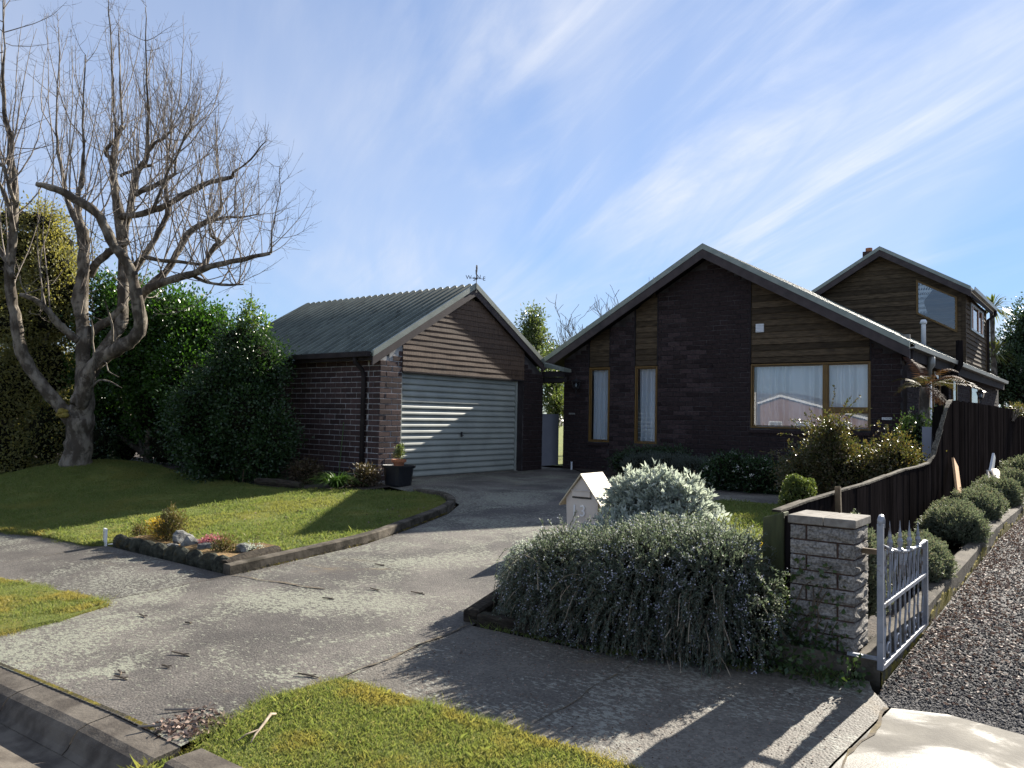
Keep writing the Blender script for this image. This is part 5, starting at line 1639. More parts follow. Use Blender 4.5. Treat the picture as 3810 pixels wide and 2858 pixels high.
CAMELLIA = [(-17.81,8.37,3.23,0.73,0.9,0.78),(-16.86,8.72,3.31,0.77,0.9,0.66),(-16.2,9.11,3.11,0.71,0.9,0.61),(-15.66,9.3,2.8,0.45,0.7,0.65),(-16.81,8.43,2.17,0.9,0.9,0.9),(-15.65,8.84,1.97,0.78,0.8,0.78),(-17.78,8.19,2.07,0.51,0.7,1.13),(-16.39,8.55,1.27,0.6,0.6,0.79),(-17.79,8.25,0.84,0.51,0.5,1.13),(-18.11,8.49,3.79,0.48,0.6,0.42)]
HOLLY = [(-13.26,8.43,1.73,0.66,0.75,0.74),(-12.76,8.68,2.08,0.43,0.6,0.61),(-13.68,8.13,1.11,0.61,0.75,0.79),(-12.73,8.49,1.12,0.64,0.7,0.86),(-12.14,8.59,0.71,0.38,0.4,0.59),(-13.44,8.11,0.42,0.6,0.6,0.52),(-12.43,8.51,0.37,0.51,0.45,0.38),(-13.2,8.56,2.53,0.44,0.5,0.4)]
SPRIG = [(-13.06,8.64,3.14,0.14,0.2,0.4),(-13.09,8.62,2.88,0.25,0.3,0.31),(-12.8,8.73,2.92,0.22,0.25,0.22),(-13.24,8.52,2.7,0.22,0.3,0.18)]
MID = [(-14.2,19.24,4.05,0.31,0.5,0.64),(-14.1,19.35,3.49,0.43,0.6,0.57),(-14.32,19.17,3.55,0.28,0.4,0.43)]
GAP = [(-12.58,18.08,1.88,0.29,0.6,0.78),(-13.25,18.78,2.72,0.54,0.8,0.54),(-12.19,17.76,1.49,0.23,0.4,0.51),(-14.34,20.45,3.15,0.52,0.5,0.3)]
RIGHT = [(-3.84,42.47,4.6,0.85,1.2,1.28),(-3.16,42.96,5.47,1.06,1.5,1.91),(-4.4,40.86,2.84,0.83,1,1.24),(-3.34,41.68,2.86,1.24,1.5,1.45),(-3.99,41.14,3.67,0.72,1,1.24)]

# ------------------------------------------------------------------ the bare tree
TB = np.array(LIMBS['trunk'][0][:3])
tree = thing('bare_tree', 'large leafless grey-barked tree with several limbs on the front lawn', 'tree', (TB[0], TB[1], TB[2]))


def limb_mesh(pts, k=3, n=9):
    sp = smooth_pts(pts, k)
    m = MB()
    P = []
    for i, q in enumerate(sp):
        w = q[3] * 0.10
        P.append((q[0] + random.uniform(-w, w), q[1] + random.uniform(-w, w), q[2] + random.uniform(-w, w)))
    m.tube(P, [max(q[3] * random.uniform(0.93, 1.07), 0.003) for q in sp], n if sp[0][3] > 0.05 else 6)
    return m


def lumpy(m):
    """uneven bark: knots and hollows along a limb"""
    rs = RNG.uniform(0, 6, 6)
    out_ = []
    for i, (x, y, z) in enumerate(m.v):
        k = 0.012 * (math.sin(x * 9 + rs[0]) + math.sin(y * 11 + rs[1]) + math.sin(z * 8 + rs[2]))
        out_.append((x + k * math.sin(z * 13 + rs[3]) + random.uniform(-0.004, 0.004), y + k * math.sin(x * 12 + rs[4]) + random.uniform(-0.004, 0.004), z + random.uniform(-0.004, 0.004)))
    m.v = out_


for nm, pts in LIMBS.items():
    pts = [(a_, b_, c_, r_ * 0.80) for a_, b_, c_, r_ in pts] if nm != 'trunk' else pts
    big = pts[0][3] > 0.16
    m = limb_mesh(pts, 4 if big else 3, 14 if big else 8)
    if nm == 'trunk':
        # root flare and the swellings of an old trunk
        v = []
        for x, y, z in m.v:
            dx, dy = x - TB[0], y - TB[1]
            a = math.atan2(dy, dx)
            fl = max(0, 0.55 - (z - TB[2])) ** 2 * 0.9
            g_ = 1 + fl * (1 + 0.5 * math.sin(a * 5)) + 0.05 * math.sin(a * 3 + z * 4)
            v.append((TB[0] + dx * g_, TB[1] + dy * g_, z))
        m.v = v
        m.build('trunk', M['bark'], tree, smooth=True)
    else:
        lumpy(m)
        m.build('limb', M['bark'], tree, smooth=True)
# moss in the crotch, a knot where a limb was lost
km = MB()
c0 = Vector(LIMBS['A'][1][:3]) + Vector((-0.02, -0.10, 0.17))
for i in range(9):
    a = c0 + Vector((random.uniform(-0.16, 0.20), random.uniform(-0.16, -0.06), random.uniform(-0.06, 0.06)))
    km.lathe([(0.01, -0.05), (0.06, -0.03), (0.075, 0.0), (0.05, 0.035), (0.01, 0.05)], a, 7)
km.build('moss_cushion', M['moss_bark'], tree, smooth=True)

u_ax = np.array([math.cos(YAW), math.sin(YAW), 0.0])
v_ax = np.array([-math.sin(YAW), math.cos(YAW), 0.0])
ENV = [(-4, 9.0), (-1.6, 9.6), (-0.6, 9.9), (0.6, 9.9), (1.4, 9.5), (2.1, 8.4), (2.76, 7.6), (3.5, 6.7), (3.95, 5.9), (4.4, 5.0), (5.0, 4.0)]


def env_top(p):
    u = float((p - TB) @ u_ax)
    return float(np.interp(u, [e[0] for e in ENV], [e[1] for e in ENV]))


TW = MB()
tw_pts = 0


def grow(p, d, ln, r, up, seg, wob, n):
    """a shoot that bends towards the light"""
    pts, rr = [Vector(p)], [r]
    d = np.array(d, float)
    q = np.array(p, float)
    st_ = ln / seg
    dirs = [d]
    for i in range(seg):
        d = unit(d + np.array([0, 0, up]) + RNG.standard_normal(3) * wob)
        q = q + d * st_
        pts.append(Vector(q))
        rr.append(max(r * (1 - 0.8 * (i + 1) / seg), 0.0018))
        dirs.append(d)
    TW.tube(pts, rr, n, cap=False)
    return [np.array(a) for a in pts], dirs


shoot_from = []
for nm, pts in LIMBS.items():
    if nm in ('trunk', 'F1', 'F2', 'F3', 'F4'):
        continue
    sp = smooth_pts(pts, 5)
    L_ = len(sp)
    for i, q in enumerate(sp):
        zrel = q[2]
        if zrel < 2.9:
            continue
        r = q[3]
        prob = 0.46 if r < 0.025 else 0.32 if r < 0.06 else 0.2 if r < 0.1 else 0.06
        if nm in ('D1', 'D1d', 'D7', 'D2', 'D4', 'D2b', 'D5', 'D9'):
            prob *= 0.95
        for _ in range(2):
            if RNG.random() < prob:
                shoot_from.append((np.array(q[:3]), r))
for p, r in shoot_from:
    top = env_top(p)
    room = max(top - p[2], 0.35)
    tilt = RNG.standard_normal(3) * np.array([0.55, 0.55, 0.25])
    side = RNG.random() < 0.5
    d = unit(np.array([0, 0, 0.25 if side else 0.95]) + tilt * (1.5 if side else 0.8))
    ln = min(room * (0.35 + 0.6 * RNG.random()), 2.6 if not side else 1.3)
    r0 = min(0.004 + 0.0045 * ln, max(r * 0.6, 0.005))
    P_, D_ = grow(p, d, ln, r0, 0.20 if not side else 0.13, 7, 0.11, 4)
    ntw = int(2 + ln * 4)
    for _ in range(ntw):
        t = RNG.uniform(0.18, 0.97)
        i = min(int(t * 7), 6)
        b = P_[i] + (P_[i + 1] - P_[i]) * (t * 7 - i)
        dd = unit(D_[i] * 0.75 + unit(RNG.standard_normal(3)) * 0.85)
        l2 = (0.18 + 0.5 * RNG.random()) * (1.15 - 0.6 * t)
        P2, D2 = grow(b, dd, l2, 0.0036, 0.15, 3, 0.16, 3)
        for _ in range(RNG.integers(0, 2)):
            j = RNG.integers(1, 3)
            grow(P2[j], unit(D2[j] + unit(RNG.standard_normal(3)) * 0.8), 0.08 + 0.14 * RNG.random(), 0.0024, 0.1, 2, 0.1, 3)
tag(TW.build('twigs', M['twig'], tree), kind='stuff')


# ------------------------------------------------------------------ evergreen trees and shrubs behind
def tree_of(name, label, lobes, mat, ncl, per, sigma, L, W, base, trunk_r, cat_='tree', group=None, inner=0.12, corefac=0.62, fol='crown', **kw):
    t = thing(name, label, cat_, base, group)
    b = Vector(base)
    m = MB()
    tips = [Vector(l[:3]) for l in lobes]
    for q in tips:
        mid = b + (q - b) * 0.5 + Vector((random.uniform(-0.15, 0.15), random.uniform(-0.15, 0.15), 0.1))
        m.tube([b, b + Vector((0, 0, 0.25)), mid, q], [trunk_r, trunk_r * 0.9, trunk_r * 0.55, trunk_r * 0.2], 7)
    m.build('trunk', M['bark'], t, smooth=True)
    foliage(fol, t, lobes, mat, ncl, per, sigma, L, W, inner=inner, **kw)
    if corefac:
        core('inner_filler', t, lobes, CORE_SHADE, corefac)
    return t


tree_of('evergreen_tree', 'tall olive-green evergreen tree behind the bare tree at the left', OLIVE, LM['olive'], 1500, 55, 0.15, 0.065, 0.018, (-19.0, 6.9, -0.1), 0.16, corefac=0.55, zmin=-0.4)
tree_of('camellia', 'broad glossy mid-green camellia between the bare tree and the garage shrub', CAMELLIA, LM['camellia'], 1100, 48, 0.14, 0.075, 0.024, (-16.8, 8.7, -0.05), 0.10, corefac=0.55, zmin=-0.2)
tree_of('dark_shrub', 'dense dark green shrub growing against the left end of the garage', HOLLY, LM['holly'], 1300, 38, 0.095, 0.055, 0.019, (-13.1, 8.5, -0.05), 0.07, 'shrub', corefac=0.62, zmin=-0.2, fol='foliage')
sg = thing('young_shoot', 'light green upright leader rising above the dark shrub beside the garage roof', 'shrub', (-13.06, 8.64, 2.4))
foliage('foliage', sg, SPRIG, LM['sprig'], 150, 7, 0.06, 0.065, 0.018, shell=0.5, inner=0.5, up=0.3)
stems(sg, [(-13.06, 8.64, 2.2)] * 5, [(-13.06, 8.66, 3.62), (-13.1, 8.6, 3.2), (-12.8, 8.73, 3.05), (-13.25, 8.5, 2.8), (-12.95, 8.7, 3.3)], 0.014, 0.004, M['stem'])
# hedge of dark leaves under and between
hl = [(-17.2, 7.75, 0.45, 0.7, 0.4, 0.5), (-18.2, 7.2, 0.7, 0.7, 0.5, 0.8), (-20.2, 6.3, 0.9, 1.2, 0.7, 1.1), (-15.2, 9.1, 0.35, 0.7, 0.4, 0.45), (-16.2, 8.8, 0.4, 0.6, 0.4, 0.45), (-17.6, 8.6, 0.7, 0.5, 0.4, 0.9), (-16.9, 8.9, 0.8, 0.6, 0.4, 0.9), (-15.0, 9.5, 0.9, 0.5, 0.3, 1.0)]
hd = thing('understorey_shrub', 'low dark shrubs filling the shade behind the tree trunk', 'shrub', (-17.2, 7.75, -0.05))
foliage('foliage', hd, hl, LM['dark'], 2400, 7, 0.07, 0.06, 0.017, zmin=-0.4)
core('inner_filler', hd, hl, CORE_SHADE, 0.7)
bh = thing('boundary_hedge', 'tall dark boundary hedge far behind the camellia', 'hedge', (-19, 12, 0))
bl_ = [(-18.6, 10.6, 1.0, 1.3, 0.8, 1.6), (-17.0, 11.3, 0.9, 1.2, 0.8, 1.5), (-21, 9.2, 1.3, 1.6, 1.0, 1.8), (-16.0, 12.3, 0.8, 1.0, 0.8, 1.3)]
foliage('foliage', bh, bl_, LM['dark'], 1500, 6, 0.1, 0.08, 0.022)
core('inner_filler', bh, bl_, CORE_SHADE, 0.8)
tree_of('small_tree', 'small bushy grey-green tree rising behind the garage eave', MID, LM['far'], 520, 8, 0.10, 0.10, 0.022, (-14.1, 19.3, 0.0), 0.07, corefac=0, shell=0.5, inner=0.4)
tree_of('rear_shrub', 'sunlit shrub seen through the gap above the grey side gate', GAP, LM['far'], 900, 8, 0.09, 0.09, 0.022, (-12.9, 18.6, 0.0), 0.06, 'shrub', corefac=0.4, shell=0.5, inner=0.4, fol='foliage')
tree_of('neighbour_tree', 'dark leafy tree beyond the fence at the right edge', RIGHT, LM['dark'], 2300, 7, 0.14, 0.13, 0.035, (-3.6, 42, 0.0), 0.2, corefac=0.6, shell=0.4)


def sapling(name, label, base, height, spread, n, seed, group=None, rr=0.05):
    """far bare tree: trunk and forking branches"""
    rs = np.random.default_rng(seed)
    t = thing(name, label, 'tree', base, group)
    tr, tw = MB(), MB()
    def rec(p, d, ln, r, lev):
        pts, rads = [Vector(p)], [r]
        q = np.array(p, float)
        d = np.array(d, float)
        for i in range(4):
            d = unit(d + rs.standard_normal(3) * 0.14 + np.array([0, 0, 0.10]))
            q = q + d * ln / 4
            pts.append(Vector(q))
            rads.append(max(r * (1 - 0.14 * (i + 1)), 0.004))
        (tr if lev < 2 else tw).tube(pts, [max(q_, 0.007) for q_ in rads], 5 if lev < 2 else 3, cap=False)
        if lev >= 5:
            return
        for k in range(3 if lev < 3 else 2):
            j = rs.integers(2, 5)
            rec(np.array(pts[j]), unit(d + unit(rs.standard_normal(3)) * spread), ln * rs.uniform(0.6, 0.8), rads[j] * 0.68, lev + 1)
    for k in range(n):
        rec(base, unit(np.array([rs.uniform(-0.35, 0.35), rs.uniform(-0.35, 0.35), 1])), height * 0.36, rr, 0)
    tr.build('trunk', M['bark'], t)
    tag(tw.build('twigs', M['twig'], t), kind='stuff')
    return t


sapling('bare_sapling', 'leafless spreading tree behind the valley between the two roofs', (-13.6, 21.5, 0.2), 4.9, 0.75, 5, 5, rr=0.06)
sapling('bare_sapling', 'thin leafless tree top just left of the house roof slope', (-12.9, 23.5, 0.0), 5.6, 0.6, 3, 11, rr=0.05)


def sword_head(m, c, n, L, W, droop):
    for i in range(n):
        a = RNG.random() * 6.283
        el = RNG.uniform(-0.5, 1.3)
        d = np.array([math.cos(a) * math.cos(el), math.sin(a) * math.cos(el), math.sin(el)])
        s = np.array([-math.sin(a), math.cos(a), 0]) * W
        p0 = np.array(c)
        p1 = p0 + d * L * 0.55
        p2 = p0 + d * L + np.array([0, 0, -droop * L])
        m.add([p0 - s * 0.4, p0 + s * 0.4, p1 + s, p1 - s, p2], [(0, 1, 2, 3), (3, 2, 4)])


for c, lab in (((-4.35, 39.4, 6.25), 'taller spiky cabbage tree head behind the upper storey gutter'), ((-4.3, 39.6, 4.3), 'lower spiky cabbage tree head behind the upper storey downpipe')):
    t = thing('cabbage_tree', lab, 'tree', (c[0], c[1], 0))
    MB().tube([(c[0], c[1], 0), (c[0] + 0.05, c[1], c[2] * 0.5), c], [0.12, 0.1, 0.09], 8).build('trunk', M['bark'], t, smooth=True)
    m = MB()
    sword_head(m, c, 110, 0.95, 0.035, 0.25)
    m.build('crown', LM['palm'], t)

# ================================================================== GATE PILLAR, GATE, FENCE
PX0, PX1, PY0, PY1 = -1.555, -1.19, 4.72, 5.02
PZ0, PZT = -0.085, 0.615
pil = thing('gate_pillar', 'grey split-stone block gate pillar with smooth cap', 'pillar', (-1.37, 4.87, PZ0))
mc = MB().box(PX0 + 0.014, PX1 - 0.014, PY0 + 0.014, PY1 - 0.014, PZ0, PZT).build('mortar_core', M['mortar_p'], pil)


def rough_block(x0, x1, y0, y1, z0, z1, rough_faces):
    """split-faced block: the exposed faces are broken and uneven"""
    bm = bmesh.new()
    bmesh.ops.create_cube(bm, size=1)
    bmesh.ops.subdivide_edges(bm, edges=list(bm.edges), cuts=4, use_grid_fill=True)
    for v in bm.verts:
        x, y, z = v.co.x + 0.5, v.co.y + 0.5, v.co.z + 0.5
        p = [x0 + (x1 - x0) * x, y0 + (y1 - y0) * y, z0 + (z1 - z0) * z]
        if 'y' in rough_faces and y < 0.01:
            e = min(x, 1 - x, z, 1 - z)
            p[1] += random.uniform(-0.010, 0.006) if e > 0.01 else random.uniform(0.0, 0.008)
        if 'x' in rough_faces and x > 0.99:
            e = min(y, 1 - y, z, 1 - z)
            p[0] += random.uniform(-0.006, 0.012) if e > 0.01 else random.uniform(-0.009, 0.0)
        v.co = p
    bmesh.ops.triangulate(bm, faces=list(bm.faces))
    o0 = Vector(ORG[pil])
    for v in bm.verts:
        v.co -= o0
    me = bpy.data.meshes.new('stone_block')
    bm.to_mesh(me)
    bm.free()
    return put('stone_block', me, M['block'], pil)


ch_ = (PZT - PZ0) / 8
for i in range(8):
    z0, z1 = PZ0 + i * ch_ + 0.004, PZ0 + (i + 1) * ch_ - 0.006
    if i % 2:
        sp_x = [(PX0, PX0 + 0.085, 'y'), (PX0 + 0.098, PX1, 'yx')]
    else:
        sp_x = [(PX0, PX1 - 0.105, 'y'), (PX1 - 0.092, PX1, 'yx')]
    for a, b, fc in sp_x:
        rough_block(a, b, PY0, PY1, z0, z1, fc)
cp = MB().box(PX0 - 0.012, PX0 + 0.19, PY0 - 0.012, PY1 + 0.03, PZT + 0.004, PZT + 0.052)
cp.build('cap_stone', M['block_cap'], pil, bevel=0.004)
cp = MB().box(PX0 + 0.193, PX1 + 0.004, PY0 - 0.012, PY1 + 0.03, PZT + 0.004, PZT + 0.052)
cp.build('cap_stone', M['block_cap'], pil, bevel=0.004)

GX = -1.05
gt = thing('iron_gate', 'open silver wrought iron gate with spear tops beside the stone pillar', 'gate', (GX, 4.72, -0.15))
hp = MB().box(GX - 0.016, GX + 0.016, 4.664, 4.697, -0.13, 0.665)
hp.build('hinge_post', M['gate'], gt, bevel=0.003)
arc = [(GX, 4.678 + 0.02 * math.sin(a) * 0, 0.66) for a in (0,)]
MB().tube([(GX, 4.678, 0.655), (GX, 4.682, 0.69), (GX, 4.70, 0.70), (GX, 4.716, 0.685), (GX, 4.718, 0.64)], 0.017, 8).build('scroll_top', M['gate'], gt, smooth=True)
MB().box(GX - 0.012, GX + 0.012, 4.72, 5.93, -0.135, -0.112).build('bottom_rail', M['gate'], gt)
MB().box(GX - 0.014, GX + 0.014, 4.72, 5.93, 0.20, 0.222).build('middle_rail', M['gate'], gt)
tr_pts = [(GX, 4.70 + 1.22 * t, 0.545 - 0.05 * math.sin(math.pi * t) - 0.115 * t) for t in [i / 12 for i in range(13)]]
MB().tube(tr_pts, 0.011, 8).build('top_rail', M['gate'], gt, smooth=True)
MB().box(GX - 0.016, GX + 0.016, 5.905, 5.94, -0.13, 0.435).build('end_stile', M['gate'], gt)
def rail_z(y):
    t = (y - 4.70) / 1.22
    return 0.545 - 0.05 * math.sin(math.pi * t) - 0.115 * t
nb = 9
for i in range(nb):
    y = 4.77 + i * 0.131
    m = MB()
    if i % 2 == 0:
        zt = rail_z(y)
        m.tube([(GX, y, -0.112), (GX, y + 0.0, 0.02), (GX, y + 0.022, 0.08), (GX, y, 0.14), (GX, y, 0.30), (GX, y - 0.02, 0.36), (GX, y, 0.42), (GX, y, zt)] if zt > 0.43 else [(GX, y, -0.112), (GX, y, 0.02), (GX, y + 0.022, 0.08), (GX, y, 0.14), (GX, y, zt)], 0.0068, 5)
        m.build('bar', M['gate'], gt)
    else:
        spear = True
        zt = 0.59 - 0.0115 * (i - 1)
        m.tube([(GX, y, -0.112), (GX, y, 0.0), (GX, y - 0.02, 0.05), (GX, y, 0.10), (GX, y, zt)], 0.0068, 5)
        b = m.build('bar', M['gate'], gt)
        if spear:
            s = MB().lathe([(0.010, -0.115), (0.020, -0.108), (0.020, -0.095), (0.010, -0.09), (0.016, -0.06), (0.018, -0.05), (0.009, -0.03), (0.011, -0.02), (0.004, 0.03), (0.001, 0.07)], (GX, y, zt), 8)
            s.build('spear_head', M['gate'], b)
for i in range(8):
    y = 4.835 + i * 0.131
    MB().tube([(GX, y, 0.222), (GX, y + 0.028, 0.27), (GX, y, 0.33), (GX, y - 0.022, 0.38), (GX, y, rail_z(y))], 0.005, 5).build('twisted_bar', M['gate'], gt)
for i in range(5):
    y = 4.86 + i * 0.24
    m = MB()
    pts_ = []
    for k in range(11):
        a = k / 10 * 5.2
        r = 0.045 * (1 - 0.6 * k / 10)
        pts_.append((GX, y + r * math.cos(a), -0.055 + r * math.sin(a)))
    m.tube(pts_, 0.0055, 5)
    m.build('scroll', M['gate'], gt)
MB().box(PX1 + 0.0, GX - 0.02, 4.83, 4.85, 0.47, 0.50).build('upper_bracket', M['wood'], gt)
MB().box(-1.22, GX + 0.02, 4.665, 4.69, -0.078, -0.062).build('lower_bracket', M['gate'], gt)

FX = -1.74
fe = thing('board_fence', 'dark creosoted paling fence with a sweeping raked top along the gravel drive', 'fence', (FX, 5.2, -0.2))


def fence_top(y):
    return float(np.interp(y, [5.1, 5.8, 7.3, 8.8, 9.7, 10.1, 10.4, 10.9, 11.3, 11.6, 14, 30], [0.63, 0.66, 0.68, 0.735, 0.74, 0.76, 0.86, 1.17, 1.44, 1.53, 1.55, 1.53]))


y = 5.16
while y < 24:
    w_ = 0.148 + random.uniform(-0.004, 0.004)
    o = random.uniform(0, 0.008)
    j = random.uniform(-0.008, 0.008)
    m = MB().prism([(y, G(y) - 0.1), (y + w_ - 0.005, G(y) - 0.1), (y + w_ - 0.005, fence_top(y + w_) + j), (y, fence_top(y) + j)], 'x', FX - 0.022 + o, FX + o)
    m.build('paling', M['fence'], fe)
    y += w_
for zf in (0.12, 0.85):
    m = MB()
    yy = 5.2
    while yy < 23.4:
        k = 0.42 if zf < 0.5 else 0.8
        a, b = G(yy) + (fence_top(yy) - G(yy)) * k - 0.1, G(yy + 0.5) + (fence_top(yy + 0.5) - G(yy + 0.5)) * k - 0.1
        m.prism([(yy, a), (yy + 0.49, b), (yy + 0.49, b + 0.07), (yy, a + 0.07)], 'x', FX - 0.075, FX - 0.025)
        yy += 0.5
    m.build('fence_rail', M['fence'], fe)
# capping: weathered rail on the low part, split batten up the rake
m = MB()
ys = [5.05, 5.6, 6.4, 7.3, 8.1, 8.8, 9.5, 10.05]
for a, b in zip(ys[:-1], ys[1:]):
    za, zb_ = fence_top(a) + 0.006, fence_top(b) + 0.006
    m.prism([(a, za), (b, zb_), (b, zb_ + 0.012 + random.uniform(0, 0.006)), (a, za + 0.014)], 'x', FX - 0.035 + random.uniform(-0.012, 0.008), FX + 0.012 + random.uniform(-0.006, 0.008))
m.build('fence_cap', M['fence_cap'], fe)
for yy in np.arange(10.1, 11.65, 0.13):
    za, zb_ = fence_top(yy), fence_top(yy + 0.12)
    MB().prism([(yy, za + 0.004), (yy + 0.12, zb_ + 0.004), (yy + 0.12, zb_ + 0.014), (yy, za + 0.012)], 'x', FX - 0.03 - random.uniform(0, 0.02), FX + 0.008 + random.uniform(0, 0.012)).build('rake_batten', M['fence_cap'], fe)
for yy in (7.4, 9.9, 12.5, 15.0, 17.5, 20.0):
    MB().box(FX - 0.17, FX - 0.077, yy, yy + 0.1, G(yy) - 0.1, fence_top(yy) - 0.05).build('fence_post', M['fence'], fe)
ep = thing('end_post', 'square moss-green timber post at the street end of the fence', 'post', (FX - 0.02, 5.06, -0.2))
m = MB().box(FX - 0.085, FX + 0.05, 5.0, 5.10, -0.3, 0.60)
m.v = [(x, y, z + (0.045 if z > 0 and x > FX else 0.0)) for x, y, z in m.v]
m.build('post', M['post'], ep, bevel=0.006)
MB().box(FX + 0.052, FX + 0.09, 5.02, 5.11, -0.3, 0.62).build('cleat', M['fence'], ep)
rf_ = thing('return_fence', 'short dark fence panel turning in behind the raked fence', 'fence', (-2.0, 11.95, 0))
xx = -2.0
while xx < FX - 0.05:
    MB().prism([(xx, 0), (xx + 0.115, 0), (xx + 0.115, 1.45 + (xx + 2.1) * 0.3), (xx, 1.42 + (xx + 2.1) * 0.3)], 'y', 11.9, 11.925).build('paling', M['fence'], rf_)
    xx += 0.12
sk = thing('thin_stake', 'thin brown stake standing against the fence behind the pillar', 'stake', (-1.68, 6.22, 0.0))
MB().beam((-1.66, 6.2, -0.2), (-1.70, 6.24, 0.73), 0.04, 0.03, (0, 1, 0)).build('stake', M['wood'], sk)
pk = thing('leaning_plank', 'new pale pine plank leaning against the dark fence', 'plank', (-1.36, 10.35, 0.0))
MB().beam((-1.40, 10.1, 0.0), (-1.66, 11.3, 0.74), 0.15, 0.026, (1, 0.1, 0.4)).build('plank', M['plank'], pk)
wt = thing('white_downpipe_piece', 'white bent plastic offcuts leaning on the fence among the hebes', 'pipe', (-1.5, 13.8, 0.1))
MB().prism([(13.95, 0.52), (14.4, 0.78), (14.55, 0.70), (14.25, 0.42)], 'x', -1.60, -1.57).build('bent_sheet', M['pvc'], wt)
MB().tube([(-1.45, 13.75, 0.1), (-1.55, 14.15, 0.50)], 0.075, 10).build('pipe_offcut', M['cream'], wt, smooth=True)
MB().beam((-1.5, 13.45, 0.1), (-1.58, 13.75, 0.50), 0.02, 0.16, (0, 1, 0)).build('board_offcut', M['cream'], wt)
gp_ = thing('grey_panel', 'plain pale grey board standing behind the red-leaved shrub', 'panel', (-2.2, 13.05, 0.2))
MB().box(-2.35, -1.98, 13.05, 13.07, 0.0, 1.175).build('board', M['grey_gate'], gp_)
MB().beam((-2.24, 13.03, 0.1), (-2.2, 13.035, 1.4), 0.014, 0.014).beam((-2.17, 13.03, 0.1), (-2.2, 13.04, 1.4), 0.014, 0.014).build('prop', M['fence'], gp_)

# ------------------------------------------------------------------ letterbox
LY = 6.85
lb = thing('letterbox', 'cream gabled letterbox numbered 13 behind the rosemary', 'letterbox', (-4.4, LY + 0.17, G(LY)))
lx = -4.385
hw = 0.195
ze, za = 0.385, 0.625
MB().prism([(lx - hw + 0.03, G(LY) - 0.05), (lx + hw - 0.03, G(LY) - 0.05), (lx + hw, ze), (lx, za - 0.012), (lx - hw, ze)], 'y', LY, LY + 0.34).build('body', M['cream'], lb)
for s in (-1, 1):
    q = [(lx, za), (lx + s * (hw + 0.065), ze - 0.085), (lx + s * (hw + 0.065), ze - 0.067), (lx, za + 0.018)]
    MB().prism(q, 'y', LY - 0.035, LY + 0.40).build('roof_panel', M['cream_roof'], lb)
fl = MB()
fl.box(lx - 0.11, lx + 0.11, LY - 0.022, LY - 0.002, ze + 0.02, ze + 0.075)
fl.build('mail_flap', M['cream'], lb, bevel=0.004)
MB().box(lx - 0.115, lx + 0.115, LY - 0.006, LY - 0.001, ze + 0.0, ze + 0.018).build('mail_slot', M['iron'], lb)
MB().tube([(lx - 0.12, LY - 0.02, ze + 0.082), (lx + 0.12, LY - 0.02, ze + 0.082)], 0.007, 6).build('flap_hinge', M['cream'], lb)
for chx, dx in (('1', -0.055), ('3', 0.045)):
    me = text_mesh(chx, 0.165, 0.006)
    o = put('house_number', me, M['number'], lb)
    o.location = Vector((lx + dx - 0.03, LY - 0.0075, 0.205)) - Vector(ORG[lb])
    o.rotation_euler = (math.pi / 2, 0, 0)

# ------------------------------------------------------------------ marker, bed wall, logs, rocks
def rb(x, y, z):
    """bed coordinates to world: the bed runs along the path and falls with the street"""
    k = x + 6.42
    return (-6.73 + k * 1.22, y + 0.2 - 0.082 * k, z - 0.085 + 0.034 * k)


def rbl(lobes):
    return [rb(*l[:3]) + tuple(q * 1.1 for q in l[3:]) for l in lobes]


def rbm(m):
    m.v = [rb(*p) for p in m.v]
    return m


mk = thing('corner_marker', 'short white plastic channel marker standing at the corner of the rock bed', 'marker', rb(-8.6, 4.03, -0.24))
m = MB().prism([(-8.655, 4.01), (-8.545, 3.985), (-8.54, 4.005), (-8.60, 4.022), (-8.645, 4.032)], 'z', -0.26, -0.02)
rbm(m).build('channel', M['pvc'], mk)
ink = MB()
def on_face(a, z0, z1, w_):
    x = -8.655 + 0.11 * a
    y = 4.01 - 0.025 * a
    ink.add([(x, y - 0.0012, z0), (x + 0.11 * w_, y - 0.025 * w_ - 0.0012, z0), (x + 0.11 * w_, y - 0.025 * w_ - 0.0012, z1), (x, y - 0.0012, z1)], [(0, 1, 2, 3)])
for z0, kind_ in ((-0.075, 'E'), (-0.112, 'O'), (-0.146, 'H'), (-0.185, 'O')):
    if kind_ == 'E':
        on_face(0.18, z0, z0 + 0.005, 0.34), on_face(0.18, z0, z0 + 0.024, 0.07), on_face(0.32, z0, z0 + 0.02, 0.06), on_face(0.46, z0, z0 + 0.024, 0.07)
    elif kind_ == 'O':
        on_face(0.18, z0, z0 + 0.005, 0.34), on_face(0.18, z0 + 0.022, z0 + 0.027, 0.34), on_face(0.16, z0 + 0.004, z0 + 0.023, 0.07), on_face(0.47, z0 + 0.004, z0 + 0.023, 0.07)
    else:
        on_face(0.16, z0, z0 + 0.005, 0.38), on_face(0.16, z0 + 0.02, z0 + 0.025, 0.38), on_face(0.32, z0, z0 + 0.024, 0.07)
rbm(ink).build('lettering', M['ink'], mk)
wsp = thing('fallen_marker_strip', 'white plastic strip lying on the corner of the rock bed', 'strip', rb(-8.4, 4.06, -0.1))
rbm(MB().beam((-8.53, 4.03, -0.195), (-8.30, 4.12, -0.165), 0.05, 0.008)).build('strip', M['pvc'], wsp)

tag(sheet('rock_bed_soil', [(-9.26, 4.52), (-6.73, 4.35), (-6.96, 5.06), (-8.83, 4.85)], 0.075, M['pump'], 0.25, lambda x, y: 0.03 * math.sin(x * 5) * math.sin(y * 9)), kind='structure')


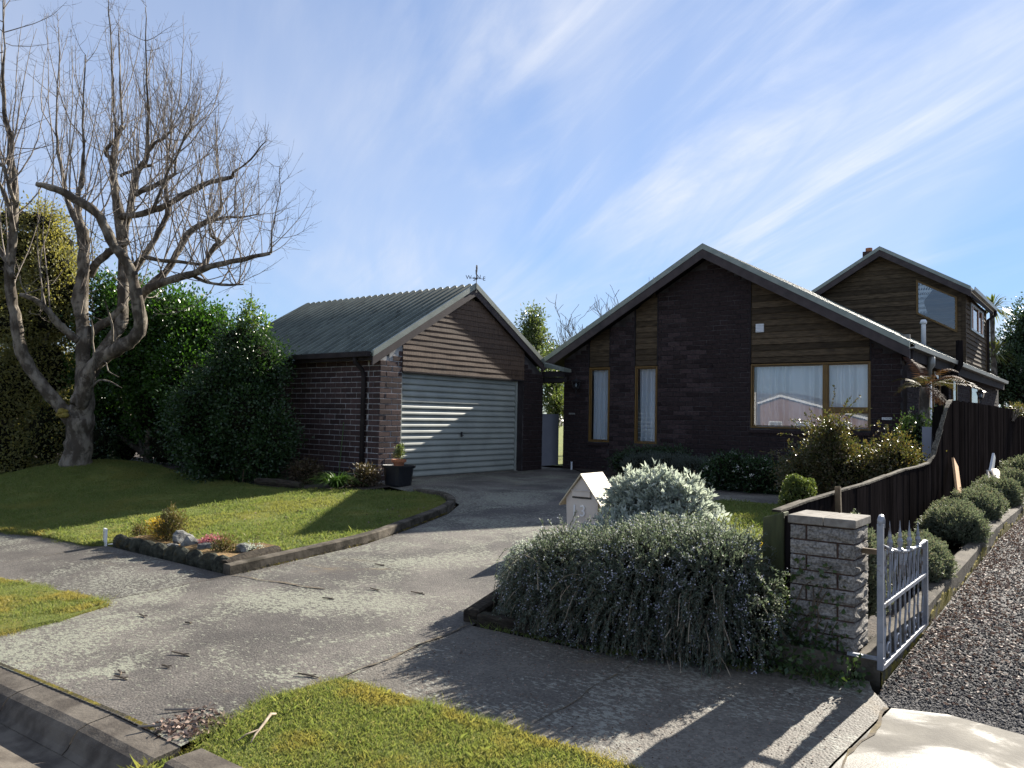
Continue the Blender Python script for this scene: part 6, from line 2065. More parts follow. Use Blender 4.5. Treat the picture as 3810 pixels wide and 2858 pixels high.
def lump(name, parent, c, r, mat, seed, sub=2, flat=0.6, amp=0.2):
    rs = random.Random(seed)
    bm = bmesh.new()
    bmesh.ops.create_icosphere(bm, subdivisions=sub, radius=1)
    k = [rs.uniform(-3, 3) for _ in range(9)]
    for v in bm.verts:
        p = v.co
        s = 1 + amp * (math.sin(p.x * 2.3 + k[0]) * math.sin(p.y * 2.9 + k[1]) + 0.6 * math.sin(p.z * 4.1 + k[2] + p.x * 3)) + rs.uniform(-0.05, 0.05)
        v.co = Vector((p.x * r[0] * s, p.y * r[1] * s, p.z * r[2] * s)) + Vector(c) - Vector(ORG[parent] if parent else (0, 0, 0))
    me = bpy.data.meshes.new(name)
    bm.to_mesh(me)
    bm.free()
    return put(name, me, mat, parent)


bw = thing('rock_bed_wall', 'low mossy stone wall edging the rock bed along the footpath', 'wall', rb(-7.5, 4.08, -0.24))
x = -8.5
i = 0
while x < -6.42:
    w_ = random.uniform(0.15, 0.28)
    lump('stone', bw, rb(x + w_ / 2, 4.09 + random.uniform(-0.012, 0.012), -0.237 + 0.055), (w_ * 0.70, 0.075, 0.105), M['stonewall'], i, 2, amp=0.10)
    x += w_ * 0.92
    i += 1
lg = thing('bed_log', 'weathered grey log edging the end of the rock bed beside the driveway', 'log', rb(-6.45, 4.4, -0.2))
rbm(MB().tube([(-6.40, 4.05, G(4.05) + 0.06), (-6.47, 4.3, G(4.3) + 0.065), (-6.62, 4.80, G(4.8) + 0.06)], [0.075, 0.085, 0.07], 10)).build('log', M['log'], lg)
for i, (c, r, lab) in enumerate((((-7.72, 4.43, -0.10), (0.13, 0.11, 0.10), 'large pale rock behind the mossy edge of the rock bed'),
                                 ((-7.5, 4.40, -0.12), (0.11, 0.09, 0.08), 'dark lichen-marked rock in front of the large pale rock'),
                                 ((-7.18, 4.40, -0.135), (0.13, 0.09, 0.075), 'cream rock below the pink flowers'),
                                 ((-6.86, 4.60, -0.13), (0.12, 0.10, 0.07), 'grey rock at the driveway end of the rock bed'),
                                 ((-7.6, 4.25, -0.15), (0.07, 0.06, 0.05), 'small blue-grey rock near the wall of the rock bed'))):
    tag(lump('rock', None, rb(*c), r, M['rock'], 50 + i, 2, amp=0.22), lab, 'rock', 'rocks in the corner bed')


def shrub(name, label, lobes, mat, ncl, per, sigma, L, W, base, cat_='shrub', group=None, nst=14, st_r=0.006, corefac=0.6, stem_mat='stem', **kw):
    t = thing(name, label, cat_, base, group)
    foliage('foliage', t, lobes, mat, ncl, per, sigma, L, W, **kw)
    tips = []
    for i in range(nst):
        l = random.choice(lobes)
        d = Vector((random.gauss(0, 1), random.gauss(0, 1), abs(random.gauss(0.4, 0.8)))).normalized()
        tips.append((l[0] + d.x * l[3] * 0.95, l[1] + d.y * l[4] * 0.95, l[2] + d.z * l[5] * 0.95))
    stems(t, [(base[0] + random.uniform(-0.05, 0.05), base[1] + random.uniform(-0.05, 0.05), base[2]) for _ in tips], tips, st_r, st_r * 0.4, M[stem_mat])
    if corefac:
        core('inner_filler', t, lobes, CORE_SHADE, corefac)
    return t


gz = -0.2
shrub('heather', 'tall bronze-green heather in the rock bed', rbl([(-8.0, 4.44, -0.03, 0.18, 0.16, 0.17), (-7.93, 4.46, 0.09, 0.12, 0.11, 0.13), (-8.02, 4.44, 0.16, 0.07, 0.07, 0.08)]), LM['heath'], 420, 8, 0.022, 0.032, 0.005, rb(-7.98, 4.44, gz), up=0.5, nst=26, st_r=0.004, corefac=0.0, shell=0.4, inner=0.4)
shrub('golden_heather', 'yellow-gold heather beside the tall bronze heather', rbl([(-8.24, 4.42, 0.01, 0.11, 0.1, 0.08), (-8.12, 4.40, -0.06, 0.12, 0.10, 0.08)]), LM['gold'], 170, 8, 0.02, 0.028, 0.005, rb(-8.2, 4.42, gz), up=0.4, nst=14, st_r=0.004, corefac=0.0, shell=0.4, inner=0.4)
shrub('heather', 'small sparse green shrub at the marker end of the rock bed', rbl([(-8.48, 4.36, -0.09, 0.13, 0.1, 0.1)]), LM['heath'], 90, 7, 0.02, 0.03, 0.006, rb(-8.46, 4.36, gz), up=0.4, nst=12, st_r=0.004, corefac=0.0, shell=0.5, inner=0.5)
shrub('heather', 'rusty sparse shrub at the driveway end of the rock bed', rbl([(-6.95, 4.42, -0.08, 0.13, 0.12, 0.12)]), LM['heath'], 130, 7, 0.02, 0.03, 0.005, rb(-6.95, 4.42, gz), up=0.6, nst=20, st_r=0.004, corefac=0.0, shell=0.5, inner=0.5)
pm = thing('pink_cushion', 'low mound of pink flowers among the rocks', 'flowers', rb(-7.28, 4.53, -0.15))
core('inner_filler', pm, rbl([(-7.28, 4.53, -0.13, 0.17, 0.13, 0.075)]), CORE_SHADE, 0.9)
foliage('flowers', pm, rbl([(-7.28, 4.53, -0.13, 0.17, 0.13, 0.085)]), LM['pink'], 300, 6, 0.014, 0.018, 0.008, shell=0.1, inner=0.0, up=0.4)
shrub('silver_groundcover', 'pale grey groundcover at the driveway end of the rock bed', rbl([(-6.78, 4.66, -0.14, 0.16, 0.12, 0.05)]), LM['silver'], 100, 7, 0.02, 0.02, 0.006, rb(-6.78, 4.66, -0.19), nst=4, corefac=0.7, zmin=-0.3)

# ------------------------------------------------------------------ pots by the garage door
pt = thing('black_tub', 'large black plastic tub standing beside the garage door', 'pot', (-9.95, 9.63, G(9.6)))
n_ = 24
v, f = [], []
prof = [(0.26, 0.0), (0.30, 0.30), (0.335, 0.30), (0.345, 0.345), (0.325, 0.35), (0.31, 0.33), (0.29, 0.30), (0.02, 0.30)]
def sq(a, r):
    c, s = math.cos(a), math.sin(a)
    k = (abs(c) ** 5 + abs(s) ** 5) ** (-0.2)
    return c * r * k, s * r * k
for r, z in prof:
    for k in range(n_):
        a = 2 * math.pi * k / n_ + 0.3
        dx, dy = sq(a, r * 0.70)
        v.append((-9.95 + dx, 9.63 + dy, G(9.6) + z))
for i in range(len(prof) - 1):
    for k in range(n_):
        f.append((i * n_ + k, i * n_ + (k + 1) % n_, (i + 1) * n_ + (k + 1) % n_, (i + 1) * n_ + k))
MB().add(v, f).build('tub', M['black'], pt)
MB().lathe([(0.2, 0.302), (0.2, 0.312)], (-9.95, 9.63, G(9.6)), 16).build('potting_soil', M['soil'], pt)
tc = thing('terracotta_pot', 'small terracotta pot standing on the black tub', 'pot', (-9.95, 9.63, G(9.6) + 0.31))
MB().lathe([(0.075, 0.0), (0.105, 0.09), (0.13, 0.09), (0.135, 0.135), (0.115, 0.135), (0.10, 0.115), (0.01, 0.112)], (-9.95, 9.63, G(9.6) + 0.313), 20).build('pot', M['terracotta'], tc, smooth=False)
shrub('pot_plant', 'little bushy plant growing in the terracotta pot', [(-9.95, 9.63, 0.53, 0.085, 0.085, 0.10), (-9.94, 9.65, 0.62, 0.05, 0.05, 0.07)], LM['box'], 110, 7, 0.018, 0.03, 0.008, (-9.95, 9.63, 0.42), 'plant', nst=10, st_r=0.003, corefac=0.0, shell=0.4, inner=0.4, up=0.4)


def strap_clump(name, label, c, n, L, W, mat, group=None):
    t = thing(name, label, 'plant', (c[0], c[1], G(c[1])), group)
    V, F_ = [], []
    for i in range(n):
        a = RNG.random() * 6.283
        r0 = RNG.random() * 0.10
        p = np.array([c[0] + math.cos(a) * r0, c[1] + math.sin(a) * r0, G(c[1]) + 0.01])
        ln = L * RNG.uniform(0.6, 1.1)
        el = RNG.uniform(0.7, 1.45)
        s = np.array([-math.sin(a), math.cos(a), 0]) * W
        b = len(V)
        k = 5
        for j in range(k + 1):
            t_ = j / k
            e2 = el - 1.5 * t_ ** 1.5 * (1.3 - el * 0.3)
            q = p + np.array([math.cos(a) * ln * (math.cos(el) * t_ + 0.28 * t_ ** 2), math.sin(a) * ln * (math.cos(el) * t_ + 0.28 * t_ ** 2), ln * (math.sin(el) * t_ - 0.62 * t_ ** 2.2)])
            w = s * (1 - t_ ** 2 * 0.95)
            V += [q - w, q + w]
            if j:
                F_.append((b + 2 * j - 2, b + 2 * j - 1, b + 2 * j + 1, b + 2 * j))
    me = mesh_from('leaves', np.array(V) - ORG[t], F_)
    put('leaves', me, mat, t)
    MB().lathe([(0.05, -0.01), (0.08, 0.03), (0.03, 0.06)], (c[0], c[1], G(c[1])), 7).build('crown_base', M['stem'], t)
    return t


strap_clump('strap_leaf_clump', 'bright strap-leaved clump nearest the garage corner', (-10.55, 8.75), 300, 0.62, 0.009, LM['clump'], 'strap-leaved clumps along the garage border')
strap_clump('strap_leaf_clump', 'strap-leaved clump below the end of the dark shrub', (-12.25, 8.6), 200, 0.5, 0.009, LM['clump'], 'strap-leaved clumps along the garage border')
strap_clump('strap_leaf_clump', 'strap-leaved clump in the middle of the shady border', (-13.1, 8.35), 150, 0.42, 0.009, LM['clump'], 'strap-leaved clumps along the garage border')
strap_clump('strap_leaf_clump', 'strap-leaved clump farthest left in the shady border', (-14.2, 8.4), 130, 0.4, 0.009, LM['clump'], 'strap-leaved clumps along the garage border')
shrub('dry_fern', 'brown leafy plant between the strap-leaved clumps against the brick', [(-11.55, 8.9, 0.14, 0.32, 0.25, 0.24)], LM['brown'], 240, 7, 0.04, 0.06, 0.014, (-11.55, 8.9, -0.04), 'plant', nst=12, corefac=0.4, shell=0.4, inner=0.3)
shrub('dry_fern', 'brown leafy plant at the garage corner beside the black tub', [(-10.35, 9.2, 0.10, 0.28, 0.22, 0.22)], LM['brown'], 220, 7, 0.04, 0.06, 0.014, (-10.35, 9.2, -0.04), 'plant', nst=12, corefac=0.4, shell=0.4, inner=0.3)
lg = thing('border_log', 'split log edging the shady border below the brick wall', 'log', (-11.4, 8.25, -0.05))
MB().tube([(-12.0, 8.18, 0.0), (-11.45, 8.22, 0.01), (-10.85, 8.27, -0.01)], [0.055, 0.065, 0.06], 8).build('log', M['log'], lg)
for i, (x, y, hgt) in enumerate(((-13.55, 8.0, 0.22), (-12.45, 8.2, 0.24))):
    t = thing('plant_label', ['white plant label left in the shady border', 'leaning plant label beside the border log'][i], 'label', (x, y, -0.05))
    MB().beam((x, y, -0.06), (x + 0.02 * i, y, -0.06 + hgt), 0.02, 0.004).build('label_stick', M['pvc' if i == 0 else 'wood'], t)
MB()
tr_ = thing('bamboo_cane', 'thin green cane leaning on the brick side wall', 'cane', (-10.98 - 0.55, 9.55, 0))
MB().tube([(-11.45, 9.55, 0.0), (-11.52, 9.70, 1.05)], 0.008, 5).build('cane', LM['clump'], tr_)

# ------------------------------------------------------------------ beds in front of the house
def sprigs(name, parent, pts, dirs, ln, needles, nl, nw, mat, droop=0.0, seg=4, spread=0.9, stem_mat=None, st_r=0.0022, flower=None, flower_p=0.0, taper=True):
    """many short stems set with small leaves; optional flowers near the tips"""
    n = len(pts)
    P_ = np.empty((n, seg + 1, 3))
    D_ = np.empty((n, seg + 1, 3))
    d = unit(dirs)
    P_[:, 0] = pts
    D_[:, 0] = d
    L_ = (np.ones(n) * ln)[:, None]
    for i in range(seg):
        d = unit(d + np.array([0, 0, -droop]) + RNG.standard_normal((n, 3)) * 0.12)
        P_[:, i + 1] = P_[:, i] + d * L_ / seg
        D_[:, i + 1] = d
    t = RNG.random((n, needles)) * seg * 0.999
    i0 = t.astype(int)
    fr_ = (t - i0)[..., None]
    ar = np.arange(n)[:, None]
    pos = P_[ar, i0] * (1 - fr_) + P_[ar, i0 + 1] * fr_
    dd = D_[ar, i0]
    dd = unit(dd + spread * unit(RNG.standard_normal((n, needles, 3))))
    k = n * needles
    parts = [leaf_quads(pos.reshape(k, 3), dd.reshape(k, 3), nl * (0.7 + 0.6 * RNG.random(k)), nw)]
    v, f = cat(parts)
    o = tag(put(name, mesh_np(name, v - ORG[parent], f), mat, parent), kind='stuff')
    if stem_mat is not None:
        m = []
        for i in range(seg):
            a, b = P_[:, i], P_[:, i + 1]
            s = unit(np.cross(b - a, RNG.standard_normal((n, 3)))) * st_r
            vv = np.stack([a - s, a + s, b + s, b - s], 1).reshape(-1, 3)
            m.append((vv, np.arange(n * 4).reshape(n, 4)))
        v, f = cat(m)
        tag(put('stems', mesh_np('stems', v - ORG[parent], f), stem_mat, parent), kind='stuff')
    if flower is not None:
        kf = RNG.random(n) < flower_p
        q = P_[kf][:, -2:, :].reshape(-1, 3)
        q = np.repeat(q, 5, 0) + RNG.standard_normal((len(q) * 5, 3)) * 0.012
        v, f = leaf_quads(q, RNG.standard_normal((len(q), 3)), 0.011, 0.0045)
        tag(put('flowers', mesh_np('flowers', v - ORG[parent], f), flower, parent), kind='stuff')
    return o


def surface_pts(c, r, n, zlow=-0.3, power=2.0):
    d = unit(RNG.standard_normal((n * 3, 3)))
    d = d[d[:, 2] > zlow][:n]
    if power != 2.0:
        k = (np.abs(d) ** power).sum(1) ** (-1 / power)
        q = d * k[:, None]
    else:
        q = d
    wob = 1 + 0.10 * np.sin(d[:, 0] * 6 + c[1] * 5) * np.sin(d[:, 2] * 5 + c[1] * 3) + 0.07 * np.sin(d[:, 1] * 9 + c[1] * 2)
    return np.array(c) + q * np.array(r) * wob[:, None], d


t = thing('lavender', 'low grey-green lavender hedge in the bed under the house wall', 'shrub', (-6.9, 13.5, 0))
ll = [(-7.35, 13.75, 0.22, 0.5, 0.35, 0.28), (-6.75, 13.6, 0.24, 0.5, 0.35, 0.28), (-6.25, 13.5, 0.22, 0.45, 0.32, 0.27)]
core('inner_filler', t, ll, CORE_SHADE, 0.85)
for l in ll:
    p, d = surface_pts(l[:3], l[3:], 700, -0.1)
    sprigs('foliage', t, p - d * 0.06, d * 0.5 + np.array([0, 0, 0.8]), 0.14, 12, 0.03, 0.003, LM['lav'], 0.0, 3, 0.6)
shrub('juniper', 'dark spreading juniper below the narrow windows', [(-7.75, 14.5, 0.36, 0.55, 0.4, 0.28), (-7.15, 14.45, 0.38, 0.5, 0.4, 0.26), (-8.2, 14.6, 0.28, 0.4, 0.35, 0.22)], LM['dark'], 900, 7, 0.05, 0.06, 0.010, (-7.6, 14.5, 0), corefac=0.75)
dl_ = [(-5.35, 13.15, 0.36, 0.45, 0.38, 0.32), (-4.85, 13.1, 0.28, 0.48, 0.36, 0.3), (-5.6, 13.25, 0.24, 0.3, 0.3, 0.26), (-4.5, 13.2, 0.25, 0.35, 0.3, 0.25)]
t = shrub('daphne', 'rounded dark shrub dotted with pale flowers in front of the big window', dl_, LM['holly'], 1300, 7, 0.045, 0.06, 0.012, (-5.1, 13.15, 0), corefac=0.75)
p, d = crown_points(dl_, 150, 1, 0.01, 0.04, 0)[:2]
p = np.repeat(p, 6, 0) + RNG.standard_normal((len(p) * 6, 3)) * 0.012
v, f = leaf_quads(p, RNG.standard_normal((len(p), 3)), 0.02, 0.009)
put('flowers', mesh_np('flowers', v - ORG[t], f), LM['petal'], t)
shrub('leafy_shrub', 'dim leafy shrub between the flowering daphne and the red-leaved shrub', [(-4.1, 13.9, 0.45, 0.6, 0.4, 0.4), (-3.5, 13.8, 0.4, 0.5, 0.4, 0.4)], LM['dark'], 700, 7, 0.05, 0.06, 0.014, (-3.9, 13.9, 0), corefac=0.7)

ab = [(-2.95, 11.5, 0.50, 0.62, 0.5, 0.45), (-2.4, 11.5, 0.62, 0.42, 0.45, 0.40), (-3.25, 11.45, 0.72, 0.35, 0.35, 0.42), (-3.6, 11.4, 0.42, 0.35, 0.35, 0.35), (-3.2, 11.5, 1.0, 0.2, 0.2, 0.32)]
t = shrub('abelia', 'bushy red-and-green small-leaved shrub in front of the big window', ab, LM['abelia'], 3600, 8, 0.05, 0.036, 0.0115, (-2.9, 11.5, 0), nst=30, st_r=0.008, corefac=0.55, shell=0.35)
n_ = 75
l = np.array(ab)[RNG.integers(0, 5, n_)]
d = unit(RNG.standard_normal((n_, 3)) * np.array([1, 0.8, 0.4]) + np.array([0.1, -0.1, 0.9]))
sprigs('sprays', t, l[:, :3] + d * l[:, 3:] * 0.85, d, 0.34 + 0.16 * RNG.random(n_), 30, 0.032, 0.010, LM['abelia'], 0.10, 5, 0.9, M['stem'], 0.003)

# clipped box behind the fence
t = thing('clipped_box', 'small square-clipped box bush behind the fence end', 'shrub', (-2.72, 8.6, -0.05))
core('inner_filler', t, [(-2.80, 8.75, 0.25, 0.14, 0.15, 0.33)], CORE_SHADE, 0.95)
p, d = surface_pts((-2.80, 8.75, 0.25), (0.125, 0.14, 0.3), 2600, -0.6, 5.0)
sprigs('foliage', t, p, d + np.array([0, 0, 0.3]), 0.05, 6, 0.018, 0.006, LM['box'], 0, 2, 0.9)

# tree fern at the side of the house
FB = np.array([-2.62, 14.85, 1.84])
t = thing('tree_fern', 'tree fern with browning arched fronds at the house corner', 'fern', (FB[0], FB[1], 0))
MB().tube([(FB[0], FB[1], -0.05), (FB[0] - 0.03, FB[1], 0.9), tuple(FB)], [0.12, 0.09, 0.08], 10).build('trunk', M['bark'], t, smooth=True)


def frond(parent, base, az, el, ln, mat, droop, leaf=0.16, name='frond'):
    pts_, V, F_ = [], [], []
    d = np.array([math.cos(az) * math.cos(el), math.sin(az) * math.cos(el), math.sin(el)])
    p = np.array(base, float)
    seg = 26
    for i in range(seg + 1):
        pts_.append(p.copy())
        d = unit(d + np.array([0, 0, -droop / seg * (0.4 + 1.6 * i / seg)]))
        p = p + d * ln / seg
        s = unit(np.cross(d, np.array([0, 0, 1.0])))
        if i > 2:
            t_ = i / seg
            L2 = leaf * math.sin(math.pi * min(1, 0.12 + t_ * 0.88)) ** 0.7 + 0.01
            for sg_ in (-1, 1):
                q = pts_[-1]
                e = unit(s * sg_ + d * 0.45 + np.array([0, 0, -0.25 + RNG.uniform(-0.15, 0.15)]))
                w = d * ln / seg * 0.36
                b = len(V)
                V += [q - w * 0.5, q + w * 0.5, q + e * L2 * 0.6 + w * 0.55, q + e * L2, q + e * L2 * 0.6 - w * 0.55]
                F_.append((b, b + 1, b + 2, b + 3, b + 4))
    m = MB()
    m.tube(pts_[::3], [0.007 * (1 - 0.8 * i / len(pts_[::3])) for i in range(len(pts_[::3]))], 4, cap=False)
    m.add(V, F_)
    return m.build(name, mat, parent)


for az, el, ln, mt, dr in ((-30, 25, 1.05, 'fern', 1.1), (5, 18, 0.95, 'fern', 0.9), (-65, 10, 0.7, 'fern_d', 1.5), (20, 45, 0.8, 'fern_d', 1.8), (150, 70, 0.75, 'fern_d', 1.3), (175, 40, 0.6, 'fern', 1.2),
                           (-120, 30, 0.7, 'fern', 1.6), (-90, 45, 0.7, 'fern', 1.8), (-150, 20, 0.6, 'fern', 1.5), (-20, 60, 0.7, 'fern_d', 1.8), (120, 60, 0.8, 'fern_d', 1.2), (60, 30, 0.8, 'fern', 1.3), (-45, -10, 0.6, 'fern_d', 1.2), (-10, -25, 0.55, 'fern', 0.8)):
    frond(t, FB, rad(az), rad(el), ln, LM[mt], dr)
us = [(-2.75, 14.5, 0.9, 0.3, 0.3, 0.5), (-2.5, 14.4, 0.5, 0.4, 0.3, 0.5), (-2.25, 14.5, 1.15, 0.25, 0.3, 0.3)]
shrub('shade_shrub', 'dark leafy shrub around the foot of the tree fern', us, LM['ivy'], 900, 7, 0.06, 0.06, 0.016, (-2.5, 14.5, 0), corefac=0.6)

# ------------------------------------------------------------------ rosemary, dusty miller, letterbox bed
ros = thing('rosemary', 'big trailing rosemary bush spilling over the street corner of the garden', 'shrub', (-2.8, 5.0, -0.2))
rl = [(-3.0, 4.72, 0.02, 0.46, 0.44, 0.32), (-2.45, 4.68, 0.08, 0.50, 0.44, 0.36), (-2.02, 4.75, 0.12, 0.32, 0.42, 0.36), (-3.22, 4.85, -0.03, 0.28, 0.36, 0.28), (-2.45, 5.05, 0.12, 0.58, 0.36, 0.33),
      (-2.65, 4.48, -0.04, 0.68, 0.20, 0.26), (-1.84, 4.68, 0.02, 0.20, 0.22, 0.30), (-3.1, 4.55, -0.06, 0.36, 0.2, 0.2)]
core('inner_filler', ros, rl, CORE_SHADE, 0.86, 12)
lob = np.array(rl)


def over_lobes(lob, cnt, bias, zlow, inset=0.88, zmin=-0.24):
    """points spread over the outer skin of a group of lobes"""
    area = lob[:, 3] * lob[:, 5] + lob[:, 4] * lob[:, 5]
    k = RNG.choice(len(lob), cnt * 2, p=area / area.sum())
    d = unit(RNG.standard_normal((cnt * 2, 3)) + np.array(bias))
    wob = 1 + 0.10 * np.sin(d[:, 0] * 5 + k * 2) * np.sin(d[:, 2] * 6 + k)
    p = lob[k, :3] + d * lob[k, 3:6] * inset * wob[:, None]
    ok = (d[:, 2] > zlow) & (p[:, 2] > zmin)
    for j in range(len(lob)):
        q = (p - lob[j, :3]) / lob[j, 3:6]
        ok &= (j == k) | ((q ** 2).sum(1) > 0.66)
    return p[ok][:cnt], d[ok][:cnt]


p, d = over_lobes(lob, 2600, (0, -0.3, 0.25), -0.6)
sprigs('foliage', ros, p, d * 0.8 + np.array([0, -0.05, 0.55]), 0.13 * (0.6 + 0.8 * RNG.random(len(p))), 34, 0.022, 0.0034, LM['rosemary'], 0.08, 4, 0.8, M['stem'], 0.002, LM['lilac'], 0.30)
p, d = over_lobes(lob, 1500, (0, -0.7, -0.1), -0.9)
sprigs('foliage', ros, p, d + np.array([0, -0.3, -0.05]), 0.22 * (0.6 + 0.7 * RNG.random(len(p))), 40, 0.021, 0.0032, LM['rosemary'], 0.34, 5, 0.8, M['stem'], 0.002, LM['lilac'], 0.18)
n_ = 230
px_ = np.stack([-1.8 - RNG.random(n_) ** 1.4 * 1.6, 4.30 + RNG.random(n_) * 0.12, RNG.uniform(-0.02, 0.32, n_)], 1)
sprigs('trailing_shoots', ros, px_, np.stack([RNG.standard_normal(n_) * 0.3, -np.ones(n_) * 0.7, RNG.standard_normal(n_) * 0.2], 1), 0.36 * (0.5 + 0.6 * RNG.random(n_)), 46, 0.02, 0.0030, LM['rosemary'], 0.75, 7, 0.75, M['stem'], 0.002, LM['lilac'], 0.12)
n_ = 34
px_ = np.stack([RNG.uniform(-3.3, -1.9, n_), RNG.uniform(4.4, 4.9, n_), RNG.uniform(0.28, 0.40, n_)], 1)
sprigs('upright_shoots', ros, px_, np.stack([RNG.standard_normal(n_) * 0.35, RNG.standard_normal(n_) * 0.3, np.ones(n_)], 1), 0.17 + 0.10 * RNG.random(n_), 40, 0.022, 0.0034, LM['rosemary'], 0.06, 6, 0.8, M['stem'], 0.002, LM['lilac'], 0.5)
n_ = 70
px_ = np.stack([RNG.uniform(-3.3, -1.85, n_), RNG.uniform(4.28, 4.4, n_), RNG.uniform(-0.12, 0.25, n_)], 1)
sprigs('dead_stems', ros, px_, np.stack([RNG.standard_normal(n_) * 0.6, -np.ones(n_) * 0.5, RNG.standard_normal(n_) * 0.5], 1), 0.2 + 0.15 * RNG.random(n_), 6, 0.016, 0.002, LM['brown'], 0.4, 5, 0.9, M['deadwood'], 0.0022)
t = thing('silver_trailer', 'grey-leaved trailing plant hanging over the driveway corner of the rosemary', 'plant', (-3.75, 5.1, -0.18))
core('inner_filler', t, [(-3.58, 4.95, 0.03, 0.14, 0.2, 0.18)], CORE_SHADE, 0.85)
p, d = surface_pts((-3.60, 4.93, 0.03), (0.17, 0.24, 0.21), 520, -0.8)
sprigs('foliage', t, p - d * 0.04, d + np.array([-0.2, 0, 0.1]), 0.14, 20, 0.022, 0.004, LM['silver'], 0.5, 4, 0.8, M['stem'], 0.002)

sil = thing('dusty_miller', 'pale silver-leaved bush beside the letterbox', 'shrub', (-3.15, 6.1, -0.15))
sl_ = [(-3.30, 6.1, 0.44, 0.20, 0.26, 0.22), (-3.40, 6.0, 0.24, 0.13, 0.22, 0.16), (-3.12, 6.05, 0.50, 0.17, 0.22, 0.19), (-2.92, 6.1, 0.44, 0.17, 0.24, 0.21), (-3.15, 5.95, 0.22, 0.34, 0.3, 0.18), (-2.80, 6.0, 0.34, 0.13, 0.18, 0.13),
       (-3.2, 5.6, 0.16, 0.3, 0.2, 0.16), (-2.85, 5.65, 0.2, 0.25, 0.2, 0.14)]
core('inner_filler', sil, sl_, surf('silver_stems', (0.07, 0.065, 0.055), (0.14, 0.13, 0.11), 14, 0.9, bs=0.8, bd=0.02, bscale=30), 0.68)
lob = np.array(sl_)
p, d = over_lobes(lob, 1500, (0, -0.2, 0.4), -0.7, 0.85, 0.0)
sprigs('foliage', sil, p, d + np.array([0, 0, 0.4]), 0.06 + 0.13 * RNG.random(len(p)) ** 2, 18, 0.052, 0.0105, LM['silver'], 0.0, 3, 0.85, M['stem'], 0.003)
n_ = 22
px_ = np.stack([RNG.uniform(-3.4, -2.85, n_), RNG.uniform(5.8, 6.2, n_), RNG.uniform(0.36, 0.52, n_)], 1)
sprigs('tall_shoots', sil, px_, np.stack([RNG.standard_normal(n_) * 0.3, RNG.standard_normal(n_) * 0.3, np.ones(n_)], 1), 0.14 + 0.10 * RNG.random(n_), 26, 0.058, 0.012, LM['silver'], 0.0, 3, 0.8, M['stem'], 0.004)
MB()
t = thing('garden_stick', 'thin pale stick poking up through the silver bush', 'stick', (-3.0, 6.6, 0))
MB().tube([(-3.02, 6.6, 0.0), (-3.04, 6.62, 0.76)], 0.008, 5).build('stick', M['wood'], t)
t = shrub('dusty_miller', 'small separate silver sprig right of the silver bush', [(-2.52, 5.9, 0.36, 0.10, 0.09, 0.13), (-2.5, 5.9, 0.24, 0.12, 0.1, 0.1)], LM['silver'], 60, 7, 0.03, 0.05, 0.011, (-2.5, 5.9, -0.15), nst=7, st_r=0.005, corefac=0.0, up=0.5, inner=0.4, shell=0.5)

df = thing('daffodil', 'single yellow daffodil on the lawn side of the fence post', 'flower', (-2.55, 7.0, -0.1))
MB().tube([(-2.55, 7.0, -0.1), (-2.54, 6.99, 0.06), (-2.53, 6.97, 0.10)], 0.005, 5).build('stem', LM['clump'], df)
m = MB()
for k in range(6):
    a = k / 6 * 6.283
    c = Vector((-2.53, 6.955, 0.105))
    e = Vector((math.cos(a), 0, math.sin(a)))
    s = Vector((-math.sin(a), 0, math.cos(a)))
    m.add([c, c + e * 0.02 + s * 0.012, c + e * 0.042, c + e * 0.02 - s * 0.012], [(0, 1, 2, 3)])
fl_ = m.build('petals', LM['gold'], df)
MB().tube([(-2.53, 6.955, 0.105), (-2.53, 6.93, 0.105)], [0.009, 0.014], 8, cap=False).build('trumpet', LM['gold'], fl_)
strap_clump('daffodil_leaves', 'clump of daffodil leaves beside the mossy fence post', (-2.4, 6.9), 60, 0.24, 0.006, LM['clump'])
strap_clump('daffodil_leaves', 'clump of green leaves behind the rosemary near the post', (-2.15, 6.2), 60, 0.26, 0.006, LM['clump'])

# old sleepers that hold the bed at the footpath
bl2 = thing('bed_sleeper', 'dark rotten timber edging the rosemary bed along the driveway', 'timber', (-3.65, 4.5, -0.2))
MB().beam((-3.62, 4.23, G(4.2) + 0.02), (-3.86, 5.1, G(5.1) + 0.04), 0.12, 0.13).build('timber', M['log'], bl2, bevel=0.015)
bl2 = thing('bed_sleeper', 'dark rotten timber edging the rosemary bed along the footpath', 'timber', (-2.7, 4.25, -0.2))
MB().beam((-3.55, 4.25, G(4.2) + 0.02), (-1.95, 4.5, G(4.5) + 0.0), 0.11, 0.12).build('timber', M['log'], bl2, bevel=0.015)

iv = thing('ivy', 'ivy creeping around the foot and face of the stone pillar', 'ivy', (-1.5, 4.65, -0.2))
n_ = 520
p = np.stack([RNG.uniform(-1.9, -1.1, n_), RNG.uniform(4.45, 4.70, n_), np.zeros(n_)], 1)
p[:, 2] = GV(p[:, 1]) + 0.02 + RNG.random(n_) ** 2 * 0.16
p2 = np.stack([PX0 + 0.02 + RNG.random(230) ** 1.8 * 0.30, np.full(230, PY0 - 0.022), PZ0 + RNG.random(230) ** 1.6 * 0.50], 1)
p3 = np.stack([RNG.uniform(-1.75, -1.56, 200), RNG.uniform(4.6, 4.95, 200), RNG.uniform(-0.2, 0.25, 200)], 1)
p = np.concatenate([p, p2, p3])
v, f = leaf_quads(p, unit(RNG.standard_normal((len(p), 3)) + np.array([0, -0.9, 0.2])), 0.034 * (0.6 + 0.7 * RNG.random(len(p))), 0.014)
put('leaves', mesh_np('leaves', v - ORG[iv], f), LM['ivy'], iv)
m = MB()
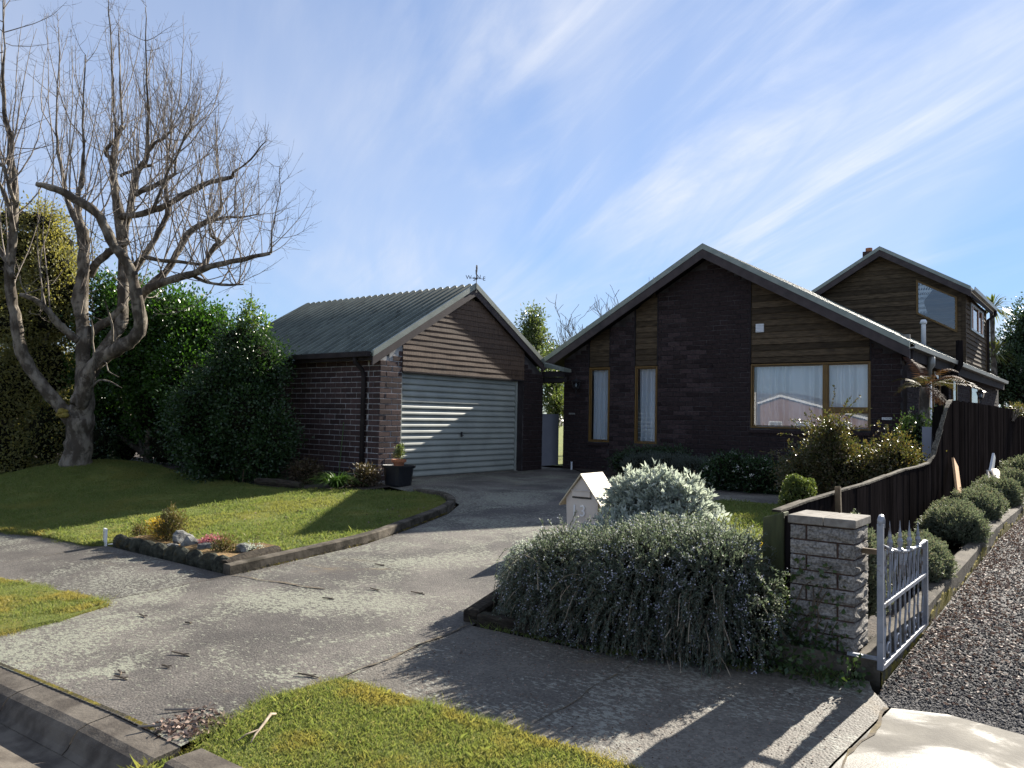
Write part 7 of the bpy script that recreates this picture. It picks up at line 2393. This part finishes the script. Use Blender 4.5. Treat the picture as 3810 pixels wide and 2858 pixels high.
for i in range(9):
    x0 = random.uniform(PX0, PX0 + 0.2)
    pts_ = [(x0, PY0 - 0.013, PZ0)]
    for k in range(5):
        x0 += random.uniform(-0.02, 0.06)
        pts_.append((x0, PY0 - 0.014, pts_[-1][2] + random.uniform(0.02, 0.1)))
    m.tube(pts_, 0.0035, 4, cap=False)
m.build('vines', M['stem'], iv)

# ------------------------------------------------------------------ clipped hebes along the gravel drive
HB = [(-1.42, 5.62, 0.18, 0.18, 'narrow hebe wedged behind the stone pillar and the iron gate'),
      (-1.33, 7.05, 0.24, 0.185, 'rounded hebe nearest the end of the iron gate'),
      (-1.42, 7.7, 0.18, 0.15, 'second rounded hebe from the iron gate along the drive'),
      (-1.33, 8.95, 0.25, 0.195, 'third rounded hebe from the iron gate along the drive'),
      (-1.45, 9.8, 0.19, 0.17, 'rounded hebe just in front of the leaning plank'),
      (-1.36, 10.6, 0.22, 0.2, 'rounded hebe just beyond the leaning plank'),
      (-1.4, 11.6, 0.2, 0.18, 'rounded hebe just before the white pipe offcuts'),
      (-1.36, 12.75, 0.25, 0.22, 'rounded hebe in front of the white pipe offcuts'),
      (-1.38, 14.4, 0.24, 0.24, 'larger hebe behind the white pipe offcuts'),
      (-1.34, 16.2, 0.32, 0.3, 'last hebe in the row at the picture edge')]
for i, (x, y, r, h, lab) in enumerate(HB):
    t = thing('hebe', lab, 'shrub', (x, y, G(y)), 'clipped hebes along the gravel drive')
    c = (x, y, G(y) + h * 0.85 + 0.03)
    if i == 0:
        c = (x, y, G(y) + 0.36)
        h = 0.34
    core('inner_filler', t, [(c[0], c[1], c[2], r, r * 1.25, h * 0.9)], CORE_SHADE, 0.88, 12)
    n_ = int(2600 * min(1, (7.5 / y) ** 1.3)) if i else 1300
    el_ = 1.1 + 0.5 * ((i * 37) % 10) / 10
    p, d = surface_pts(c, (r, r * el_, h * 0.92), n_, -0.75)
    p2_, d2_ = surface_pts((c[0] + 0.04, c[1] + (0.16 if i % 2 else -0.14), c[2] - 0.03), (r * 0.7, r * 0.7, h * (0.85 if i % 3 else 1.15)), n_ // 3, -0.4)
    p, d = np.concatenate([p, p2_]), np.concatenate([d, d2_])
    kk = p[:, 2] > G(y) + 0.02
    p, d = p[kk], d[kk]
    sc = max(1.0, (y / 7.5) ** 0.6)
    sprigs('foliage', t, p - d * 0.03, d * 0.7 + np.array([0, 0, 0.6]), 0.085 * sc * (0.5 + 0.8 * RNG.random(len(p))), 12, 0.021 * sc, 0.0048 * sc, LM['hebe'], 0.0, 2, 0.8)
    MB().tube([(x, y, G(y) - 0.02), (x, y, G(y) + 0.2)], [0.03, 0.02], 6).build('stem', M['stem'], t)
t = shrub('climber', 'pale twiggy climber spilling over the far fence top', [(-1.7, 19.4, 1.55, 0.12, 0.7, 0.10)], LM['abelia'], 90, 7, 0.05, 0.05, 0.012, (-1.7, 18.5, 1.3), corefac=0.3, nst=16)

# ------------------------------------------------------------------ litter
def litter(name, label, n, xr, yr, size, dz, dens=None):
    x = xr[0] + RNG.random(n) * (xr[1] - xr[0])
    y = yr[0] + RNG.random(n) * (yr[1] - yr[0])
    if dens is not None:
        k = RNG.random(n) < dens(x, y)
        x, y = x[k], y[k]
    z = GV(y, x) + dz + RNG.random(len(x)) * 0.006
    d = RNG.standard_normal((len(x), 3)) * np.array([1, 1, 0.25])
    v, f = leaf_quads(np.stack([x, y, z], 1), d, size * (0.5 + RNG.random(len(x))), size * 0.28)
    return tag(put(name, mesh_np(name, v, f), M['litter']), label, 'leaves', kind='stuff')


litter('leaf_litter', 'dry brown leaves scattered over the gravel drive', 42000, (-1.04, 1.0), (4.6, 17), 0.024, 0.003, lambda x, y: np.clip(1.1 - (x + 1.05) * 1.15, 0.02, 1) * np.clip((y - 4.2) / 1.6, 0.15, 1))
litter('leaf_litter_kerb', 'brown leaves gathered at the kerb end of the driveway', 260, (-3.75, -3.45), (1.98, 2.3), 0.03, 0.004)
litter('leaf_litter_path', 'dry leaves on the driveway edges', 900, (-7.8, -6.3), (4.3, 8.7), 0.02, 0.003, lambda x, y: np.clip(1 - np.abs(x - np.interp(y, [4, 5.7, 6.6, 7.7, 8.5], [-6.48, -6.55, -6.8, -7.15, -7.57])) / 0.16, 0, 1))
litter('leaf_litter_lawn', 'fallen leaves on the front lawn', 130, (-13, -7.2), (5.1, 8.6), 0.035, 0.06)
litter('lichen_flakes', 'pale flakes on the shaded footpath', 1500, (-3.4, -1.05), (3.1, 4.3), 0.012, 0.006)
bits = [((-4.66, 2.67), 0.16, 0.2), ((-4.51, 2.49), 0.07, 0.1), ((-4.64, 2.28), 0.08, -0.3), ((-4.54, 2.24), 0.11, 0.2), ((-5.81, 3.01), 0.10, -0.1), ((-3.67, 2.88), 0.14, 0.3), ((-5.31, 3.09), 0.05, 0.4),
        ((-3.66, 2.06), 0.30, 0.9), ((-3.78, 2.2), 0.2, 0.8), ((-5.6, 5.2), 0.12, 0.2), ((-4.5, 4.6), 0.13, 0.2), ((-4.9, 4.5), 0.12, -0.1), ((-5.0, 4.1), 0.1, 0.5)]
twig_labels = ['forked dark twig lying alone in the middle of the driveway crossing',
               'short dark twig just below the forked twig on the driveway',
               'stubby twig nearest the dropped kerb on the left of the crossing',
               'thin twig beside the stubby twig near the dropped kerb',
               'dark twig on the driveway level with the tip of the left verge',
               'dark twig near the driveway corner of the right verge',
               'tiny twig chip near the middle of the driveway',
               'long pale twig across the leaf pile at the kerb',
               'second pale twig behind the leaf pile at the kerb',
               'thin twig on the sunny driveway nearest the garage',
               'twig on the driveway a step left of the rosemary bed',
               'twig on the driveway two steps left of the rosemary bed',
               'slanting twig where the footpath crosses the driveway']
for ((x, y), ln, a), tl in zip(bits, twig_labels):
    z = G(y, x) + 0.012
    m = MB()
    c, s = math.cos(a), math.sin(a)
    m.tube([(x - c * ln / 2, y - s * ln / 2, z), (x, y + 0.01, z - 0.004), (x + c * ln / 2, y + s * ln / 2, z - 0.006)], [0.005, 0.006, 0.003], 5)
    m.tube([(x, y + 0.01, z - 0.004), (x + c * ln * 0.25 - s * 0.03, y + s * ln * 0.25 + c * 0.03, z - 0.003)], [0.004, 0.0025], 4)
    tag(m.build('fallen_twig', M['twig'] if ln > 0.18 else M['stem'], org=(x, y, z)), tl, 'twig', 'fallen twigs on the driveway')
t = thing('broken_branch', 'pale forked dead branch lying on the kerbside grass', 'branch', (-3.2, 2.22, -0.28))
MB().tube([(-3.30, 2.40, -0.265), (-3.27, 2.35, -0.245), (-3.20, 2.26, -0.25), (-3.16, 2.19, -0.265), (-3.12, 2.14, -0.275)], [0.006, 0.0075, 0.007, 0.005, 0.003], 6).tube([(-3.18, 2.22, -0.258), (-3.20, 2.17, -0.268), (-3.19, 2.12, -0.278)], [0.005, 0.004, 0.003], 5).build('branch', M['deadwood'], t, smooth=True)
blades('weed_tuft', [(-3.46, 1.76), (-3.24, 1.76), (-3.24, 2.06), (-3.46, 2.06)], 1400, (-3.46, -3.24, 1.76, 2.06), 0.045, 0.0028, -0.06, M['blade'], 'weeds growing in the gap between the kerb stones')
ms = MB()
for i in range(36):
    x = -5.6 + i * 0.055
    y = kerb_y(x) + 0.012
    ms.add([(x, y - 0.008, G(y, x) + 0.004), (x + 0.05, y - 0.008 + 0.003, G(y, x) + 0.004), (x + 0.05, y + 0.012, G(y, x) + 0.009), (x, y + 0.012, G(y, x) + 0.009)], [(0, 1, 2, 3)])
tag(ms.build('kerb_moss', M['moss_edge']), 'line of yellow moss along the back of the dropped kerb', 'moss', kind='stuff')

# ------------------------------------------------------------------ the house over the road, seen in the window reflections
oh = thing('opposite_house', 'low brick house with white barge boards across the street', 'house', (-15.5, -20, -0.6))
MB().prism([(-18.9, -0.7), (-11.6, -0.7), (-11.6, 1.5), (-17.5, 2.8), (-18.9, 2.3)], 'y', -24, -20).build('wall', M['opp_brick'], oh)
for q in ([(-17.5, 3.02), (-19.3, 2.40), (-19.3, 2.20), (-17.5, 2.80)], [(-17.5, 3.02), (-11.1, 1.30), (-11.1, 1.10), (-17.5, 2.80)]):
    MB().prism(q, 'y', -19.9, -19.8).build('barge_board', M['opp_white'], oh)
MB().prism([(-17.5, 3.1), (-11.0, 1.36), (-11.0, 1.26), (-17.5, 2.98), (-19.4, 2.32), (-19.4, 2.44)], 'y', -25, -19.75).build('roof', M['roofveg'], oh)
MB().box(-22.5, -19.0, -24, -19.5, -0.7, 3.1).build('white_wing', M['opp_white'], oh)
for a in (-18.3, -16.6, -14.0):
    w = MB().box(a, a + 0.9, -19.98, -19.94, -0.1, 1.2).build('window', M['opp_white'], oh)
    MB().box(a + 0.06, a + 0.84, -19.938, -19.93, -0.04, 1.14).build('pane', M['room'], w)
